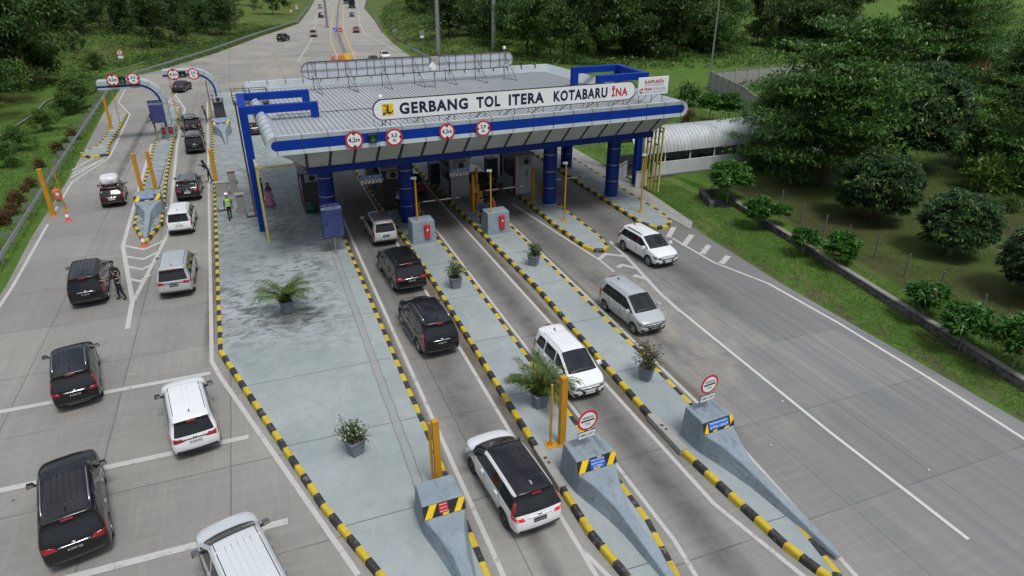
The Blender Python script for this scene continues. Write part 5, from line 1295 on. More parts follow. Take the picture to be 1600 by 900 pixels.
# stone drain wall with a pale cap, and the dark culvert at its head
dw = empty("drain_wall", (0, 0, 0), 0, "long rough stone drain wall with a pale concrete cap between the verge and the garden", "wall")
M_STONE = (lambda n: (n.set(col=n.mix(n.ramp(n.voro(n.pos(), 4.5).outputs["Distance"], .1, .5), (.12, .115, .105), n.mix(n.ramp(n.noise(n.pos(), 3, 5), .35, .65), (.035, .036, .03), (.16, .15, .14))), rough=.9), n.bump(n.voro(n.pos(), 4.5).outputs["Distance"], .06, .9), n.m)[2])(N("rough_stone"))
mb = MB(); mc = MB(); seg = [(-4+q*1.5) for q in range(27)]
for a, b in zip(seg, seg[1:]):
    for (w0, w1, z0, z1, m_) in ((.02, .30, -.5, .36, mb), (.0, .28, .362, .41, mc)):
        m_.hexa([(drain_x(a)+w0, a, z0), (drain_x(a)+w1, a, z0), (drain_x(b)+w1, b, z0), (drain_x(b)+w0, b, z0)], [(drain_x(a)+w0+.04, a, z1), (drain_x(a)+w1, a, z1), (drain_x(b)+w1, b, z1), (drain_x(b)+w0+.04, b, z1)])
mb.build("stone_face", M_STONE, parent=dw); mc.build("cap", simple("weathered_cap", (.23, .225, .205), .9, dirt=.8, scale=2.5), parent=dw)
cu = empty("culvert_mouth", (29.6, 36.3, 0), R(-20), "dark stone culvert mouth at the head of the drain near the walkway", "culvert")
mb = MB(); mb.box((-.7, .4, .05), (.35, 2.6, .7)); mb.box((1.1, .4, .05), (.35, 2.6, .7)); mb.box((.2, 1.75, .1), (2.1, .3, .8)); mb.build("stone_side", M_STONE, parent=cu, bevel=.05)
mb = MB(); mb.box((.2, .4, -.02), (1.5, 2.5, .06)); mb.build("channel_bed", simple("wet_black_mud", (.012, .011, .009), .6), parent=cu)
# thin concrete fence posts with wires in the garden
fr = empty("wire_fence", (0, 0, 0), 0, "wire fence on thin concrete posts behind the drain wall", "fence")
fp = [g(1219, 326, .4), g(1251, 348, .4), g(1286, 368, .4), g(1322, 385, .4), g(1366, 402, .4), g(1413, 432, .4), g(1465, 462, .4), g(1528, 500, .4), g(1590, 535, .4), g(1660, 580, .4)]
for p in fp: mb = MB(); mb.box((0, 0, .65), (.07, .07, 1.3)); mb.build("post", simple("old_fence_concrete", (.13, .13, .12), .9), parent=fr, loc=p)
mb = MB()
for z in (.4, .8, 1.2, 1.42):
    for a, b in zip(fp, fp[1:]): mb.tube([a+Vector((0, 0, z)), b+Vector((0, 0, z))], .006, 3)
mb.build("wire", M_RUST, parent=fr)
# thin concrete gutter of the left lawn
gt = MB(); pts = [g(-40, 235, -.25), g(0, 215, -.25), g(50, 182, -.25), g(72, 160, -.25), g(140, 125, -.2), g(200, 105, -.15), g(335, 62, 0), g(420, 38, 0)]
strip(gt, pts, .26, .02); o = gt.build("drain_channel", simple("old_gutter", (.15, .145, .12), .9, dirt=.7), loc=(0, 0, -.12)); put_props(o, kind="structure")
# house behind the trees
hs = empty("village_house", (*g(1512, 112)[:2], 0), .4, "low house with a pale metal roof half hidden behind the garden trees", "house")
mb = MB(); mb.box((0, 0, 1.5), (9, 6, 3.0)); mb.build("wall", simple("brick_wall_far", (.30, .17, .11), .85, dirt=.4), parent=hs)
mb = MB(); mb.add([(-5.2, -3.8, 2.9), (5.2, -3.8, 2.9), (5.2, 0, 4.6), (-5.2, 0, 4.6), (5.2, 3.8, 2.9), (-5.2, 3.8, 2.9)], [(0, 1, 2, 3), (3, 2, 4, 5), (0, 3, 5), (1, 4, 2)]); mb.build("roof", simple("zinc_roof", (.36, .35, .36), .5, .3, dirt=.5), parent=hs)
for x in (-2.5, 0, 2.5): mb = MB(); mb.box((x, -3.02, 1.6), (1.1, .06, 1.1)); mb.build("window", M_GLASSD, parent=hs)
# ================================================================== VEHICLES
M_TYRE = simple("tyre_rubber", (.022, .022, .023), .85, var=.2)
M_RIM = simple("alloy_rim", (.36, .37, .38), .35, .8, var=.08)
M_RIMD = simple("dark_alloy_rim", (.07, .065, .06), .4, .7)
M_PLAS = simple("black_trim_plastic", (.022, .022, .024), .5, var=.1)
M_ARCH = simple("wheel_arch_dark", (.010, .010, .010), .9)
M_CHROME = simple("bright_trim", (.62, .63, .65), .18, 1.0, var=.03)
M_TAIL = simple("tail_lamp_red", (.30, .008, .012), .12, var=.15, scale=6, coat=.5)
M_BRAKE = emit("brake_lamp_lit", (.62, .015, .015), .30)
M_CLEAR = simple("clear_lamp", (.13, .16, .19), .06, .2, var=.2, scale=9, coat=.6)
M_PLATEB, M_PLATEW = simple("black_number_plate", (.015, .015, .017), .5), simple("white_number_plate", (.62, .62, .60), .5)
M_CARGLASS = (lambda n: (n.set(col=n.mix(n.noise(n.pos("obj"), 1.3, 2), (.006, .007, .009), (.022, .025, .028)), rough=.05, spec=.38), n.m)[1])(N("tinted_car_glass"))
PAINTS = dict(white=paint("white_car_paint", (.72, .74, .75)), silver=paint("silver_car_paint", (.43, .455, .47), .15, .30), black=paint("black_car_paint", (.008, .008, .010), 0, .18),
              grey=paint("grey_car_paint", (.09, .095, .105), .2, .3), red=paint("red_car_paint", (.26, .006, .012)), maroon=paint("maroon_car_paint", (.028, .006, .010), 0, .2), pearl=paint("pearl_car_paint", (.60, .625, .64), .08, .28), beige=paint("beige_car_paint", (.42, .38, .33), .3, .35), navy=paint("navy_car_paint", (.012, .016, .030), .2, .2))

def car_shape(T):
    """body lofted from cross-sections; returns bmesh-ready verts, faces, tags. Local +Y is forward."""
    L, W, H, zb = T['L'], T['W'], T['H'], T['zb']; w = W/2; r, f = -L/2, L/2
    kind = T.get('kind', 'wagon'); hood = T['hood']; gl = T.get('ground', .24)
    fr = [0, .43, .86, 1]
    zf = zb+T.get('hooddrop', -.02)        # bonnet height at the cowl
    def low(y_, wk, z0=None, zs=None, bw=.95, bz=None, sh=1.0):
        z0 = gl if z0 is None else z0
        return dict(y=y_, lw=.86*wk, z0=z0)
    tum = T.get('tum', .80)
    S = []   # stations: 13 levels of (x, y, z)
    def st(y, wk=1.0, z0=gl, zbelt=zb, ys=(0, 0, 0, 0), top=None, sill=.36, mid=.62):
        """y for the low levels; top = 6 tuples (x, y, z) for levels 7..12"""
        a = [(0, y, z0), (.37*w*wk, y, z0), (.74*w*wk, y, z0), (.86*w*wk, y, z0), (.97*w*wk, y+ys[0], sill), (1.0*w*wk, y+ys[1], mid), (.985*w*wk, y+ys[2], zbelt-.13)]
        return a+top
    def roof(yb, yr, ytop, bwk=.945, wk=1.0, zt=H, zr=None, zbelt=zb):
        zr = zt-.14 if zr is None else zr; rw = tum*w*wk
        return [(bwk*w, yb, zbelt), (rw, yr, zr), (rw*.88, ytop, zt-.045), (rw*.88*.86, ytop, zt-.018), (rw*.88*.43, ytop, zt), (0, ytop, zt+.008)]
    def deck(y, z, ww=.93, dy=0, crown=.05, zbelt=None):
        zb_ = z-.02 if zbelt is None else zbelt
        return [(ww*w, y, zb_), (ww*.93*w, y+dy*.3, z+.0), (ww*.82*w, y+dy*.5, z+crown*.5), (ww*.82*.86*w, y+dy*.7, z+crown*.7), (ww*.82*.43*w, y+dy*.95, z+crown), (0, y+dy, z+crown*1.05)]
    rw_t, rw_y = T.get('tail_rake', .30), 0
    names = []
    if kind == 'wagon':
        sp = T.get('spoiler', .14)
        top = [(.925*w, r+.10, zb), (tum*.96*w, r+rw_t, H-.17), (tum*.88*w, r+rw_t-sp+.02, H-.075), (tum*.88*.86*w, r+rw_t-sp-.01, H-.05), (tum*.88*.43*w, r+rw_t-sp-.03, H-.03), (0, r+rw_t-sp-.035, H-.025)]
        S.append(st(r+.10, .93, gl+.08, zb, (-.07, -.10, -.05), top, .42, .62)); names.append('T')
        S.append(st(r+.45, 1.0, gl, zb, top=roof(r+.36, r+.62, r+.55, zt=H-.02))); names.append('D')
        rear_top = [(r+L*T.get('c', .285), 'Ca'), (r+L*T.get('c', .285)+.09, 'Cb')]
        for y, nm in rear_top: S.append(st(y, top=roof(y, y+.03, y))); names.append(nm)
    else:   # saloon with a boot
        bz = zb-.02
        S.append(st(r+.10, .93, gl+.08, bz-.06, (-.07, -.10, -.06), deck(r+.08, bz-.05, .90, -.05, .03), .42, .62)); names.append('T')
        S.append(st(r+.55, 1.0, gl, zb, top=deck(r+.55, bz, .93, .0, .04))); names.append('K')
        S.append(st(r+.85, 1.0, gl, zb, top=[(.935*w, r+.80, zb), (.84*w, r+.82, zb+.03)]+[(x, r+.72, bz+.05) for x in (.74*w, .64*w, .32*w, 0)])); names.append('RW')
        S.append(st(r+1.35, top=roof(r+1.12, r+1.50, r+1.50, zt=H-.03))); names.append('D')
        y = r+L*.40
        for y, nm in ((y, 'Ca'), (y+.08, 'Cb')): S.append(st(y, top=roof(y, y+.02, y))); names.append(nm)
    yb_ = T.get('b', .52)*L+r
    for y, nm in ((yb_, 'Ba'), (yb_+.09, 'Bb')): S.append(st(y, top=roof(y, y, y))); names.append(nm)
    yA = f-hood-T.get('ws', .62); yc = f-hood
    S.append(st(yc-.22, top=roof(yc-.20, yA-.03, yA, zt=H-.03))); names.append('A')
    S.append(st(yc+.02, 1.0, top=[(.94*w, yc+.02, zb), (.905*w, yc+.02, zf+.045)]+[(x, yc+dy, zf+.05+dz) for x, dy, dz in ((.80*w, .10, .01), (.69*w, .14, .025), (.34*w, .19, .045), (0, .20, .05))])); names.append('C')
    hz = zf-T.get('slope', .07)
    S.append(st(f-hood*.5, 1.0, zbelt=zb-.06, top=deck(f-hood*.5, hz+.05, .935, .05, .05, zb-.05))); names.append('H')
    nz = zf-T.get('nose', .20)
    S.append(st(f-.26, .96, gl, zb-.18, (.02, .03, .03), deck(f-.24, nz+.06, .88, .10, .04, nz+.02), .38, .60)); names.append('N')
    fz = nz-T.get('face', .07)
    S.append(st(f-.16, .86, gl+.02, zb-.24, (.06, .08, .05), [(.80*w, f-.10, fz), (.76*w, f-.09, fz+.045), (.67*w, f-.06, fz+.055), (.58*w, f-.045, fz+.06), (.29*w, f-.015, fz+.065), (0, f-.01, fz+.065)], .38, .56)); names.append('F')
    nl = 13; V = []; ns = len(S); idx = {}
    for i, ring in enumerate(S):
        for k, (x, y, z) in enumerate(ring):
            for sd in (1, -1):
                if x == 0 and sd == -1: idx[i, k, -1] = idx[i, k, 1]; continue
                idx[i, k, sd] = len(V); V.append((x*sd, y, z))
    Fs, tags = [], []
    I = {n: i for i, n in enumerate(names)}
    for i in range(ns-1):
        a, b = names[i], names[i+1]
        for k in range(nl-1):
            t = 'paint'
            if k == 7:
                if (a, b) in (('D', 'Ca'), ('Cb', 'Ba'), ('Bb', 'A'), ('A', 'C')): t = 'window'
                if (a, b) in (('Ca', 'Cb'), ('Ba', 'Bb')): t = T.get('pillar', 'trim')
                if (a, b) == ('T', 'D') and T.get('wrap'): t = 'window'
            if k >= 9 and (a, b) == ('A', 'C'): t = 'windscreen'
            if k == 8 and (a, b) == ('A', 'C') and T.get('wrap'): t = 'roof'
            if k >= 10 and (a, b) == ('RW', 'D'): t = 'rear_window'
            if k >= 9 and a in ('D', 'Ca', 'Cb', 'Ba', 'Bb') and b in ('Ca', 'Cb', 'Ba', 'Bb', 'A'): t = 'roof'
            if k == 9 and t == 'roof': t = 'roof'
            if k >= 9 and (a, b) == ('T', 'D'): t = 'roof' if T.get('two_tone') else 'paint'
            if k in (4, 5, 6) and (a, b) in (('Ca', 'Cb'), ('Cb', 'Ba'), ): t = 'rear_door'
            if k in (4, 5, 6) and (a, b) in (('Bb', 'A'), ('Ba', 'Bb')): t = 'front_door'
            if k in (0, 1, 2): t = 'under'
            if k == 3 and T.get('clad', True): t = 'trim'
            if k >= 7 and a in ('C', 'H') and b in ('H', 'N'): t = 'bonnet'
            for sd in (1, -1):
                q = [idx[i, k, sd], idx[i, k+1, sd], idx[i+1, k+1, sd], idx[i+1, k, sd]]
                if sd == 1: q.reverse()
                Fs.append(q); tags.append(t if t not in ('window', 'front_door', 'rear_door') else t+('R' if sd == 1 else 'L'))
    def cap(i, out, glassrows):
        rows = list(range(3, 10))
        grid = []
        for k in rows:
            if k == 3: row = [idx[i, 3, -1], idx[i, 2, -1], idx[i, 1, -1], idx[i, 0, 1], idx[i, 1, 1], idx[i, 2, 1], idx[i, 3, 1]]
            elif k == 9: row = [idx[i, 9, -1], idx[i, 10, -1], idx[i, 11, -1], idx[i, 12, 1], idx[i, 11, 1], idx[i, 10, 1], idx[i, 9, 1]]
            else:
                x, y, z = S[i][k]; bl = {4: .05, 5: .07, 6: .06, 7: .05, 8: .03}[k]*out
                row = [idx[i, k, -1]]
                for fx in (-.86, -.43, 0, .43, .86):
                    row.append(len(V)); V.append((x*fx, y+bl*(1-abs(fx)**2*1.0), z+(.0 if k != 8 else .0)))
                row.append(idx[i, k, 1])
            grid.append(row)
        for a in range(len(rows)-1):
            for c in range(6):
                q = [grid[a][c], grid[a][c+1], grid[a+1][c+1], grid[a+1][c]]
                if out > 0: q.reverse()
                k = rows[a]; t = 'paint'
                if out < 0:
                    if k == 7 and kind == 'wagon' and 1 <= c <= 4: t = 'rear_window'
                    if k == 7 and kind == 'wagon' and T.get('wrap') and c in (0, 5): t = 'rear_window'
                    if k == 8 and kind == 'wagon': t = 'roof' if T.get('two_tone') else 'paint'
                    if k in (5, 6) and 1 <= c <= 4: t = 'tailgate'
                if k == 3: t = 'trim'
                Fs.append(q); tags.append(t)
    cap(0, -1, None); cap(ns-1, 1, None)
    return V, Fs, tags, S, I

def eval_mesh(o):
    dg = bpy.context.evaluated_depsgraph_get(); e = o.evaluated_get(dg); me = bpy.data.meshes.new_from_object(e, depsgraph=dg); return me
PART_OF = dict(paint=('body', 0), under=('body', 1), trim=('body', 2), arch=('body', 3), roof=('roof_panel', 0), bonnet=('bonnet', 0), windscreen=('windscreen', 0), rear_window=('rear_window', 0), tailgate=('tailgate', 0),
               windowL=('side_window', 'L'), windowR=('side_window', 'R'), front_doorL=('front_door', 'L'), front_doorR=('front_door', 'R'), rear_doorL=('rear_door', 'L'), rear_doorR=('rear_door', 'R'))
TAGS = list(PART_OF)
def build_car(T, detail=2):
    """returns list of parts: (name, mesh, parent index or None, material keys, location)"""
    V, Fs, tags, S, I = car_shape(T); L, W, H, zb = T['L'], T['W'], T['H'], T['zb']; w = W/2; r, f = -L/2, L/2
    bm = bmesh.new(); bv = [bm.verts.new(v) for v in V]; bm.verts.index_update()
    ce = bm.edges.layers.float.new('crease_edge')
    for q, t in zip(Fs, tags):
        q = [x for i, x in enumerate(q) if x not in q[:i]]
        if len(q) < 3: continue
        try: fc = bm.faces.new([bv[i] for i in q]); fc.material_index = TAGS.index(t); fc.smooth = True
        except ValueError: pass
    glass = {TAGS.index(t) for t in ('windscreen', 'rear_window', 'windowL', 'windowR')}; trim = TAGS.index('trim'); tg = TAGS.index('tailgate')
    for e in bm.edges:
        if len(e.link_faces) == 2:
            a, b = (fc.material_index for fc in e.link_faces)
            if (a in glass) != (b in glass): e[ce] = 1.0
            elif a != b and (trim in (a, b)): e[ce] = .5
            elif a != b: e[ce] = .25
    cv = bm.verts.layers.float.new('crease_vert')
    for fc in bm.faces:
        if fc.material_index in glass:
            for v in fc.verts:
                if any(q.material_index not in glass for q in v.link_faces): v[cv] = .72
    bmesh.ops.recalc_face_normals(bm, faces=bm.faces)
    me = bpy.data.meshes.new("car_tmp"); bm.to_mesh(me); bm.free()
    for t in TAGS: me.materials.append(None)
    o = bpy.data.objects.new("car_tmp", me); COL.objects.link(o)
    m = o.modifiers.new("s", 'SUBSURF'); m.levels = 2; m.render_levels = 2
    rw = T.get('wheel', .33); ax = (r+T['rear_axle'], f-T['front_axle'])
    cutters = []
    mb = MB()
    for y in ax:
        for sd in (-1, 1):
            n = 28; R_ = rw+.055
            mb.add([Vector((sd*x, y+R_*math.cos(2*math.pi*k/n), rw+.01+R_*math.sin(2*math.pi*k/n))) for x in (w*.66, w*1.15) for k in range(n)],
                   [(i, (i+1) % n, n+(i+1) % n, n+i) if sd == 1 else (n+i, n+(i+1) % n, (i+1) % n, i) for i in range(n)]+([tuple(range(n-1, -1, -1)), tuple(range(n, 2*n))] if sd == 1 else [tuple(range(n)), tuple(range(2*n-1, n-1, -1))]), TAGS.index('arch'))
    cme = mb.mesh("cut", [None]*0); 
    for t in TAGS: cme.materials.append(None)
    cme.polygons.foreach_set("material_index", [TAGS.index('arch')]*len(cme.polygons))
    bmc = bmesh.new(); bmc.from_mesh(cme); bmesh.ops.recalc_face_normals(bmc, faces=bmc.faces); bmc.to_mesh(cme); bmc.free()
    co = bpy.data.objects.new("cut", cme); COL.objects.link(co)
    b = o.modifiers.new("b", 'BOOLEAN'); b.operation = 'DIFFERENCE'; b.solver = 'EXACT'; b.object = co
    full = eval_mesh(o)
    bpy.data.objects.remove(o); bpy.data.objects.remove(co)
    bm = bmesh.new(); bm.from_mesh(full); bm.normal_update(); bvh = BVHTree.FromBMesh(bm)
    bm.verts.ensure_lookup_table(); vn = [v.normal.copy() for v in bm.verts]
    groups = {}
    for fc in bm.faces:
        pn, slot = PART_OF[TAGS[min(fc.material_index, len(TAGS)-1)]]
        groups.setdefault((pn, slot if isinstance(slot, str) else ''), []).append((fc, slot if not isinstance(slot, str) else 0))
    parts = []
    MK = dict(body=['paint', 'plas', 'plas', 'arch'], roof_panel=['roof'], bonnet=['paint'], tailgate=['paint'], windscreen=['glass'], rear_window=['glass'], side_window=['glass'], front_door=['paint'], rear_door=['paint'])
    doors = {}
    for (pn, sd), lst in groups.items():
        used = {}; vs_ = []; fs = []; mi = []
        for fc, slot in lst:
            q = []
            for v in fc.verts:
                if v.index not in used: used[v.index] = len(vs_); vs_.append(v.co.copy())
                q.append(used[v.index])
            fs.append(q); mi.append(slot)
        me = bpy.data.meshes.new(pn); me.from_pydata([tuple(v) for v in vs_], [], fs); me.polygons.foreach_set("use_smooth", [True]*len(fs)); me.polygons.foreach_set("material_index", mi)
        for _ in MK[pn]: me.materials.append(None)
        inv = [None]*len(vs_)
        for gi, li in used.items(): inv[li] = vn[gi]
        me.update()
        try: me.normals_split_custom_set_from_vertices([tuple(n) for n in inv])
        except Exception: pass
        if pn == 'body':
            # keep the sharp look of the wheel arches
            pass
        parts.append([pn, me, None, MK[pn], (0, 0, 0)])
        if pn.endswith('door'): doors[pn, sd] = len(parts)-1
    # ---- patches that follow the body
    def patch(c, d, mi=0, n=(6, 4), off=.006, mb=None):
        """c: 4 corners (points outside the body), d: ray direction; bilinear grid dropped on the body"""
        c = [Vector(q) for q in c]; d = Vector(d).normalized(); nu, nv = n; P = []
        for j in range(nv+1):
            for i in range(nu+1):
                u, v = i/nu, j/nv; q = c[0]*(1-u)*(1-v)+c[1]*u*(1-v)+c[2]*u*v+c[3]*(1-u)*v
                h = bvh.ray_cast(q-d*1.2, d, 4)
                if h[0] is None: P.append((q, -d))
                else: P.append((h[0], h[1]))
        mb = mb or MB(); base = len(mb.v); k = nu+1
        top = [p+n_*off for p, n_ in P]; low_ = [p-n_*.012 for p, n_ in P]; N_ = len(top)
        fs = [(j*k+i, j*k+i+1, (j+1)*k+i+1, (j+1)*k+i) for j in range(nv) for i in range(nu)]
        bd = [i for i in range(k)]+[j*k+nu for j in range(1, nv+1)]+[nv*k+i for i in range(nu-1, -1, -1)]+[j*k for j in range(nv-1, 0, -1)]
        fs += [(bd[(q+1) % len(bd)], bd[q], bd[q]+N_, bd[(q+1) % len(bd)]+N_) for q in range(len(bd))]
        mb.add(top+low_, fs, mi); return mb
    def addp(name, mb, mats, parent=None, loc=(0, 0, 0), smooth=True):
        me = mb.mesh(name, [None]*0, smooth)
        for _ in mats: me.materials.append(None)
        if any(mb.mi): me.polygons.foreach_set("material_index", mb.mi)
        parts.append([name, me, parent, mats, loc]); return len(parts)-1
    Rr, Fd = (0, 1, 0), (0, -1, 0)
    yr_ = r-.5; yf_ = f+.5
    body = next(i for i, p in enumerate(parts) if p[0] == 'body')
    # tail lamps
    st_ = T.get('tail', 'wrap')
    for sd in (-1, 1):
        d = Vector((-sd*.55, .83, 0)); o_ = Vector((sd*w*.97, r+.12, 0)); rt = Vector((d.y, -d.x, 0))
        def q(u, z): return (o_+rt*u*sd*1.0)+Vector((0, 0, z))   # u>0 outwards
        mb = MB()
        if st_ == 'vert':
            patch([q(-.10, zb-.28), q(.10, zb-.26), q(.12, zb+.18), q(-.0, zb+.20)], d, 0, mb=mb); patch([q(-.09, zb-.52), q(.02, zb-.52), q(.06, zb-.28), q(-.06, zb-.28)], d, 0, mb=mb)
        elif st_ == 'L':
            patch([q(-.06, zb-.16), q(.13, zb-.08), q(.05, zb+.30), q(-.02, zb+.32)], d, 0, mb=mb); patch([q(-.36, zb-.20), q(.12, zb-.22), q(.12, zb-.08), q(-.30, zb-.09)], d, 1, mb=mb)
        elif st_ == 'block':
            patch([q(-.13, zb-.30), q(.12, zb-.30), q(.10, zb+.10), q(-.05, zb+.10)], d, 0, mb=mb)
        else:
            patch([q(-.46, zb-.18), q(.15, zb-.25), q(.17, zb-.0), q(-.36, zb-.06)], d, 0, mb=mb)
            patch([q(.02, zb-.03), q(.17, zb-.04), q(.13, zb+.08), q(.07, zb+.07)], d, 0, mb=mb)
        addp('taillight', mb, ['tail', 'brake'] if True else ['tail'])
        # headlamps
        d = Vector((-sd*.5, -.86, -.15)); o_ = Vector((sd*w*.80, f-.05, 0)); rt = Vector((-d.y, d.x, 0)).normalized(); zh = zb-.25-T.get('nose', .2)*.35+T.get('hl', 0)
        mb = patch([o_+rt*sd*-.24+Vector((0, 0, zh-.09)), o_+rt*sd*.22+Vector((0, 0, zh-.03)), o_+rt*sd*.34+Vector((0, 0, zh+.16)), o_+rt*sd*-.18+Vector((0, 0, zh+.06))], d, 0, mb=MB())
        addp('headlight', mb, ['clear'])
        mb = patch([o_+rt*sd*-.10+Vector((0, .0, .38)), o_+rt*sd*.10+Vector((0, 0, .38)), o_+rt*sd*.10+Vector((0, 0, .52)), o_+rt*sd*-.10+Vector((0, 0, .50))], d, 0, mb=MB()); addp('fog_light', mb, ['plas'])
        # mirrors, door handles
        yc = f-T['hood']-.22; mb = MB(); mx_ = sd*(w*.97+.13)
        mb.hexa([(mx_-.115, yc-.05, zb+.00), (mx_+.115, yc-.03, zb+.02), (mx_+.11, yc+.10, zb+.03), (mx_-.115, yc+.10, zb+.0)], [(mx_-.10, yc-.05, zb+.15), (mx_+.09, yc-.03, zb+.16), (mx_+.07, yc+.08, zb+.15), (mx_-.10, yc+.10, zb+.14)], 0)
        mb.box((sd*(w*.95), yc+.02, zb+.02), (.16, .07, .05), 1); mb.poly([(mx_-.09, yc-.052, zb+.02), (mx_+.09, yc-.035, zb+.035), (mx_+.08, yc-.035, zb+.14), (mx_-.085, yc-.052, zb+.135)][::1], 0, 2)
        addp('mirror', mb, ['mirror', 'plas', 'chrome'], smooth=False)
        for dn, yh in (('front_door', T.get('b', .52)*L+r+.20), ('rear_door', T.get('c', .285)*L+r+.22 if T.get('kind', 'wagon') == 'wagon' else .40*L+r+.2)):
            h = bvh.ray_cast(Vector((sd*3, yh, zb-.12)), Vector((-sd, 0, 0)), 5)
            x = h[0].x if h[0] else sd*w
            mb = MB(); mb.box((x+sd*.015, yh, zb-.12), (.045, .19, .04)); addp('handle', mb, ['handle'], doors.get((dn, 'R' if sd == 1 else 'L')), smooth=False)
        # door gaps
        mb = MB()
        for y0 in (T.get('b', .52)*L+r+.045, f-T['hood']-.22, (T.get('c', .285)*L+r) if T.get('kind', 'wagon') == 'wagon' else .40*L+r):
            patch([(sd*w*1.3, y0-.009, .42), (sd*w*1.3, y0+.009, .42), (sd*w*1.3, y0+.009, zb-.01), (sd*w*1.3, y0-.009, zb-.01)], (-sd, 0, 0), 0, (1, 10), .0025, mb)
        patch([(sd*w*1.3, T.get('b', .5)*L+r-.9, .405), (sd*w*1.3, f-T['hood']-.2, .405), (sd*w*1.3, f-T['hood']-.2, .42), (sd*w*1.3, T.get('b', .5)*L+r-.9, .42)], (-sd, 0, 0), 0, (12, 1), .0025, mb)
        addp('door_gap', mb, ['plas'], smooth=False)
        if T.get('rails'):
            y0, y1 = r+.75, f-T['hood']-T.get('ws', .62)-.25; xx = sd*W/2*T.get('tum', .8)*.84; pts = []
            for k in range(9):
                y = y0+(y1-y0)*k/8; h = bvh.ray_cast(Vector((xx, y, 3)), Vector((0, 0, -1)), 4); z = h[0].z if h[0] else H; pts.append((xx, y, z+(.045 if 0 < k < 8 else -.01)))
            mb = MB(); mb.tube(pts, .022, 6); addp('roof_rail', mb, ['rail'])
        if T.get('chromeline'):
            mb = patch([(sd*w*1.3, r+.4, zb-.012), (sd*w*1.3, f-T['hood']-.12, zb-.012), (sd*w*1.3, f-T['hood']-.12, zb+.014), (sd*w*1.3, r+.4, zb+.014)], (-sd, 0, 0), 0, (14, 1), .004, MB()); addp('window_trim', mb, ['chrome'])
        if T.get('step'):
            mb = MB(); mb.box((sd*(w*1.0), (ax[0]+ax[1])/2, .36), (.16, ax[1]-ax[0]-1.0, .05)); addp('side_step', mb, ['chrome'], smooth=False)
    # rear: chrome strip, plate, lower bumper, wiper, high brake lamp, badge
    pz = T.get('plate_z', zb-.24)
    if T.get('strip', True):
        mb = patch([(-w*.46, yr_, pz+.095), (w*.46, yr_, pz+.095), (w*.46, yr_, pz+.135), (-w*.46, yr_, pz+.135)], Rr, 0, (8, 1), .012, MB()); addp('tailgate_trim', mb, ['strip'])
    def plate(y0, z, d, txt, white):
        h = bvh.ray_cast(Vector((0, y0, z)), Vector(d), 4); p = h[0] if h[0] else Vector((0, r if d[1] > 0 else f, z)); sy = -1 if d[1] > 0 else 1
        mb = MB(); mb.box((0, 0, 0), (.44, .022, .15), 0); M0 = Matrix.Translation((0, sy*.013, 0)) @ Matrix.Rotation(R(90) if sy < 0 else R(-90), 4, 'X')
        if sy > 0: M0 = Matrix.Translation((0, .013, 0)) @ Matrix.Rotation(R(180), 4, 'Z') @ Matrix.Rotation(R(90), 4, 'X')
        v_, _f = text_mesh(txt, 1, .012); mb.text(txt, min(.105, .38/(max(q.x for q in v_)-min(q.x for q in v_))), M0, 1, .012); addp('number_plate', mb, ['platew', 'plateb'] if white else ['plateb', 'platew'], None, (p.x, p.y+sy*.012, p.z), False)
    plate(yr_-.3, pz, Rr, T.get('txt', 'BE 1284 QF'), T.get('wplate', False)); plate(yf_+.3, .50, Fd, T.get('txt', 'BE 1284 QF'), T.get('wplate', False))
    mb = patch([(-w*.84, yr_, .33), (w*.84, yr_, .33), (w*.80, yr_, .52), (-w*.80, yr_, .52)], Rr, 0, (10, 2), .010, MB())
    if T.get('diffuser'): patch([(-w*.45, yr_, .33), (w*.45, yr_, .33), (w*.45, yr_, .37), (-w*.45, yr_, .37)], Rr, 1, (8, 1), .018, mb)
    addp('rear_bumper', mb, ['plas', 'chrome'])
    if T.get('kind', 'wagon') == 'wagon':
        mb = patch([(-.02, yr_, zb+.03), (.0, yr_, zb+.03), (.30, yr_, zb+.12), (.29, yr_, zb+.14)], Rr, 0, (4, 1), .012, MB()); addp('wiper', mb, ['plas'])
        mb = MB(); mb.box((0, r+T.get('tail_rake', .3)-T.get('spoiler', .14)-.03, H-.075), (.32, .05, .03)); addp('high_brake_lamp', mb, ['tail'], smooth=False)
    for yy, zz, d in ((yr_, pz+.165, Rr), (yf_, zb-.30-T.get('nose', .2)*.3, Fd)):
        mb = patch([(-.07, yy, zz-.035), (.07, yy, zz-.035), (.05, yy, zz+.035), (-.05, yy, zz+.035)], d, 0, (2, 2), .012, MB()); addp('badge', mb, ['chrome'])
    # front: grille, intake
    gz = zb-.36-T.get('nose', .2)*.3
    mb = patch([(-w*.38, yf_, gz-.16), (w*.38, yf_, gz-.16), (w*.56, yf_, gz+.09), (-w*.56, yf_, gz+.09)], Fd, 0, (10, 3), .008, MB())
    patch([(-w*.54, yf_, gz+.065), (w*.54, yf_, gz+.065), (w*.56, yf_, gz+.092), (-w*.56, yf_, gz+.092)], Fd, 1, (10, 1), .014, mb); patch([(-w*.40, yf_, gz-.02), (w*.40, yf_, gz-.02), (w*.42, yf_, gz+.0), (-w*.42, yf_, gz+.0)], Fd, 1, (10, 1), .014, mb)
    addp('grille', mb, ['plas', 'strip'])
    mb = patch([(-w*.60, yf_, .33), (w*.60, yf_, .33), (w*.52, yf_, .44), (-w*.52, yf_, .44)], Fd, 0, (10, 2), .008, MB()); addp('front_bumper', mb, ['plas'])
    yc = f-T['hood']
    mb = patch([(-w*.78, yc+.02, 3), (w*.78, yc+.02, 3), (w*.70, yc+.13, 3), (-w*.70, yc+.13, 3)], (0, 0, -1), 0, (10, 2), .004, MB()); addp('cowl', mb, ['plas'])
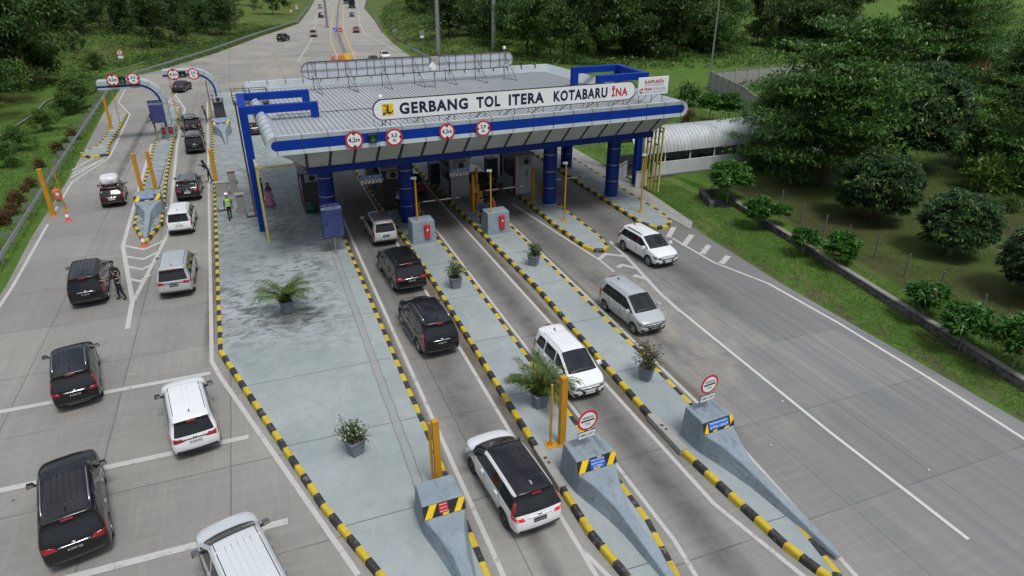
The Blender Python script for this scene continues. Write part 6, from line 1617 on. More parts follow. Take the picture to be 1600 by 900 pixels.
    for x0 in (-w*.62, 0.02):
        mb = patch([(x0, yc-.10, 3), (x0+w*.58, yc-.02, 3), (x0+w*.58, yc-.005, 3), (x0, yc-.08, 3)], (0, 0, -1), 0, (6, 1), .012, MB()); addp('wiper', mb, ['plas'])
    # roof grooves and antenna
    mb = MB(); yg0, yg1 = r+.85, f-T['hood']-T.get('ws', .62)-.35
    for k in range(T.get('grooves', 5)):
        x = (k-(T.get('grooves', 5)-1)/2)*.17; patch([(x-.010, yg0, 3), (x+.010, yg0, 3), (x+.010, yg1, 3), (x-.010, yg1, 3)], (0, 0, -1), 0, (1, 6), .008, mb)
    if T.get('grooves', 5): addp('roof_rib', mb, ['roof'])
    xx = W/2*T.get('tum', .8)*.80
    for sd in (-1, 1):
        mb = patch([(sd*xx-.012, yg0-.2, 3), (sd*xx+.012, yg0-.2, 3), (sd*xx+.012, yg1+.35, 3), (sd*xx-.012, yg1+.35, 3)], (0, 0, -1), 0, (1, 8), .003, MB()); addp('roof_seam', mb, ['plas'])
    mb = MB(); h = bvh.ray_cast(Vector((0, r+.72, 3)), Vector((0, 0, -1)), 4); z = h[0].z if h[0] else H
    mb.hexa([(-.03, r+.62, z-.01), (.03, r+.62, z-.01), (.015, r+.84, z-.01), (-.015, r+.84, z-.01)], [(-.006, r+.62, z+.09), (.006, r+.62, z+.09), (.004, r+.68, z+.085), (-.004, r+.68, z+.085)]); addp('antenna', mb, [T.get('fin', 'plas')], smooth=False)
    # wheels with tyre and rim
    for y in ax:
        for sd in (-1, 1):
            M0 = Matrix.Rotation(R(90)*sd, 4, 'Y'); tw = .11
            mb = MB(); mb.lathe([(rw*.64, -tw), (rw*.93, -tw), (rw, -tw*.7), (rw, tw*.7), (rw*.93, tw), (rw*.66, tw*.92), (rw*.62, tw*.5)], 30, 0, M0)
            wi = addp('wheel', mb, ['tyre'], None, (sd*(w-.125), y, rw), True)
            mb = MB(); mb.lathe([(rw*.66, tw*.90), (rw*.60, tw*.86), (rw*.57, tw*.3)], 30, 0, M0); mb.lathe([(rw*.58, tw*.25), (0, tw*.25)], 30, 1, M0)
            for k in range(5):
                a = 2*math.pi*k/5+.3
                mb.add([M0 @ Matrix.Rotation(a, 4, 'Z') @ Vector(v) for v in ((.0, -rw*.14, tw*.78), (rw*.60, -rw*.09, tw*.72), (rw*.60, rw*.09, tw*.72), (0, rw*.14, tw*.78), (.0, -rw*.14, tw*.3), (rw*.6, -rw*.09, tw*.3), (rw*.6, rw*.09, tw*.3), (0, rw*.14, tw*.3))], [(0, 1, 2, 3), (0, 4, 5, 1), (3, 2, 6, 7)], 0)
            mb.lathe([(rw*.16, tw*.80), (0, tw*.82)], 14, 0, M0)
            addp('rim', mb, ['rim', 'arch'], wi, smooth=False)
    bm.free()
    return parts
KEYM = dict(plas=M_PLAS, arch=M_ARCH, glass=M_CARGLASS, tail=M_TAIL, brake=M_BRAKE, clear=M_CLEAR, chrome=M_CHROME, plateb=M_PLATEB, platew=M_PLATEW, tyre=M_TYRE)
CARS = {}
MODELS = dict(
    suv=dict(L=4.78, W=1.85, H=1.80, zb=1.10, hood=1.28, ws=.62, rear_axle=.98, front_axle=.92, wheel=.375, tail_rake=.42, tail='wrap', rails=True, chromeline=True, c=.26, b=.50, ground=.30, nose=.16, slope=.04, hooddrop=0, diffuser=True, txt="B 2997 SJE", pillar='paint'),
    suv_vert=dict(L=4.80, W=1.83, H=1.80, zb=1.10, hood=1.25, ws=.66, rear_axle=1.0, front_axle=.90, wheel=.375, tail_rake=.40, tail='vert', rails=True, chromeline=True, step=True, c=.27, b=.51, ground=.30, nose=.16, slope=.04, hooddrop=0, diffuser=True, txt="B 1886 WL"),
    suv_small=dict(L=4.42, W=1.71, H=1.70, zb=1.06, hood=1.08, ws=.66, rear_axle=.86, front_axle=.84, wheel=.345, tail_rake=.36, tail='wrap', c=.27, b=.51, ground=.28, nose=.15, slope=.05, txt="B 2206 BRS", wplate=True, grooves=2, spoiler=.22),
    suv_L=dict(L=4.46, W=1.74, H=1.68, zb=1.06, hood=1.0, ws=.72, rear_axle=.86, front_axle=.86, wheel=.345, tail_rake=.40, tail='L', rails=True, c=.27, b=.51, ground=.27, nose=.17, slope=.06, txt="B 1052 SN", diffuser=True),
    mpv=dict(L=4.60, W=1.78, H=1.77, zb=1.08, hood=1.02, ws=.72, rear_axle=.92, front_axle=.86, wheel=.335, tail_rake=.30, tail='block', c=.29, b=.53, ground=.25, nose=.18, slope=.08, txt="BE 1438 AC", pillar='paint'),
    mpv_new=dict(L=4.72, W=1.82, H=1.78, zb=1.10, hood=1.02, ws=.74, rear_axle=.94, front_axle=.88, wheel=.345, tail_rake=.34, tail='wrap', c=.29, b=.53, ground=.25, nose=.18, slope=.08, txt="B 2614 UZ", pillar='paint', diffuser=False),
    mpv_small=dict(L=4.12, W=1.65, H=1.66, zb=1.02, hood=.86, ws=.76, rear_axle=.78, front_axle=.76, wheel=.30, tail_rake=.26, tail='block', c=.28, b=.53, ground=.23, nose=.20, slope=.10, txt="BE 1917 GN", wplate=True, clad=False, pillar='paint', spoiler=.22, grooves=6, face=.06),
    avanza=dict(L=4.15, W=1.64, H=1.67, zb=1.02, hood=.92, ws=.74, rear_axle=.76, front_axle=.72, wheel=.305, tail_rake=.26, tail='block', c=.28, b=.53, ground=.23, nose=.20, slope=.10, txt="BE 2075 CM", clad=False, grooves=0, pillar='trim'),
    xpander=dict(L=4.52, W=1.76, H=1.68, zb=1.06, hood=.95, ws=.80, rear_axle=.86, front_axle=.84, wheel=.345, tail_rake=.46, tail='L', c=.28, b=.53, ground=.26, nose=.16, slope=.07, txt="BE 1078 ADV", two_tone=True, wrap=True, grooves=7, clad=True, rim='dark', fin='white', roofpaint='black'),
    crossover=dict(L=4.36, W=1.78, H=1.60, zb=1.02, hood=1.05, ws=.76, rear_axle=.82, front_axle=.86, wheel=.34, tail_rake=.50, tail='wrap', rails=True, c=.25, b=.50, ground=.26, nose=.16, slope=.06, txt="B 1631 PTL", wplate=True, grooves=0),
    hatch=dict(L=3.95, W=1.68, H=1.50, zb=.96, hood=.95, ws=.72, rear_axle=.70, front_axle=.74, wheel=.30, tail_rake=.48, tail='block', c=.24, b=.50, ground=.22, nose=.18, slope=.08, txt="BE 1320 YR", clad=False, grooves=0),
    wagon_old=dict(L=4.25, W=1.66, H=1.55, zb=.98, hood=1.05, ws=.60, rear_axle=.82, front_axle=.74, wheel=.31, tail_rake=.42, tail='block', c=.27, b=.51, ground=.24, nose=.14, slope=.05, txt="B 8301 KD", wplate=True, rails=True, grooves=0),
    sedan=dict(L=4.62, W=1.77, H=1.47, zb=.98, hood=1.12, ws=.80, kind='sedan', rear_axle=1.02, front_axle=.88, wheel=.32, tail='wrap', b=.53, ground=.20, nose=.16, slope=.07, txt="B 1744 CAE", clad=False, grooves=0),
    van=dict(L=4.45, W=1.70, H=1.86, zb=1.10, hood=.70, ws=.62, rear_axle=.82, front_axle=.72, wheel=.31, tail_rake=.16, spoiler=.05, tail='block', c=.29, b=.55, ground=.25, nose=.20, slope=.10, txt="BE 1290 HA", grooves=3, clad=False),
)
def car(model, paint_key, px, label, z=.45, front=False, dy=0.0, dx=0.0, ang=None, name="parked_car", group="cars in the queue", cat="car", brake=False, rail='chrome', roofpaint=None, mirror=None, handle=None, strip=None, rim=None, loc=None, axis=None, sc=.92):
    """px: image points of the lower corners of the visible end of the car, measured at height z"""
    T = MODELS[model]
    if model not in CARS: CARS[model] = build_car(T)
    if loc is None:
        a, b = g(*px[0], z), g(*px[1], z); c = (a+b)/2; t = (b-a).normalized()   # t points to the viewer's right
        th = math.atan2(t.y, t.x) if ang is None else R(ang)
        if axis:      # two image points on the car's axis, rear then front, both at height axis[2]
            q = g(*axis[1], axis[2][1])-g(*axis[0], axis[2][0]); th = math.atan2(-q.x, q.y)
        away = Vector((-math.sin(th), math.cos(th), 0)); c = c+away*(T['L']/2*sc-.05)+Vector((dx, dy, 0))
        rz = th+(math.pi if front else 0)
    else: c = Vector(loc); rz = R(ang)
    root = empty(name, (c.x, c.y, 0), rz, label, cat, group); root.scale = (sc, sc, sc)
    rp_ = roofpaint or T.get('roofpaint') or paint_key
    km = dict(KEYM); km.update(paint=PAINTS[paint_key], roof=PAINTS[rp_], rail=M_CHROME if rail == 'chrome' else M_PLAS, mirror=PAINTS[mirror or paint_key], handle=M_CHROME if handle == 'chrome' else PAINTS[paint_key], strip=M_CHROME if strip == 'chrome' else PAINTS[paint_key] if strip is None else M_PLAS, rim=M_RIMD if (rim or T.get('rim')) == 'dark' else M_RIM, white=PAINTS['white'])
    if not brake: km['brake'] = M_TAIL
    obs = []
    for pn, me, par, mats, loc_ in CARS[model]:
        o = bpy.data.objects.new(pn, me); COL.objects.link(o); o.parent = root if par is None else obs[par]; o.location = loc_
        for i, k in enumerate(mats):
            o.material_slots[i].link = 'OBJECT'; o.material_slots[i].material = km[k]
        obs.append(o)
    return root
GL, GE, GH_ = "cars queuing in the left lanes", "cars in the booth lanes", "cars on the highway beyond the plaza"
car('suv', 'black', [(64, 880), (181, 852)], "large black SUV with silver roof rails, nearest in the left lanes", group=GL, axis=((122, 866), (106, 739), (.45, .9)), handle='chrome', strip='chrome')
_a, _b = g(361, 827, 1.62), g(389.5, 887, 1.62); _t = (_a-_b).normalized(); _c = _a-_t*.75
car('mpv_new', 'pearl', None, "silver MPV cut off by the bottom edge of the picture, beside the wide platform", loc=(_c.x, _c.y, 0), ang=math.degrees(math.atan2(-_t.x, _t.y)), group=GL, mirror='grey', handle='chrome')
car('suv_small', 'white', [(269, 707), (348, 688)], "white SUV with dark red tail lamps and a black spoiler lip, left of the platform", group=GL, axis=((309, 700), (287.6, 611), (.45, .85)), mirror='black', strip='black', handle='chrome')
car('suv_L', 'black', [(81, 633), (161, 617)], "black SUV with lit red tail lamps and silver roof rails on the painted stripe", group=GL, axis=((121, 626), (112.5, 546), (.45, .85)), strip='chrome', handle='chrome')
car('mpv', 'black', [(106, 471), (168, 466)], "black boxy MPV beside two people in dark uniforms", group=GL, axis=((133.6, 445), (138.6, 418.3), (1.6, 1.6)), strip='chrome', brake=True)
car('mpv_new', 'silver', [(247, 458), (301, 451)], "silver MPV with lit brake lamps beside the chevron gore", group=GL, axis=((276.8, 424.3), (281, 399.3), (1.6, 1.6)), brake=True, strip='black')
car('mpv_small', 'white', [(262, 361), (301, 356)], "white compact MPV beside the narrow bullnose island", group=GL, axis=((280.7, 339.3), (284.5, 322.5), (1.5, 1.5)))
car('crossover', 'black', [(275, 309), (313, 303)], "dark crossover with a pale glossy roof in the second lane, by the leaning person", group=GL, axis=((290, 286.8), (292.5, 275), (1.5, 1.5)), roofpaint='grey')
car('wagon_old', 'maroon', [(156, 318), (196, 313)], "old dark maroon wagon carrying a white wrapped load on its roof", group=GL, strip='chrome')
car('mpv', 'black', [(289, 235), (321, 232)], "rear one of two black cars at the right arched gantry", group=GL, brake=True, roofpaint='grey')
car('suv', 'black', [(290, 205), (317, 202)], "front one of two black cars at the right arched gantry", group=GL, brake=True, roofpaint='grey')
car('sedan', 'navy', [(264, 140), (288, 142)], "dark saloon just past the arched gantries", z=.4, group=GL, ang=-14)
car('avanza', 'silver', [(582, 377), (625, 372)], "silver MPV behind the tariff board at the first booth", group=GE, ang=1, roofpaint='grey')
car('suv', 'black', [(616, 451), (672, 443)], "black SUV with a white number plate in the first booth lane", group=GE, ang=3, rail='plas', strip='chrome')
car('suv_vert', 'black', [(659, 551), (723, 539)], "black SUV with tall upright red tail lamps and bright roof rails in the first lane", group=GE, ang=3, strip='chrome')
car('xpander', 'white', [(803, 826), (881, 812)], "white car with a black roof entering the first booth lane", group=GE, ang=4, mirror='grey', strip=None, brake=True)
car('mpv_small', 'white', [(891, 617), (953, 606)], "white MPV with a ribbed roof coming out of the second booth lane", front=True, group=GE, ang=2)
car('avanza', 'silver', [(999, 518), (1046, 507)], "silver MPV coming out of the third booth lane", front=True, group=GE, ang=3)
car('crossover', 'white', [(1021, 412), (1066, 404)], "white crossover with black roof rails coming out of the rightmost lane", front=True, group=GE, ang=4, rail='plas')
car('hatch', 'red', [(634, 302), (672, 297)], "red hatchback waiting under the canopy behind the blue column", front=True, group=GE, ang=2)
car('suv', 'black', [(742, 307), (780, 302)], "black car with a pale roof waiting under the canopy by the yellow posts", front=True, group=GE, ang=2, roofpaint='silver')
car('hatch', 'maroon', [(388, 214), (412, 211)], "dark red car with pale roof between the blue frame leg and canopy end", group=GE, roofpaint='beige', ang=2, dy=1.5)
HN = dict(group=GH_, name="distant_car")
car('suv', 'black', [(430, 62), (445, 62)], "black SUV leaving beside the left guard rail of the far road", ang=-24, **HN)
car('van', 'beige', [(482, 55.5), (497, 54.5)], "beige van leaving on the far highway, nearest of the leaving lane", ang=-8, **HN)
car('suv', 'black', [(495.5, 26), (507, 25.5)], "black SUV leaving on the far highway ahead of the beige van", ang=-8, **HN)
car('mpv', 'silver', [(495, 11.5), (505, 11.5)], "silver car leaving farthest up the left carriageway", ang=-8, **HN)
car('sedan', 'red', [(550, 48.5), (563.5, 48.5)], "dark red saloon approaching on the right carriageway", front=True, ang=-8, **HN)
car('sedan', 'grey', [(544.5, 24), (555, 24)], "dark grey saloon approaching ahead of the bus", front=True, ang=-9, **HN)
car('hatch', 'white', [(594, 90), (613.5, 90)], "white hatchback approaching on the far road above the rear-facing sign", front=True, ang=-3, **HN)
car('sedan', 'grey', [(575, 97.5), (597, 97)], "grey saloon half hidden by the rear-facing sign", front=True, ang=-3, **HN)
# wrapped load on the old wagon
p = g(171, 290, 1.5)
ld = MB(); rr = np.random.default_rng(5)
bm = bmesh.new(); bmesh.ops.create_icosphere(bm, subdivisions=4, radius=1)
for v in bm.verts:
    q = v.co; s = Vector((abs(q.x)**.55*math.copysign(.58, q.x), abs(q.y)**.55*math.copysign(.75, q.y), abs(q.z)**.6*math.copysign(.30, q.z))); v.co = s+q*.05*mnoise.noise(q*3.2)+q*.05*mnoise.noise(q*7)
me = bpy.data.meshes.new("wrapped_load"); bm.to_mesh(me); bm.free(); me.polygons.foreach_set("use_smooth", [True]*len(me.polygons)); me.materials.append(simple("white_tarpaulin", (.58, .59, .60), .5, var=.12, scale=4))
ob = bpy.data.objects.new("wrapped_load", me); COL.objects.link(ob); ob.rotation_euler = (0, 0, R(4))
_w = [o for o in bpy.data.objects if o.get("label", "").startswith("old dark maroon")][0]
ob.location = _w.location+Vector((.05, -.45, 1.68)); put_props(ob, "white wrapped bundle tied on the roof of the old maroon wagon", "bundle")
# bus and lorry at the top of the far highway
def bus(px, label, L, W, H, mat_, z=.5, name="coach_bus", cat="bus"):
    a, b = g(*px[0], z), g(*px[1], z); c = (a+b)/2; th = R(-9); c += Vector((-math.sin(th), math.cos(th), 0))*L/2
    root = empty(name, (c.x, c.y, 0), th, label, cat); y0 = -L/2
    mb = MB(); mb.box((0, 0, H/2+.25), (W, L, H-.4)); mb.build("body", mat_, parent=root, bevel=.12, segs=3)
    mb = MB(); mb.box((0, y0-.006, H*.60), (W*.9, .03, H*.36)); mb.build("windscreen", M_CARGLASS, parent=root)
    for sx in (-1, 1):
        mb = MB(); mb.box((sx*(W/2+.003), 0, H*.62), (.02, L*.9, H*.28)); mb.build("side_window", M_CARGLASS, parent=root)
        mb = MB(); mb.box((sx*W*.36, y0-.02, .85), (.4, .05, .22)); mb.build("headlight", M_CLEAR, parent=root)
        mb = MB(); mb.box((sx*(W/2+.18), y0+.1, H*.62), (.18, .12, .5)); mb.build("mirror", M_PLAS, parent=root)
        for yy in (-L*.3, L*.3): mb = MB(); mb.cyl((sx*(W/2-.28), yy, .48), (sx*(W/2+.01), yy, .48), .48, n=18); mb.build("wheel", M_TYRE, parent=root)
    mb = MB(); mb.box((0, y0-.02, .62), (W*.5, .04, .3)); mb.build("grille", M_PLAS, parent=root)
    mb = MB(); mb.box((0, y0-.035, .5), (.5, .03, .14)); mb.build("number_plate", M_PLATEW, parent=root)
bus([(543.5, 11), (556.5, 11)], "dark blue bus approaching at the top of the right carriageway", 9, 2.4, 3.3, PAINTS['navy'])
bus([(537.5, 4.5), (544, 4.5)], "dark lorry half hidden behind the approaching bus at the picture's top edge", 7, 2.2, 2.9, PAINTS['grey'], name="lorry", cat="lorry")
# ================================================================== PEOPLE
M_SKIN = simple("skin", (.30, .165, .105), .6, var=.06)
CL = lambda name, c: simple("cloth_"+name, c, .85, var=.15, scale=6)
def person(loc, rz, label, shirt, trousers, pose="stand", hair=(.012, .01, .009), group="people at the toll plaza", head_cover=None, dress=None, vest=None, helmet=False, h=1.68, shoes=(.012, .012, .012), arms=None, lean=0.0, belt=None, sit=False):
    root = empty("person", loc, rz, label, "person", group)
    k = h/1.72
    # joints: x to the person's left is -x here (faces +y)
    J = {}; rad = {}
    def j(n, p, r): J[n] = Vector(p)*k; rad[n] = r*k
    hipz = .93 if not sit else .30
    L = lean
    j('pelvis', (0, 0, hipz), .125); j('belly', (0, .01+L*.12, hipz+.17), .125); j('chest', (0, .02+L*.32, hipz+.37-abs(L)*.03), .150); j('neck', (0, .03+L*.46, hipz+.53-abs(L)*.08), .058)
    j('head0', (0, .05+L*.54, hipz+.62-abs(L)*.10), .072); j('head1', (0, .06+L*.60, hipz+.73-abs(L)*.11), .098); j('head2', (0, .045+L*.62, hipz+.80-abs(L)*.11), .075)
    E_ = [('pelvis', 'belly'), ('belly', 'chest'), ('chest', 'neck'), ('neck', 'head0'), ('head0', 'head1'), ('head1', 'head2')]
    A = arms or {}
    for s, nm in ((-1, 'l'), (1, 'r')):
        sh = J['chest']/k+Vector((s*.175, .0, .085)); el, wr = A.get(nm, (Vector((s*.06, -.03, -.29)), Vector((s*.0, .08, -.25))))
        el = sh+Vector(el); wr = el+Vector(wr); d = (wr-el).normalized(); hd = wr+d*.085
        j('sh'+nm, sh, .062); j('el'+nm, el, .044); j('wr'+nm, wr, .031); j('pa'+nm, hd, .034)
        E_ += [('chest', 'sh'+nm), ('sh'+nm, 'el'+nm), ('el'+nm, 'wr'+nm), ('wr'+nm, 'pa'+nm)]
        side = d.cross(Vector((0, 1, .2))).normalized() if abs(d.y) < .9 else Vector((1, 0, 0))
        for q in range(4):
            b = hd+side*(q-1.5)*.020+d*.02; m_ = b+d*(.040-.006*abs(q-1.3))+Vector((0, .006, 0)); t = m_+d*.030+Vector((0, .014, 0))
            j('f%s%da' % (nm, q), b, .011); j('f%s%db' % (nm, q), m_, .0095); j('f%s%dc' % (nm, q), t, .008); E_ += [('pa'+nm, 'f%s%da' % (nm, q)), ('f%s%da' % (nm, q), 'f%s%db' % (nm, q)), ('f%s%db' % (nm, q), 'f%s%dc' % (nm, q))]
        b = wr+d*.03+side*(-.034); j('t%sa' % nm, b, .012); j('t%sb' % nm, b+d*.035-side*.02, .010); j('t%sc' % nm, b+d*.06-side*.018, .008); E_ += [('wr'+nm, 't%sa' % nm), ('t%sa' % nm, 't%sb' % nm), ('t%sb' % nm, 't%sc' % nm)]
        st_ = {'stand': (0, 0), 'walk': (s*.22, -s*.05), 'step': (s*.16, 0)}[pose]
        if sit: kn = (s*.13, .42, hipz+.04); an = (s*.12, .44, .06)
        else: kn = (s*.095, st_[0]*.55+.03, .50); an = (s*.095, st_[0]-.03, .09)
        j('hi'+nm, (s*.085, 0, hipz-.06), .098); j('kn'+nm, kn, .062); j('an'+nm, an, .043); j('to'+nm, (an[0]*1.12, an[1]+.17, .035), .036)
        E_ += [('pelvis', 'hi'+nm), ('hi'+nm, 'kn'+nm), ('kn'+nm, 'an'+nm), ('an'+nm, 'to'+nm)]
    names = list(J); me = bpy.data.meshes.new("body"); me.from_pydata([tuple(J[n]) for n in names], [(names.index(a), names.index(b)) for a, b in E_], [])
    o = bpy.data.objects.new("tmp", me); COL.objects.link(o)
    m = o.modifiers.new("skin", 'SKIN'); m.use_smooth_shade = True; m.branch_smoothing = .4
    sv = me.skin_vertices[0].data
    for i, n in enumerate(names): sv[i].radius = (rad[n], rad[n]*(.74 if n in ('chest', 'belly', 'pelvis') else 1)); sv[i].use_root = (n == 'pelvis')
    o.modifiers.new("sub", 'SUBSURF').render_levels = 1; o.modifiers["sub"].levels = 1
    ev = eval_mesh(o); bpy.data.objects.remove(o); ev.name = "body"
    for mm in (CL("%.2f_%.2f_%.2f" % shirt, shirt), CL("%.2f_%.2f_%.2f" % trousers, trousers), M_SKIN, CL("%.2f_%.2f_%.2f" % shoes, shoes)): ev.materials.append(mm)
    pts = [(n, J[n]) for n in names]; mi = []
    nk = J['neck'].z
    for p in ev.polygons:
        c = p.center; n = min(pts, key=lambda q: (q[1]-c).length_squared-rad[q[0]]**2)[0]
        if n[:2] in ('pa', 'wr') or n[0] in 'ft' and n[:2] not in ('to',): mi.append(2)
        elif n[:2] == 'to' or (n[:2] == 'an' and c.z < .075*k): mi.append(3)
        elif n[:2] in ('kn', 'an', 'hi') or n == 'pelvis': mi.append(1)
        elif n[:4] == 'head' or n == 'neck' and c.z > nk: mi.append(2)
        else: mi.append(0)
    ev.polygons.foreach_set("material_index", mi); ev.polygons.foreach_set("use_smooth", [True]*len(mi))
    b = bpy.data.objects.new("body", ev); COL.objects.link(b); b.parent = root
    hc = J['head1']; fwd = Vector((0, 1, 0))
    # face
    mb = MB()
    for s in (-1, 1): mb.lathe([(0, -.006), (.011, 0), (0, .006)], 8, 0, Matrix.Translation(hc+Vector((s*.034, .088, .012))*k) @ Matrix.Rotation(R(90), 4, 'X'))
    mb.hexa([tuple(hc+Vector(v)*k) for v in ((-.016, .09, -.035), (.016, .09, -.035), (.012, .122, -.030), (-.012, .122, -.030))], [tuple(hc+Vector(v)*k) for v in ((-.007, .09, .02), (.007, .09, .02), (.005, .098, .015), (-.005, .098, .015))], 1); mb.box(hc+Vector((0, .083, -.058))*k, (.045*k, .012, .010), 2)
    for s in (-1, 1): mb.lathe([(0, -.012), (.028, -.004), (.02, .012), (0, .012)], 8, 1, Matrix.Translation(hc+Vector((s*.098, 0, -.005))*k) @ Matrix.Rotation(R(90)*s, 4, 'Y'))
    mb.build("face", [M_BLACK, M_SKIN, CL("lip", (.22, .07, .06))], parent=root)
    def shell(rx, ry, rz_, c, mat_, name, z0=-1.0, cut=None):
        bm = bmesh.new(); bmesh.ops.create_uvsphere(bm, u_segments=18, v_segments=12, radius=1)
        for v in bm.verts: v.co = Vector((v.co.x*rx, v.co.y*ry, v.co.z*rz_))
        if cut: bmesh.ops.delete(bm, geom=[v for v in bm.verts if cut(v.co)], context='VERTS')
        me = bpy.data.meshes.new(name); bm.to_mesh(me); bm.free(); me.polygons.foreach_set("use_smooth", [True]*len(me.polygons)); me.materials.append(mat_)
        q = bpy.data.objects.new(name, me); COL.objects.link(q); q.parent = root; q.location = c; return q
    if head_cover:
        m_ = CL("scarf_%.2f_%.2f" % head_cover[:2], head_cover)
        shell(.118*k, .125*k, .142*k, hc+Vector((0, -.012, .012))*k, m_, "headscarf", cut=lambda v: v.y > .075*k and v.z < .085*k)
        mb = MB(); c = J['neck']; mb.lathe([(.105*k, .08*k), (.125*k, .0), (.22*k, -.14*k), (.235*k, -.24*k), (.20*k, -.25*k)], 18, 0, Matrix.Translation(c+Vector((0, -.01, .02))) @ Matrix.Scale(.75, 4, (0, 1, 0))); mb.build("scarf_drape", m_, parent=root, smooth=True)
    elif helmet:
        shell(.128*k, .140*k, .125*k, hc+Vector((0, -.005, .045))*k, M_WHITE, "helmet", cut=lambda v: v.z < -.03*k)
        mb = MB(); mb.disc(.135*k, 0, 18, 0, Matrix.Translation(hc+Vector((0, .02, .03))*k)); mb.build("helmet_rim", M_WHITE, parent=root)
    else: shell(.107*k, .118*k, .118*k, hc+Vector((0, -.014, .030))*k, CL("hair", hair), "hair", cut=lambda v: v.z < -.02*k and v.y > -.02*k or v.z < -.07*k or v.y > .085*k and v.z < .05*k)
    if vest:
        mb = MB(); c0, c1 = J['belly'], J['chest']; prof = [(.150, -.16), (.158, -.02), (.172, .14), (.178, .28), (.12, .345)]
        m_ = simple("hi_vis_green", (.32, .72, .06), .6, var=.06); mw = simple("reflective_strip", (.70, .72, .72), .35)
        mb.lathe([(a*k, b*k) for a, b in prof], 20, 0, Matrix.Translation(c0+Vector((0, 0, .0))) @ Matrix.Scale(.80, 4, (0, 1, 0)))
        for z_ in (-.05, .12): mb.lathe([(.170*k, (z_-.025)*k), (.176*k, (z_+.025)*k)], 20, 1, Matrix.Translation(c0) @ Matrix.Scale(.80, 4, (0, 1, 0)))
        v = mb.build("hi_vis_vest", [m_, mw], parent=root, smooth=True)
        t = MB(); v2, f2 = text_mesh("POLISI", 1, .01); t.text("POLISI", .095, Matrix.Translation(c1+Vector((0, -.155, -.02))) @ Matrix.Rotation(R(90), 4, 'X'), 0, .006); t.build("vest_lettering", M_NAVY, parent=v)
    if dress:
        n = 30; prof = [(.125, .30), (.150, .12), (.175, -.05), (.24, -.40), (.31, -.70), (.36, -.89), (.345, -.895)]; mb = MB(); vs_ = []
        for i, (r_, z_) in enumerate(prof):
            for q in range(n):
                a = 2*math.pi*q/n; w_ = 1+.07*math.sin(a*7)*max(0, i-2)/4; vs_.append((r_*k*w_*math.cos(a), r_*k*w_*.85*math.sin(a), hipz*k+z_*k))
        mb.add(vs_, [(i*n+q, i*n+(q+1) % n, (i+1)*n+(q+1) % n, (i+1)*n+q) for i in range(len(prof)-1) for q in range(n)]); mb.build("long_dress", CL("dress", dress), parent=root, smooth=True)
    if belt:
        mb = MB(); c0 = J['pelvis']; mb.lathe([(.148*k, .06*k), (.150*k, .10*k)], 20, 0, Matrix.Translation(c0) @ Matrix.Scale(.80, 4, (0, 1, 0))); mb.build("belt", CL("belt", belt), parent=root, smooth=True)
        mb = MB(); mb.lathe([(.172*k, .30*k), (.176*k, .345*k)], 20, 0, Matrix.Translation(c0) @ Matrix.Scale(.82, 4, (0, 1, 0))); mb.build("chest_strap", CL("belt", belt), parent=root, smooth=True)
    return root
DARK = (.012, .014, .022); P_ = lambda px, py, z=0.0: (*g(px, py, z)[:2], z)
V3 = lambda *a: Vector(a)
person(P_(361, 344, .185), R(12), "traffic officer in white helmet and bright green vest walking away on the wide platform", (.03, .03, .03), (.012, .012, .014), pose="walk", vest=True, helmet=True, h=1.74)
person(P_(192, 468), R(95), "person in dark uniform with pale belts reaching to the black MPV's window", DARK, (.010, .011, .016), pose="step", belt=(.45, .45, .46), arms=dict(l=(V3(-.02, .26, -.14), V3(.02, .26, .02)), r=(V3(.02, .24, -.16), V3(-.02, .24, .05))), lean=.15)
person(P_(188, 457), R(160), "person in black cap and dark uniform standing behind another at the black MPV", (.010, .011, .014), (.008, .008, .010), hair=(.008, .008, .008), h=1.72, belt=(.25, .25, .26))
person(P_(329, 284, .185), R(80), "person in dark clothes on the platform edge stretching an arm to the dark crossover", DARK, (.010, .010, .012), pose="step", head_cover=(.012, .012, .018), arms=dict(l=(V3(-.02, .27, .02), V3(.0, .27, .04)), r=(V3(.04, .05, -.27), V3(0, .16, -.16))), lean=.45, belt=(.4, .4, .4))
person(P_(423, 322, .185), R(-170), "woman in long pink dress and brown headscarf standing by the blue frame leg", (.50, .20, .34), (.50, .20, .34), head_cover=(.085, .038, .026), dress=(.46, .17, .30), h=1.62)
person(P_(411, 316, .185), R(-120), "person in navy clothes half hidden behind the blue frame leg, beside the pink dress", (.014, .02, .06), (.01, .012, .03), h=1.68)
person(P_(741, 326, .185), R(170), "person in black with a pale headscarf standing in the centre booth's doorway", (.012, .012, .014), (.012, .012, .014), head_cover=(.42, .44, .52), h=1.6, arms=dict(r=(V3(.05, .1, -.24), V3(-.03, .2, .02))))
person((12.5, 37.75, .185), R(160), "person with dark hair and navy shirt behind the left edge of the extinguisher block", (.03, .04, .12), (.02, .02, .03), h=1.72)
person((13.4, 37.7, .185), R(60), "person in a red shirt bending forward behind the extinguisher block", (.42, .03, .04), (.02, .03, .10), h=1.74, lean=.2)
person((8.0, 41.4, .185), R(120), "person with a pale headscarf inside the dark booth space left of the first barrier arm", (.02, .02, .03), (.015, .015, .02), head_cover=(.40, .42, .48), h=1.58)
person(P_(318, 218), R(70), "rear one of two people in dark vests beside the two black cars", (.012, .012, .016), (.01, .01, .012), belt=(.5, .5, .5), arms=dict(l=(V3(-.02, .2, -.18), V3(.02, .25, .02))))
person(P_(320, 226), R(55), "front one of two people in dark vests beside the two black cars", (.02, .018, .02), (.012, .012, .014), pose="step", belt=(.3, .05, .05), lean=.2)
person(P_(324, 191, .185), R(100), "person in dark clothes leaning by the slim booth of the right arched gantry", DARK, (.01, .01, .012), lean=.25, belt=(.4, .3, .1))
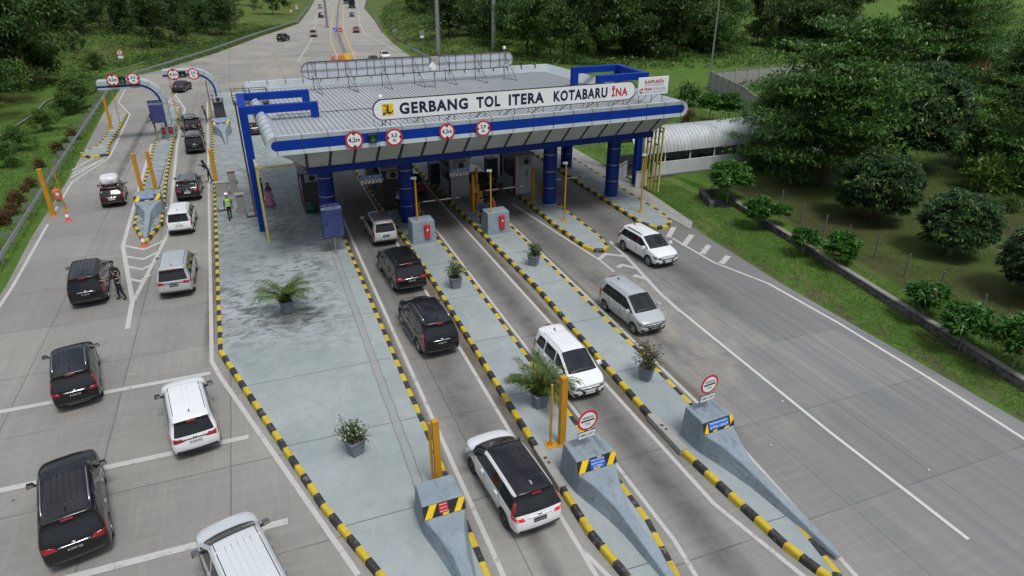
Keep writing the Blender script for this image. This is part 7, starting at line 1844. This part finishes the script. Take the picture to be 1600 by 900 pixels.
person(P_(244, 207, .185), R(100), "person in dark clothes beside the tariff board of the left arched gantry", DARK, (.01, .01, .012), lean=.3, arms=dict(l=(V3(-.02, .22, -.16), V3(.0, .25, -.05))))
# ================================================================== VEGETATION
L_MANGO = leaf_mat("mango_leaf", (0.025, 0.063, 0.023), (0.074, 0.144, 0.049), (0.280, 0.333, 0.061), gloss=.38, trans=.3, tipamt=.05)
L_LAYER = leaf_mat("layered_tree_leaf", (0.035, 0.095, 0.014), (0.101, 0.216, 0.032), (0.176, 0.297, 0.054), trans=.3, tipamt=.08)
L_FOREST = leaf_mat("forest_leaf", (0.028, 0.066, 0.014), (0.085, 0.165, 0.035), (0.120, 0.165, 0.045), trans=.32, tipamt=.06)
L_FOREST2 = leaf_mat("light_forest_leaf", (0.050, 0.110, 0.018), (0.130, 0.245, 0.044), (0.176, 0.230, 0.061), trans=.3)
L_FRANG = leaf_mat("frangipani_leaf", (.030, .115, .014), (.090, .230, .036), None, gloss=.4, trans=.3)
L_RED = leaf_mat("red_shrub_leaf", (.05, .030, .010), (.19, .080, .024), (.12, .13, .03), trans=.2, tipamt=.15)
L_UNDER = leaf_mat("undergrowth_leaf", (0.032, 0.078, 0.011), (0.098, 0.201, 0.030), (0.172, 0.172, 0.046), trans=.25, tipamt=.1)
L_LIME = leaf_mat("lime_leaf", (.06, .13, .012), (.15, .25, .035), None, trans=.35)
L_GRASS = leaf_mat("grass_blade", (0.039, 0.085, 0.013), (0.111, 0.195, 0.034), (0.221, 0.195, 0.078), gloss=.7, trans=.3, tipamt=.12)

def unit(v): return v/(np.linalg.norm(v, axis=-1, keepdims=True)+1e-9)
def crown_mesh(name, centers, csize, nleaf, leafL, leafW, mat_, r_, flat=1.0, droop=.3, rosette=False, extra=None):
    """leaf blades in clumps; centers (n,3), csize (n,) clump radius"""
    n = len(centers); c = np.repeat(centers, nleaf, 0); s = np.repeat(csize, nleaf)
    d = unit(r_.normal(0, 1, (n*nleaf, 3))); d[:, 2] *= flat
    if rosette:
        d[:, 2] = np.abs(d[:, 2])*.6+.05; d = unit(d); P = c+d*(s*.12)[:, None]; D = d
    else:
        P = c+d*(s*r_.uniform(.25, 1, n*nleaf)**.6)[:, None]; D = unit(d*.6+r_.normal(0, .6, (n*nleaf, 3))+np.array([0, 0, .05]))
    Nn = unit(r_.normal(0, .45, (n*nleaf, 3))+np.array([0, 0, 1]))
    V, Fq = leaf_quads(P, D, Nn, leafL*r_.uniform(.65, 1.25, n*nleaf), leafW*r_.uniform(.7, 1.2, n*nleaf), droop)
    mi = None; mats = [mat_]
    if extra is not None:
        ec, em, el, ew, en = extra; m_ = len(ec)*en; cc = np.repeat(ec, en, 0)
        V2, F2 = leaf_quads(cc+r_.normal(0, .05, (m_, 3)), unit(r_.normal(0, 1, (m_, 3))), unit(r_.normal(0, 1, (m_, 3))), np.full(m_, el), np.full(m_, ew))
        mi = np.r_[np.zeros(len(Fq)), np.ones(len(F2))]; F2 = F2+len(V); V = np.r_[V, V2]; Fq = np.r_[Fq, F2]; mats.append(em)
    return np_mesh(name, V, Fq, mats, mi)
def limbs(mb, base, tips, r0, r_, curve=.12, n=5):
    for t in tips:
        b = np.array(base); t = np.array(t); m_ = (b+t)/2+r_.normal(0, curve*np.linalg.norm(t-b), 3)
        pts = [tuple((1-u)**2*b+2*u*(1-u)*m_+u*u*t) for u in np.linspace(0, 1, n)]
        mb.tube(pts, [r0*(1-.8*i/(n-1)) for i in range(n)], 5)
def tree_proto(kind, seed):
    """returns (crown mesh, trunk mesh, height) of one tree at unit scale in metres"""
    r_ = np.random.default_rng(seed); mb = MB()
    if kind == 'mango':
        R_, H_ = 3.0, 5.6; n = 560
        d = unit(r_.normal(0, 1, (n, 3))); d[:, 2] = np.where(d[:, 2] < -.68, -d[:, 2], d[:, 2])
        rad = R_*(.80+.24*np.array([mnoise.noise(Vector(q*2.1)+Vector((seed, 0, 0))) for q in d]))*r_.uniform(.82, 1.0, n)
        c = d*rad[:, None]*np.array([1, 1, .86])+np.array([0, 0, 2.35])
        inner = unit(r_.normal(0, 1, (90, 3)))*R_*r_.uniform(.3, .7, 90)[:, None]*np.array([1, 1, .75])+np.array([0, 0, 2.3]); c = np.r_[c, inner]
        me = crown_mesh("crown", c, np.full(len(c), .45), 30, .36, .10, L_MANGO, r_, droop=.45, rosette=True)
        mb.tube([(0, 0, -.1), (.05, 0, .8), (.02, .05, 1.7)], [.2, .16, .14], 8); limbs(mb, (.02, .05, 1.6), c[r_.choice(n, 16)]*.85+np.array([0, 0, .4]), .09, r_)
        tr = mb.mesh("trunk", [M_PALEB if seed == 2 else M_BARK], True); return me, tr  # other mangoes use dark bark to stand in for crown shade
    if kind == 'layer':     # broad tree with flat sprays in tiers
        C = []; S_ = []; tips = []
        for t in range(72):
            z = r_.uniform(.7, 9.8); reach = 5.4*(1-((z-3.0)/7.4)**2)**.5 if abs(z-3.0) < 7.4 else 1; az = r_.uniform(0, 2*np.pi); L_ = reach*r_.uniform(.55, 1.05)
            tip = np.array([np.cos(az)*L_, np.sin(az)*L_, z+.2]); tips.append(tip)
            for q in range(15):
                u = r_.uniform(.25, 1.0); p = np.array([0, 0, z-.5])*(1-u)+tip*u; C.append(p+r_.normal(0, 1, 3)*np.array([.75, .75, .10])*(.4+u*.6)); S_.append(r_.uniform(.45, .8))
        C = np.array(C); me = crown_mesh("crown", C, np.array(S_)*1.1, 28, .30, .13, L_LAYER, r_, flat=.28, droop=.15)
        mb.tube([(0, 0, -.2), (.1, 0, 3), (0, .1, 6), (0, 0, 9.5)], [.3, .22, .14, .04], 8)
        for t in tips: limbs(mb, (0, 0, max(1.0, t[2]-.9)), [t], .06, r_, .05)
        return me, mb.mesh("trunk", [M_BARK], True)
    if kind in ('forest', 'forest2', 'tall'):
        H_ = {'forest': 11, 'forest2': 9.5, 'tall': 14}[kind]; n = 170; C = []; S_ = []
        nb = 21; lob = [(np.array([r_.normal(0, 2.1), r_.normal(0, 2.1), r_.uniform(.16, .95)*H_]), r_.uniform(1.4, 2.5)) for _ in range(nb)]+[(np.array([0, 0, H_*.6]), 3.2)]
        for c0, s0 in lob:
            for q in range(15): d = unit(r_.normal(0, 1, 3)); C.append(c0+d*s0*r_.uniform(.5, 1.0)*np.array([1, 1, .7])); S_.append(r_.uniform(.4, .75))
        me = crown_mesh("crown", np.array(C), np.array(S_)*1.25, 26, .50, .26, L_FOREST if kind != 'forest2' else L_FOREST2, r_, flat=.7, droop=.2)
        mb.tube([(0, 0, -.5), (.1, .05, H_*.3), (0, -.1, H_*.6), (0, 0, H_*.9)], [.22, .17, .11, .03], 7); limbs(mb, (0, 0, H_*.38), [c for c, _ in lob], .07, r_)
        return me, mb.mesh("trunk", [M_BARK], True)
    if kind == 'frangipani':
        C = []; tips = []
        for t in range(84):
            az = r_.uniform(0, 2*np.pi); el = np.arcsin(r_.uniform(-.65, 1)); d = np.array([np.cos(az)*np.cos(el), np.sin(az)*np.cos(el), np.sin(el)]); C.append(d*np.array([.95, .95, .80])*r_.uniform(.55, 1.05)+np.array([0, 0, 1.45]))
        C = np.array(C); F_ = C[r_.choice(len(C), 7, False)]+np.array([0, 0, .12])
        me = crown_mesh("crown", C, np.full(len(C), .3), 20, .38, .11, L_FRANG, r_, droop=.3, rosette=True, extra=(F_, L_FLOW, .11, .09, 7))
        mb.tube([(0, 0, -.3), (.03, 0, .5), (0, .02, 1.1)], [.055, .05, .045], 6); limbs(mb, (0, .02, 1.05), C[::4], .03, r_)
        return me, mb.mesh("trunk", [M_PALEB], True)
    if kind in ('shrub', 'redshrub', 'lime'):
        n = 60; d = unit(r_.normal(0, 1, (n, 3))); d[:, 2] = np.abs(d[:, 2]); C = d*r_.uniform(.45, 1, n)[:, None]*np.array([.75, .75, .85])+np.array([0, 0, .35])
        me = crown_mesh("crown", C, np.full(n, .22), 20, .17, .075, {'shrub': L_UNDER, 'redshrub': L_RED, 'lime': L_LIME}[kind], r_, droop=.1)
        limbs(mb, (0, 0, -.1), C[::6], .025, r_); return me, mb.mesh("stem", [M_BARK], True)
PROTO = {}
def plant(kind, seed, loc, sc, label, cat="tree", group=None, name=None, rz=None, sz=None, parts=True):
    k = (kind, seed)
    if k not in PROTO: PROTO[k] = tree_proto(kind, seed)
    cm, tm = PROTO[k]; root = empty(name or {'frangipani': "frangipani_tree", 'shrub': "shrub", 'redshrub': "shrub", 'lime': "shrub"}.get(kind, "tree"), loc, random.uniform(0, 6.28) if rz is None else rz, label, cat, group)
    root.scale = (sc, sc, sz or sc)
    for nm, me in (("crown" if kind not in ('shrub', 'redshrub', 'lime') else "foliage", cm), ("trunk" if kind not in ('shrub', 'redshrub', 'lime') else "stem", tm)):
        o = bpy.data.objects.new(nm, me); COL.objects.link(o); o.parent = root
    return root
def at(px, py):
    """ground point under a pixel, on the real terrain"""
    p = g(px, py, 0)
    for _ in range(4): p = g(px, py, height(p.x, p.y))
    return (p.x, p.y, p.z)
GM = "trees in the garden on the right"
plant('mango', 1, at(1362, 345), .98, "round dark mango tree left of the white-trunked one in the garden", group=GM)
plant('mango', 2, at(1483, 397), .80, "round mango tree with a pale trunk and yellowing leaf tips in the garden", group=GM)
plant('mango', 3, at(1625, 470), .85, "mango tree cut by the right picture edge", group=GM)
plant('mango', 4, at(1405, 262), 1.55, "big dark mango tree with brownish leaf tips behind the two round ones", group=GM, sz=1.75)
plant('layer', 1, at(1285, 290), 1.18, "broad tree with flat tiered branches beside the end of the barrel roof", group=GM)
plant('layer', 2, at(1212, 262), .72, "smaller tiered tree overhanging the barrel roof's end", group=GM)
plant('layer', 3, at(1592, 245), 1.05, "tiered tree at the right picture edge behind the garden", group=GM)
plant('layer', 4, at(1650, 300), 1.0, "tiered tree half outside the right picture edge", group=GM)
plant('layer', 5, at(1455, 135), 1.45, "feathery light green tree behind the big mango tree", group=GM)
plant('lime', 1, at(1535, 300), 2.2, "bright lime green bush right of the mango tree with yellow tips", "shrub", "garden shrubs")
plant('redshrub', 2, at(1560, 262), 1.5, "round reddish brown bush on the far garden lawn", "shrub", "garden shrubs")
plant('forest2', 1, at(1520, 262), .5, "slender young tree beside the reddish garden bush", group=GM)
plant('shrub', 3, at(1575, 330), .9, "small green sapling on the lawn by the right picture edge", "shrub", "garden shrubs")
plant('shrub', 1, at(1600, 262), 1.2, "pale green bush at the right edge of the far garden lawn", "shrub", "garden shrubs")
FR = [(1136, 318, 1.25, "frangipani beside the culvert mouth and the white walkway wall"), (1180, 357, .85, "frangipani with white flowers at the head of the drain wall"), (1216, 352, .6, "small frangipani seedling at the upper end of the stone drain wall"), (1254, 400, .70, "low frangipani hiding the upper drain wall"),
      (1308, 420, .85, "tall frangipani with its thin trunk against the drain wall, before the round mango tree"), (1438, 502, .85, "frangipani in front of the drain wall below the pale-trunked mango tree"), (1499, 548, .92, "white-flowered frangipani standing before the drain wall near the right edge"), (1582, 575, .95, "frangipani with one large white flower at the right picture edge")]
for i, (x, y, s, lab) in enumerate(FR): plant('frangipani', 1+i % 3, at(x, y), s*1.08, lab, "frangipani", "frangipanis along the drain")
# shrubs and small trees behind the walkway and along the left lawn
for i, (x, y, s, k, lab) in enumerate([(1108, 190, 1.35, 'frangipani', "left one of two green small trees before the concrete panel wall"), (1137, 193, 1.35, 'frangipani', "right one of two green small trees before the concrete panel wall"), (1075, 197, 1.3, 'redshrub', "rusty red bush below the right end of the canopy"), (1084, 203, 1.0, 'lime', "pale green bush beside the rusty red one below the canopy end"), (1108, 202, .9, 'redshrub', "rusty bush just behind the barrel roof"), (1075, 165, 2.2, 'shrub', "dark green bushy shrub behind the company board")]):
    plant(k, 1+i % 2, at(x, y), s, lab, "shrub" if k != 'frangipani' else "small tree", "plants behind the walkway")
for i, (x, y, s, k, lab) in enumerate([(115, 218, 1.0, 'redshrub', "dark red shrub by the guard rail near the small far left island"), (103, 226, .6, 'shrub', "tiny green shrub left of the dark red one by the guard rail"), (92, 238, .95, 'redshrub', "reddish shrub on the lawn third from the far end of the row"), (63, 262, .75, 'redshrub', "small round reddish shrub beside the tall yellow post"), (50, 292, .75, 'redshrub', "brownish shrub left of the tall yellow post's top"), (40, 300, .6, 'redshrub', "little brownish shrub touching the one by the yellow post"), (28, 322, 1.05, 'redshrub', "rounded rusty shrub in the row at the lower left lawn"), (19, 335, .8, 'redshrub', "low rusty shrub next to the left picture edge"), (12, 345, .75, 'redshrub', "low rusty shrub in front of the one at the picture edge"), (2, 352, 1.0, 'redshrub', "rusty shrub cut by the left picture edge")]):
    plant(k, 1+i % 3, at(x, y), s*.85, lab, "shrub", "shrubs on the left lawn")
for i, (x, y, s, lab) in enumerate([(118, 172, 1.35, "pale young tree on the left lawn nearest the arched gantry"), (105, 180, .9, "small pale tree beside the young tree on the left lawn"), (70, 205, .8, "thin sapling in the middle of the left lawn"), (32, 235, .8, "bluish green sapling on the left lawn above the rusty shrubs"), (12, 262, .75, "pale sapling at the left edge of the lawn"), (150, 110, 1.0, "pale leafy small tree by the drain left of the gantry tip")]):
    plant('forest2', 2, at(x, y), s*.30, lab, "sapling", "saplings on the left lawn")

# ---- forest trees, each one an object
def in_poly(px, py, poly):
    r = False; j = len(poly)-1
    for i in range(len(poly)):
        (xi, yi), (xj, yj) = poly[i], poly[j]
        if (yi > py) != (yj > py) and px < (xj-xi)*(py-yi)/(yj-yi)+xi: r = not r
        j = i
    return r
def world_to_px(P):
    v = _cm.transposed() @ (Vector(P)-Vector((0, 0, CAMH))); return (800+F*v.x/-v.z, 450-F*v.y/-v.z, -v.z)
placed = []
def scatter(n, poly, kinds, smin, smax, gap, label, group, seed, sx=1.0):
    rr = random.Random(seed); xs = [p[0] for p in poly]; ys = [p[1] for p in poly]; c = 0; tries = 0
    while c < n and tries < n*60:
        tries += 1; X, Y = rr.uniform(min(xs), max(xs)), rr.uniform(min(ys), max(ys))
        if not in_poly(X, Y, poly) or any((X-a)**2+(Y-b)**2 < gap*gap for a, b in placed): continue
        placed.append((X, Y)); k = rr.choice(kinds); s = rr.uniform(smin, smax)
        plant(k, 1+rr.randrange(3), (X, Y, height(X, Y)-.1), s, label, group=group, rz=rr.uniform(0, 6.28), sz=s*rr.uniform(.9, 1.15)); c += 1
SL = "dark leafy tree in the dense wood on the slope left of the lanes"
scatter(88, [(-80, 84), (-29, 84), (-27.5, 100), (-25.5, 116), (-30, 128), (-34, 150), (-50, 165), (-90, 165), (-110, 120)], ['forest', 'tall', 'forest2', 'forest2'], .9, 1.3, 3.1, SL, "trees on the left slope", 1)
scatter(18, [(-64, 62), (-34, 68), (-30, 84), (-80, 84)], ['forest', 'forest', 'forest2'], .8, 1.1, 3.0, SL, "trees on the left slope", 2)
scatter(18, [(-38, 160), (-16, 160), (-8, 176), (0, 198), (-6, 225), (-28, 235), (-44, 200)], ['tall', 'forest'], .6, .85, 5.0, "slender tree with a bare lower trunk on the grass left of the far highway", "trees by the far highway", 3)
scatter(44, [(-90, 190), (-40, 225), (10, 250), (22, 330), (30, 420), (-160, 420)], ['tall', 'forest'], .9, 1.3, 8, "distant tree left of the far highway at the top of the picture", "far trees on the left", 4)
SR = "dense dark tree in the wood behind the canopy, right of the far highway"
scatter(44, [(47.5, 107), (40, 150), (47, 152), (62, 170), (90, 165), (106, 150), (98, 122), (84, 106), (62, 97)], ['forest', 'tall', 'forest2'], .9, 1.3, 3.8, SR, "trees behind the canopy", 5)
scatter(10, [(38, 165), (52, 160), (66, 205), (60, 240), (48, 215)], ['forest', 'forest2'], .55, .85, 5.5, "bushy tree on the green slope right of the far highway", "trees on the right slope", 6)
scatter(40, [(60, 205), (110, 170), (180, 160), (300, 200), (330, 330), (120, 420), (72, 330)], ['tall', 'forest2', 'forest2'], .95, 1.4, 8, "distant tree in the far wood at the top right of the picture", "far trees on the right", 7)
scatter(8, [(100, 98), (118, 104), (112, 128), (98, 116)], ['forest', 'tall'], .8, 1.1, 4, "dark tree beside the slim light pole beyond the panel wall", "trees by the panel wall", 8)
scatter(4, [(75, 40), (100, 55), (130, 90), (120, 100), (84, 62)], ['layer', 'forest2'], .8, 1.1, 6, "leafy tree in the thicket beyond the garden", "trees beyond the garden", 9)

# ---- ground cover nobody could count
def cover(name, poly, n, L_, W_, lift, mat_, seed, upright=.5, clump=0.35, dens=.0, mask=None, hmax=.6):
    r_ = np.random.default_rng(seed); xs = [p[0] for p in poly]; ys = [p[1] for p in poly]; P = []
    m = 0
    while len(P) < n and m < n*8:
        m += 1; X, Y = r_.uniform(min(xs), max(xs)), r_.uniform(min(ys), max(ys))
        if not in_poly(X, Y, poly): continue
        q = mnoise.noise((X*clump, Y*clump, seed*3.1))+.5*mnoise.noise((X*clump*3, Y*clump*3, seed))
        if q < dens: continue
        if mask and not mask(X, Y): continue
        P.append((X, Y, height(X, Y)+max(0, q-dens)*hmax*r_.uniform(.1, 1)+lift*r_.uniform(0, 1)))
    P = np.array(P); k = len(P); D = unit(r_.normal(0, 1, (k, 3))*np.array([1, 1, .4])+np.array([0, 0, upright])); Nn = unit(r_.normal(0, .5, (k, 3))+np.array([0, 0, 1]))+np.array([.01, .02, 0])
    V, Fq = leaf_quads(P, D, Nn, L_*r_.uniform(.6, 1.3, k), W_*r_.uniform(.7, 1.2, k), .15)
    o = bpy.data.objects.new(name, np_mesh(name, V, Fq, [mat_])); COL.objects.link(o); put_props(o, kind="stuff"); return o
rx = lambda X, Y: interp(RIGHT, Y)+.25 < X
lx = lambda X, Y: X < interp(LEFT, Y)-.2
cover("undergrowth", [(-60, 60), (-29, 66), (-28, 95), (-25.5, 116), (-19, 132), (-6, 160), (4, 185), (10, 210), (-30, 240), (-60, 200), (-110, 120)], 46000, .55, .22, .15, L_UNDER, 1, .5, .22, -.15, lx, 1.6)
cover("undergrowth", [(31, 112), (36, 104), (60, 96), (100, 88), (130, 100), (130, 160), (90, 240), (62, 300), (52, 270), (42, 225), (35, 182), (31, 150)], 52000, .6, .24, .15, L_UNDER, 2, .5, .2, -.15, lambda X, Y: X > interp(RIGHT, Y)+1.0, 1.7)
cover("undergrowth", [(58, 60), (62, 78), (100, 84), (150, 120), (220, 200), (260, 160), (120, 50), (80, 30)], 42000, .6, .26, .2, L_UNDER, 3, .4, .16, -.3, None, 2.4)
cover("grass", [(24.4, 4), (27.9, 4), (29.8, 34), (29.3, 41), (26.6, 42.5), (25.3, 36), (24.8, 30)], 26000, .10, .03, .0, L_GRASS, 4, 1.2, .6, -.6, rx, .02)
cover("grass", [(27, -4), (29.5, 10), (31.5, 30), (36, 40), (62, 40), (70, 20), (50, 0)], 22000, .13, .04, .0, L_GRASS, 5, 1.2, .3, -.1, None, .05)
cover("grass", [(-14, 25), (-14.6, 60), (-16.6, 105), (-13.5, 123), (-21, 118), (-24.5, 90), (-26, 60), (-24, 25)], 34000, .16, .05, .0, L_GRASS, 6, 1.2, .3, -.5, lx, .05)
cover("grass", [(-13, 124), (-5, 145), (3.2, 174), (16.4, 216), (8, 216), (-6, 175), (-22, 135)], 14000, .4, .12, .0, L_UNDER, 7, 1.0, .2, -.4, lx, .3)
cover("grass", [(28, 46), (27.2, 70), (31, 95), (45, 92), (58, 74), (52, 52), (46, 48)], 20000, .25, .07, .0, L_GRASS, 8, 1.1, .25, -.5, rx, .1)
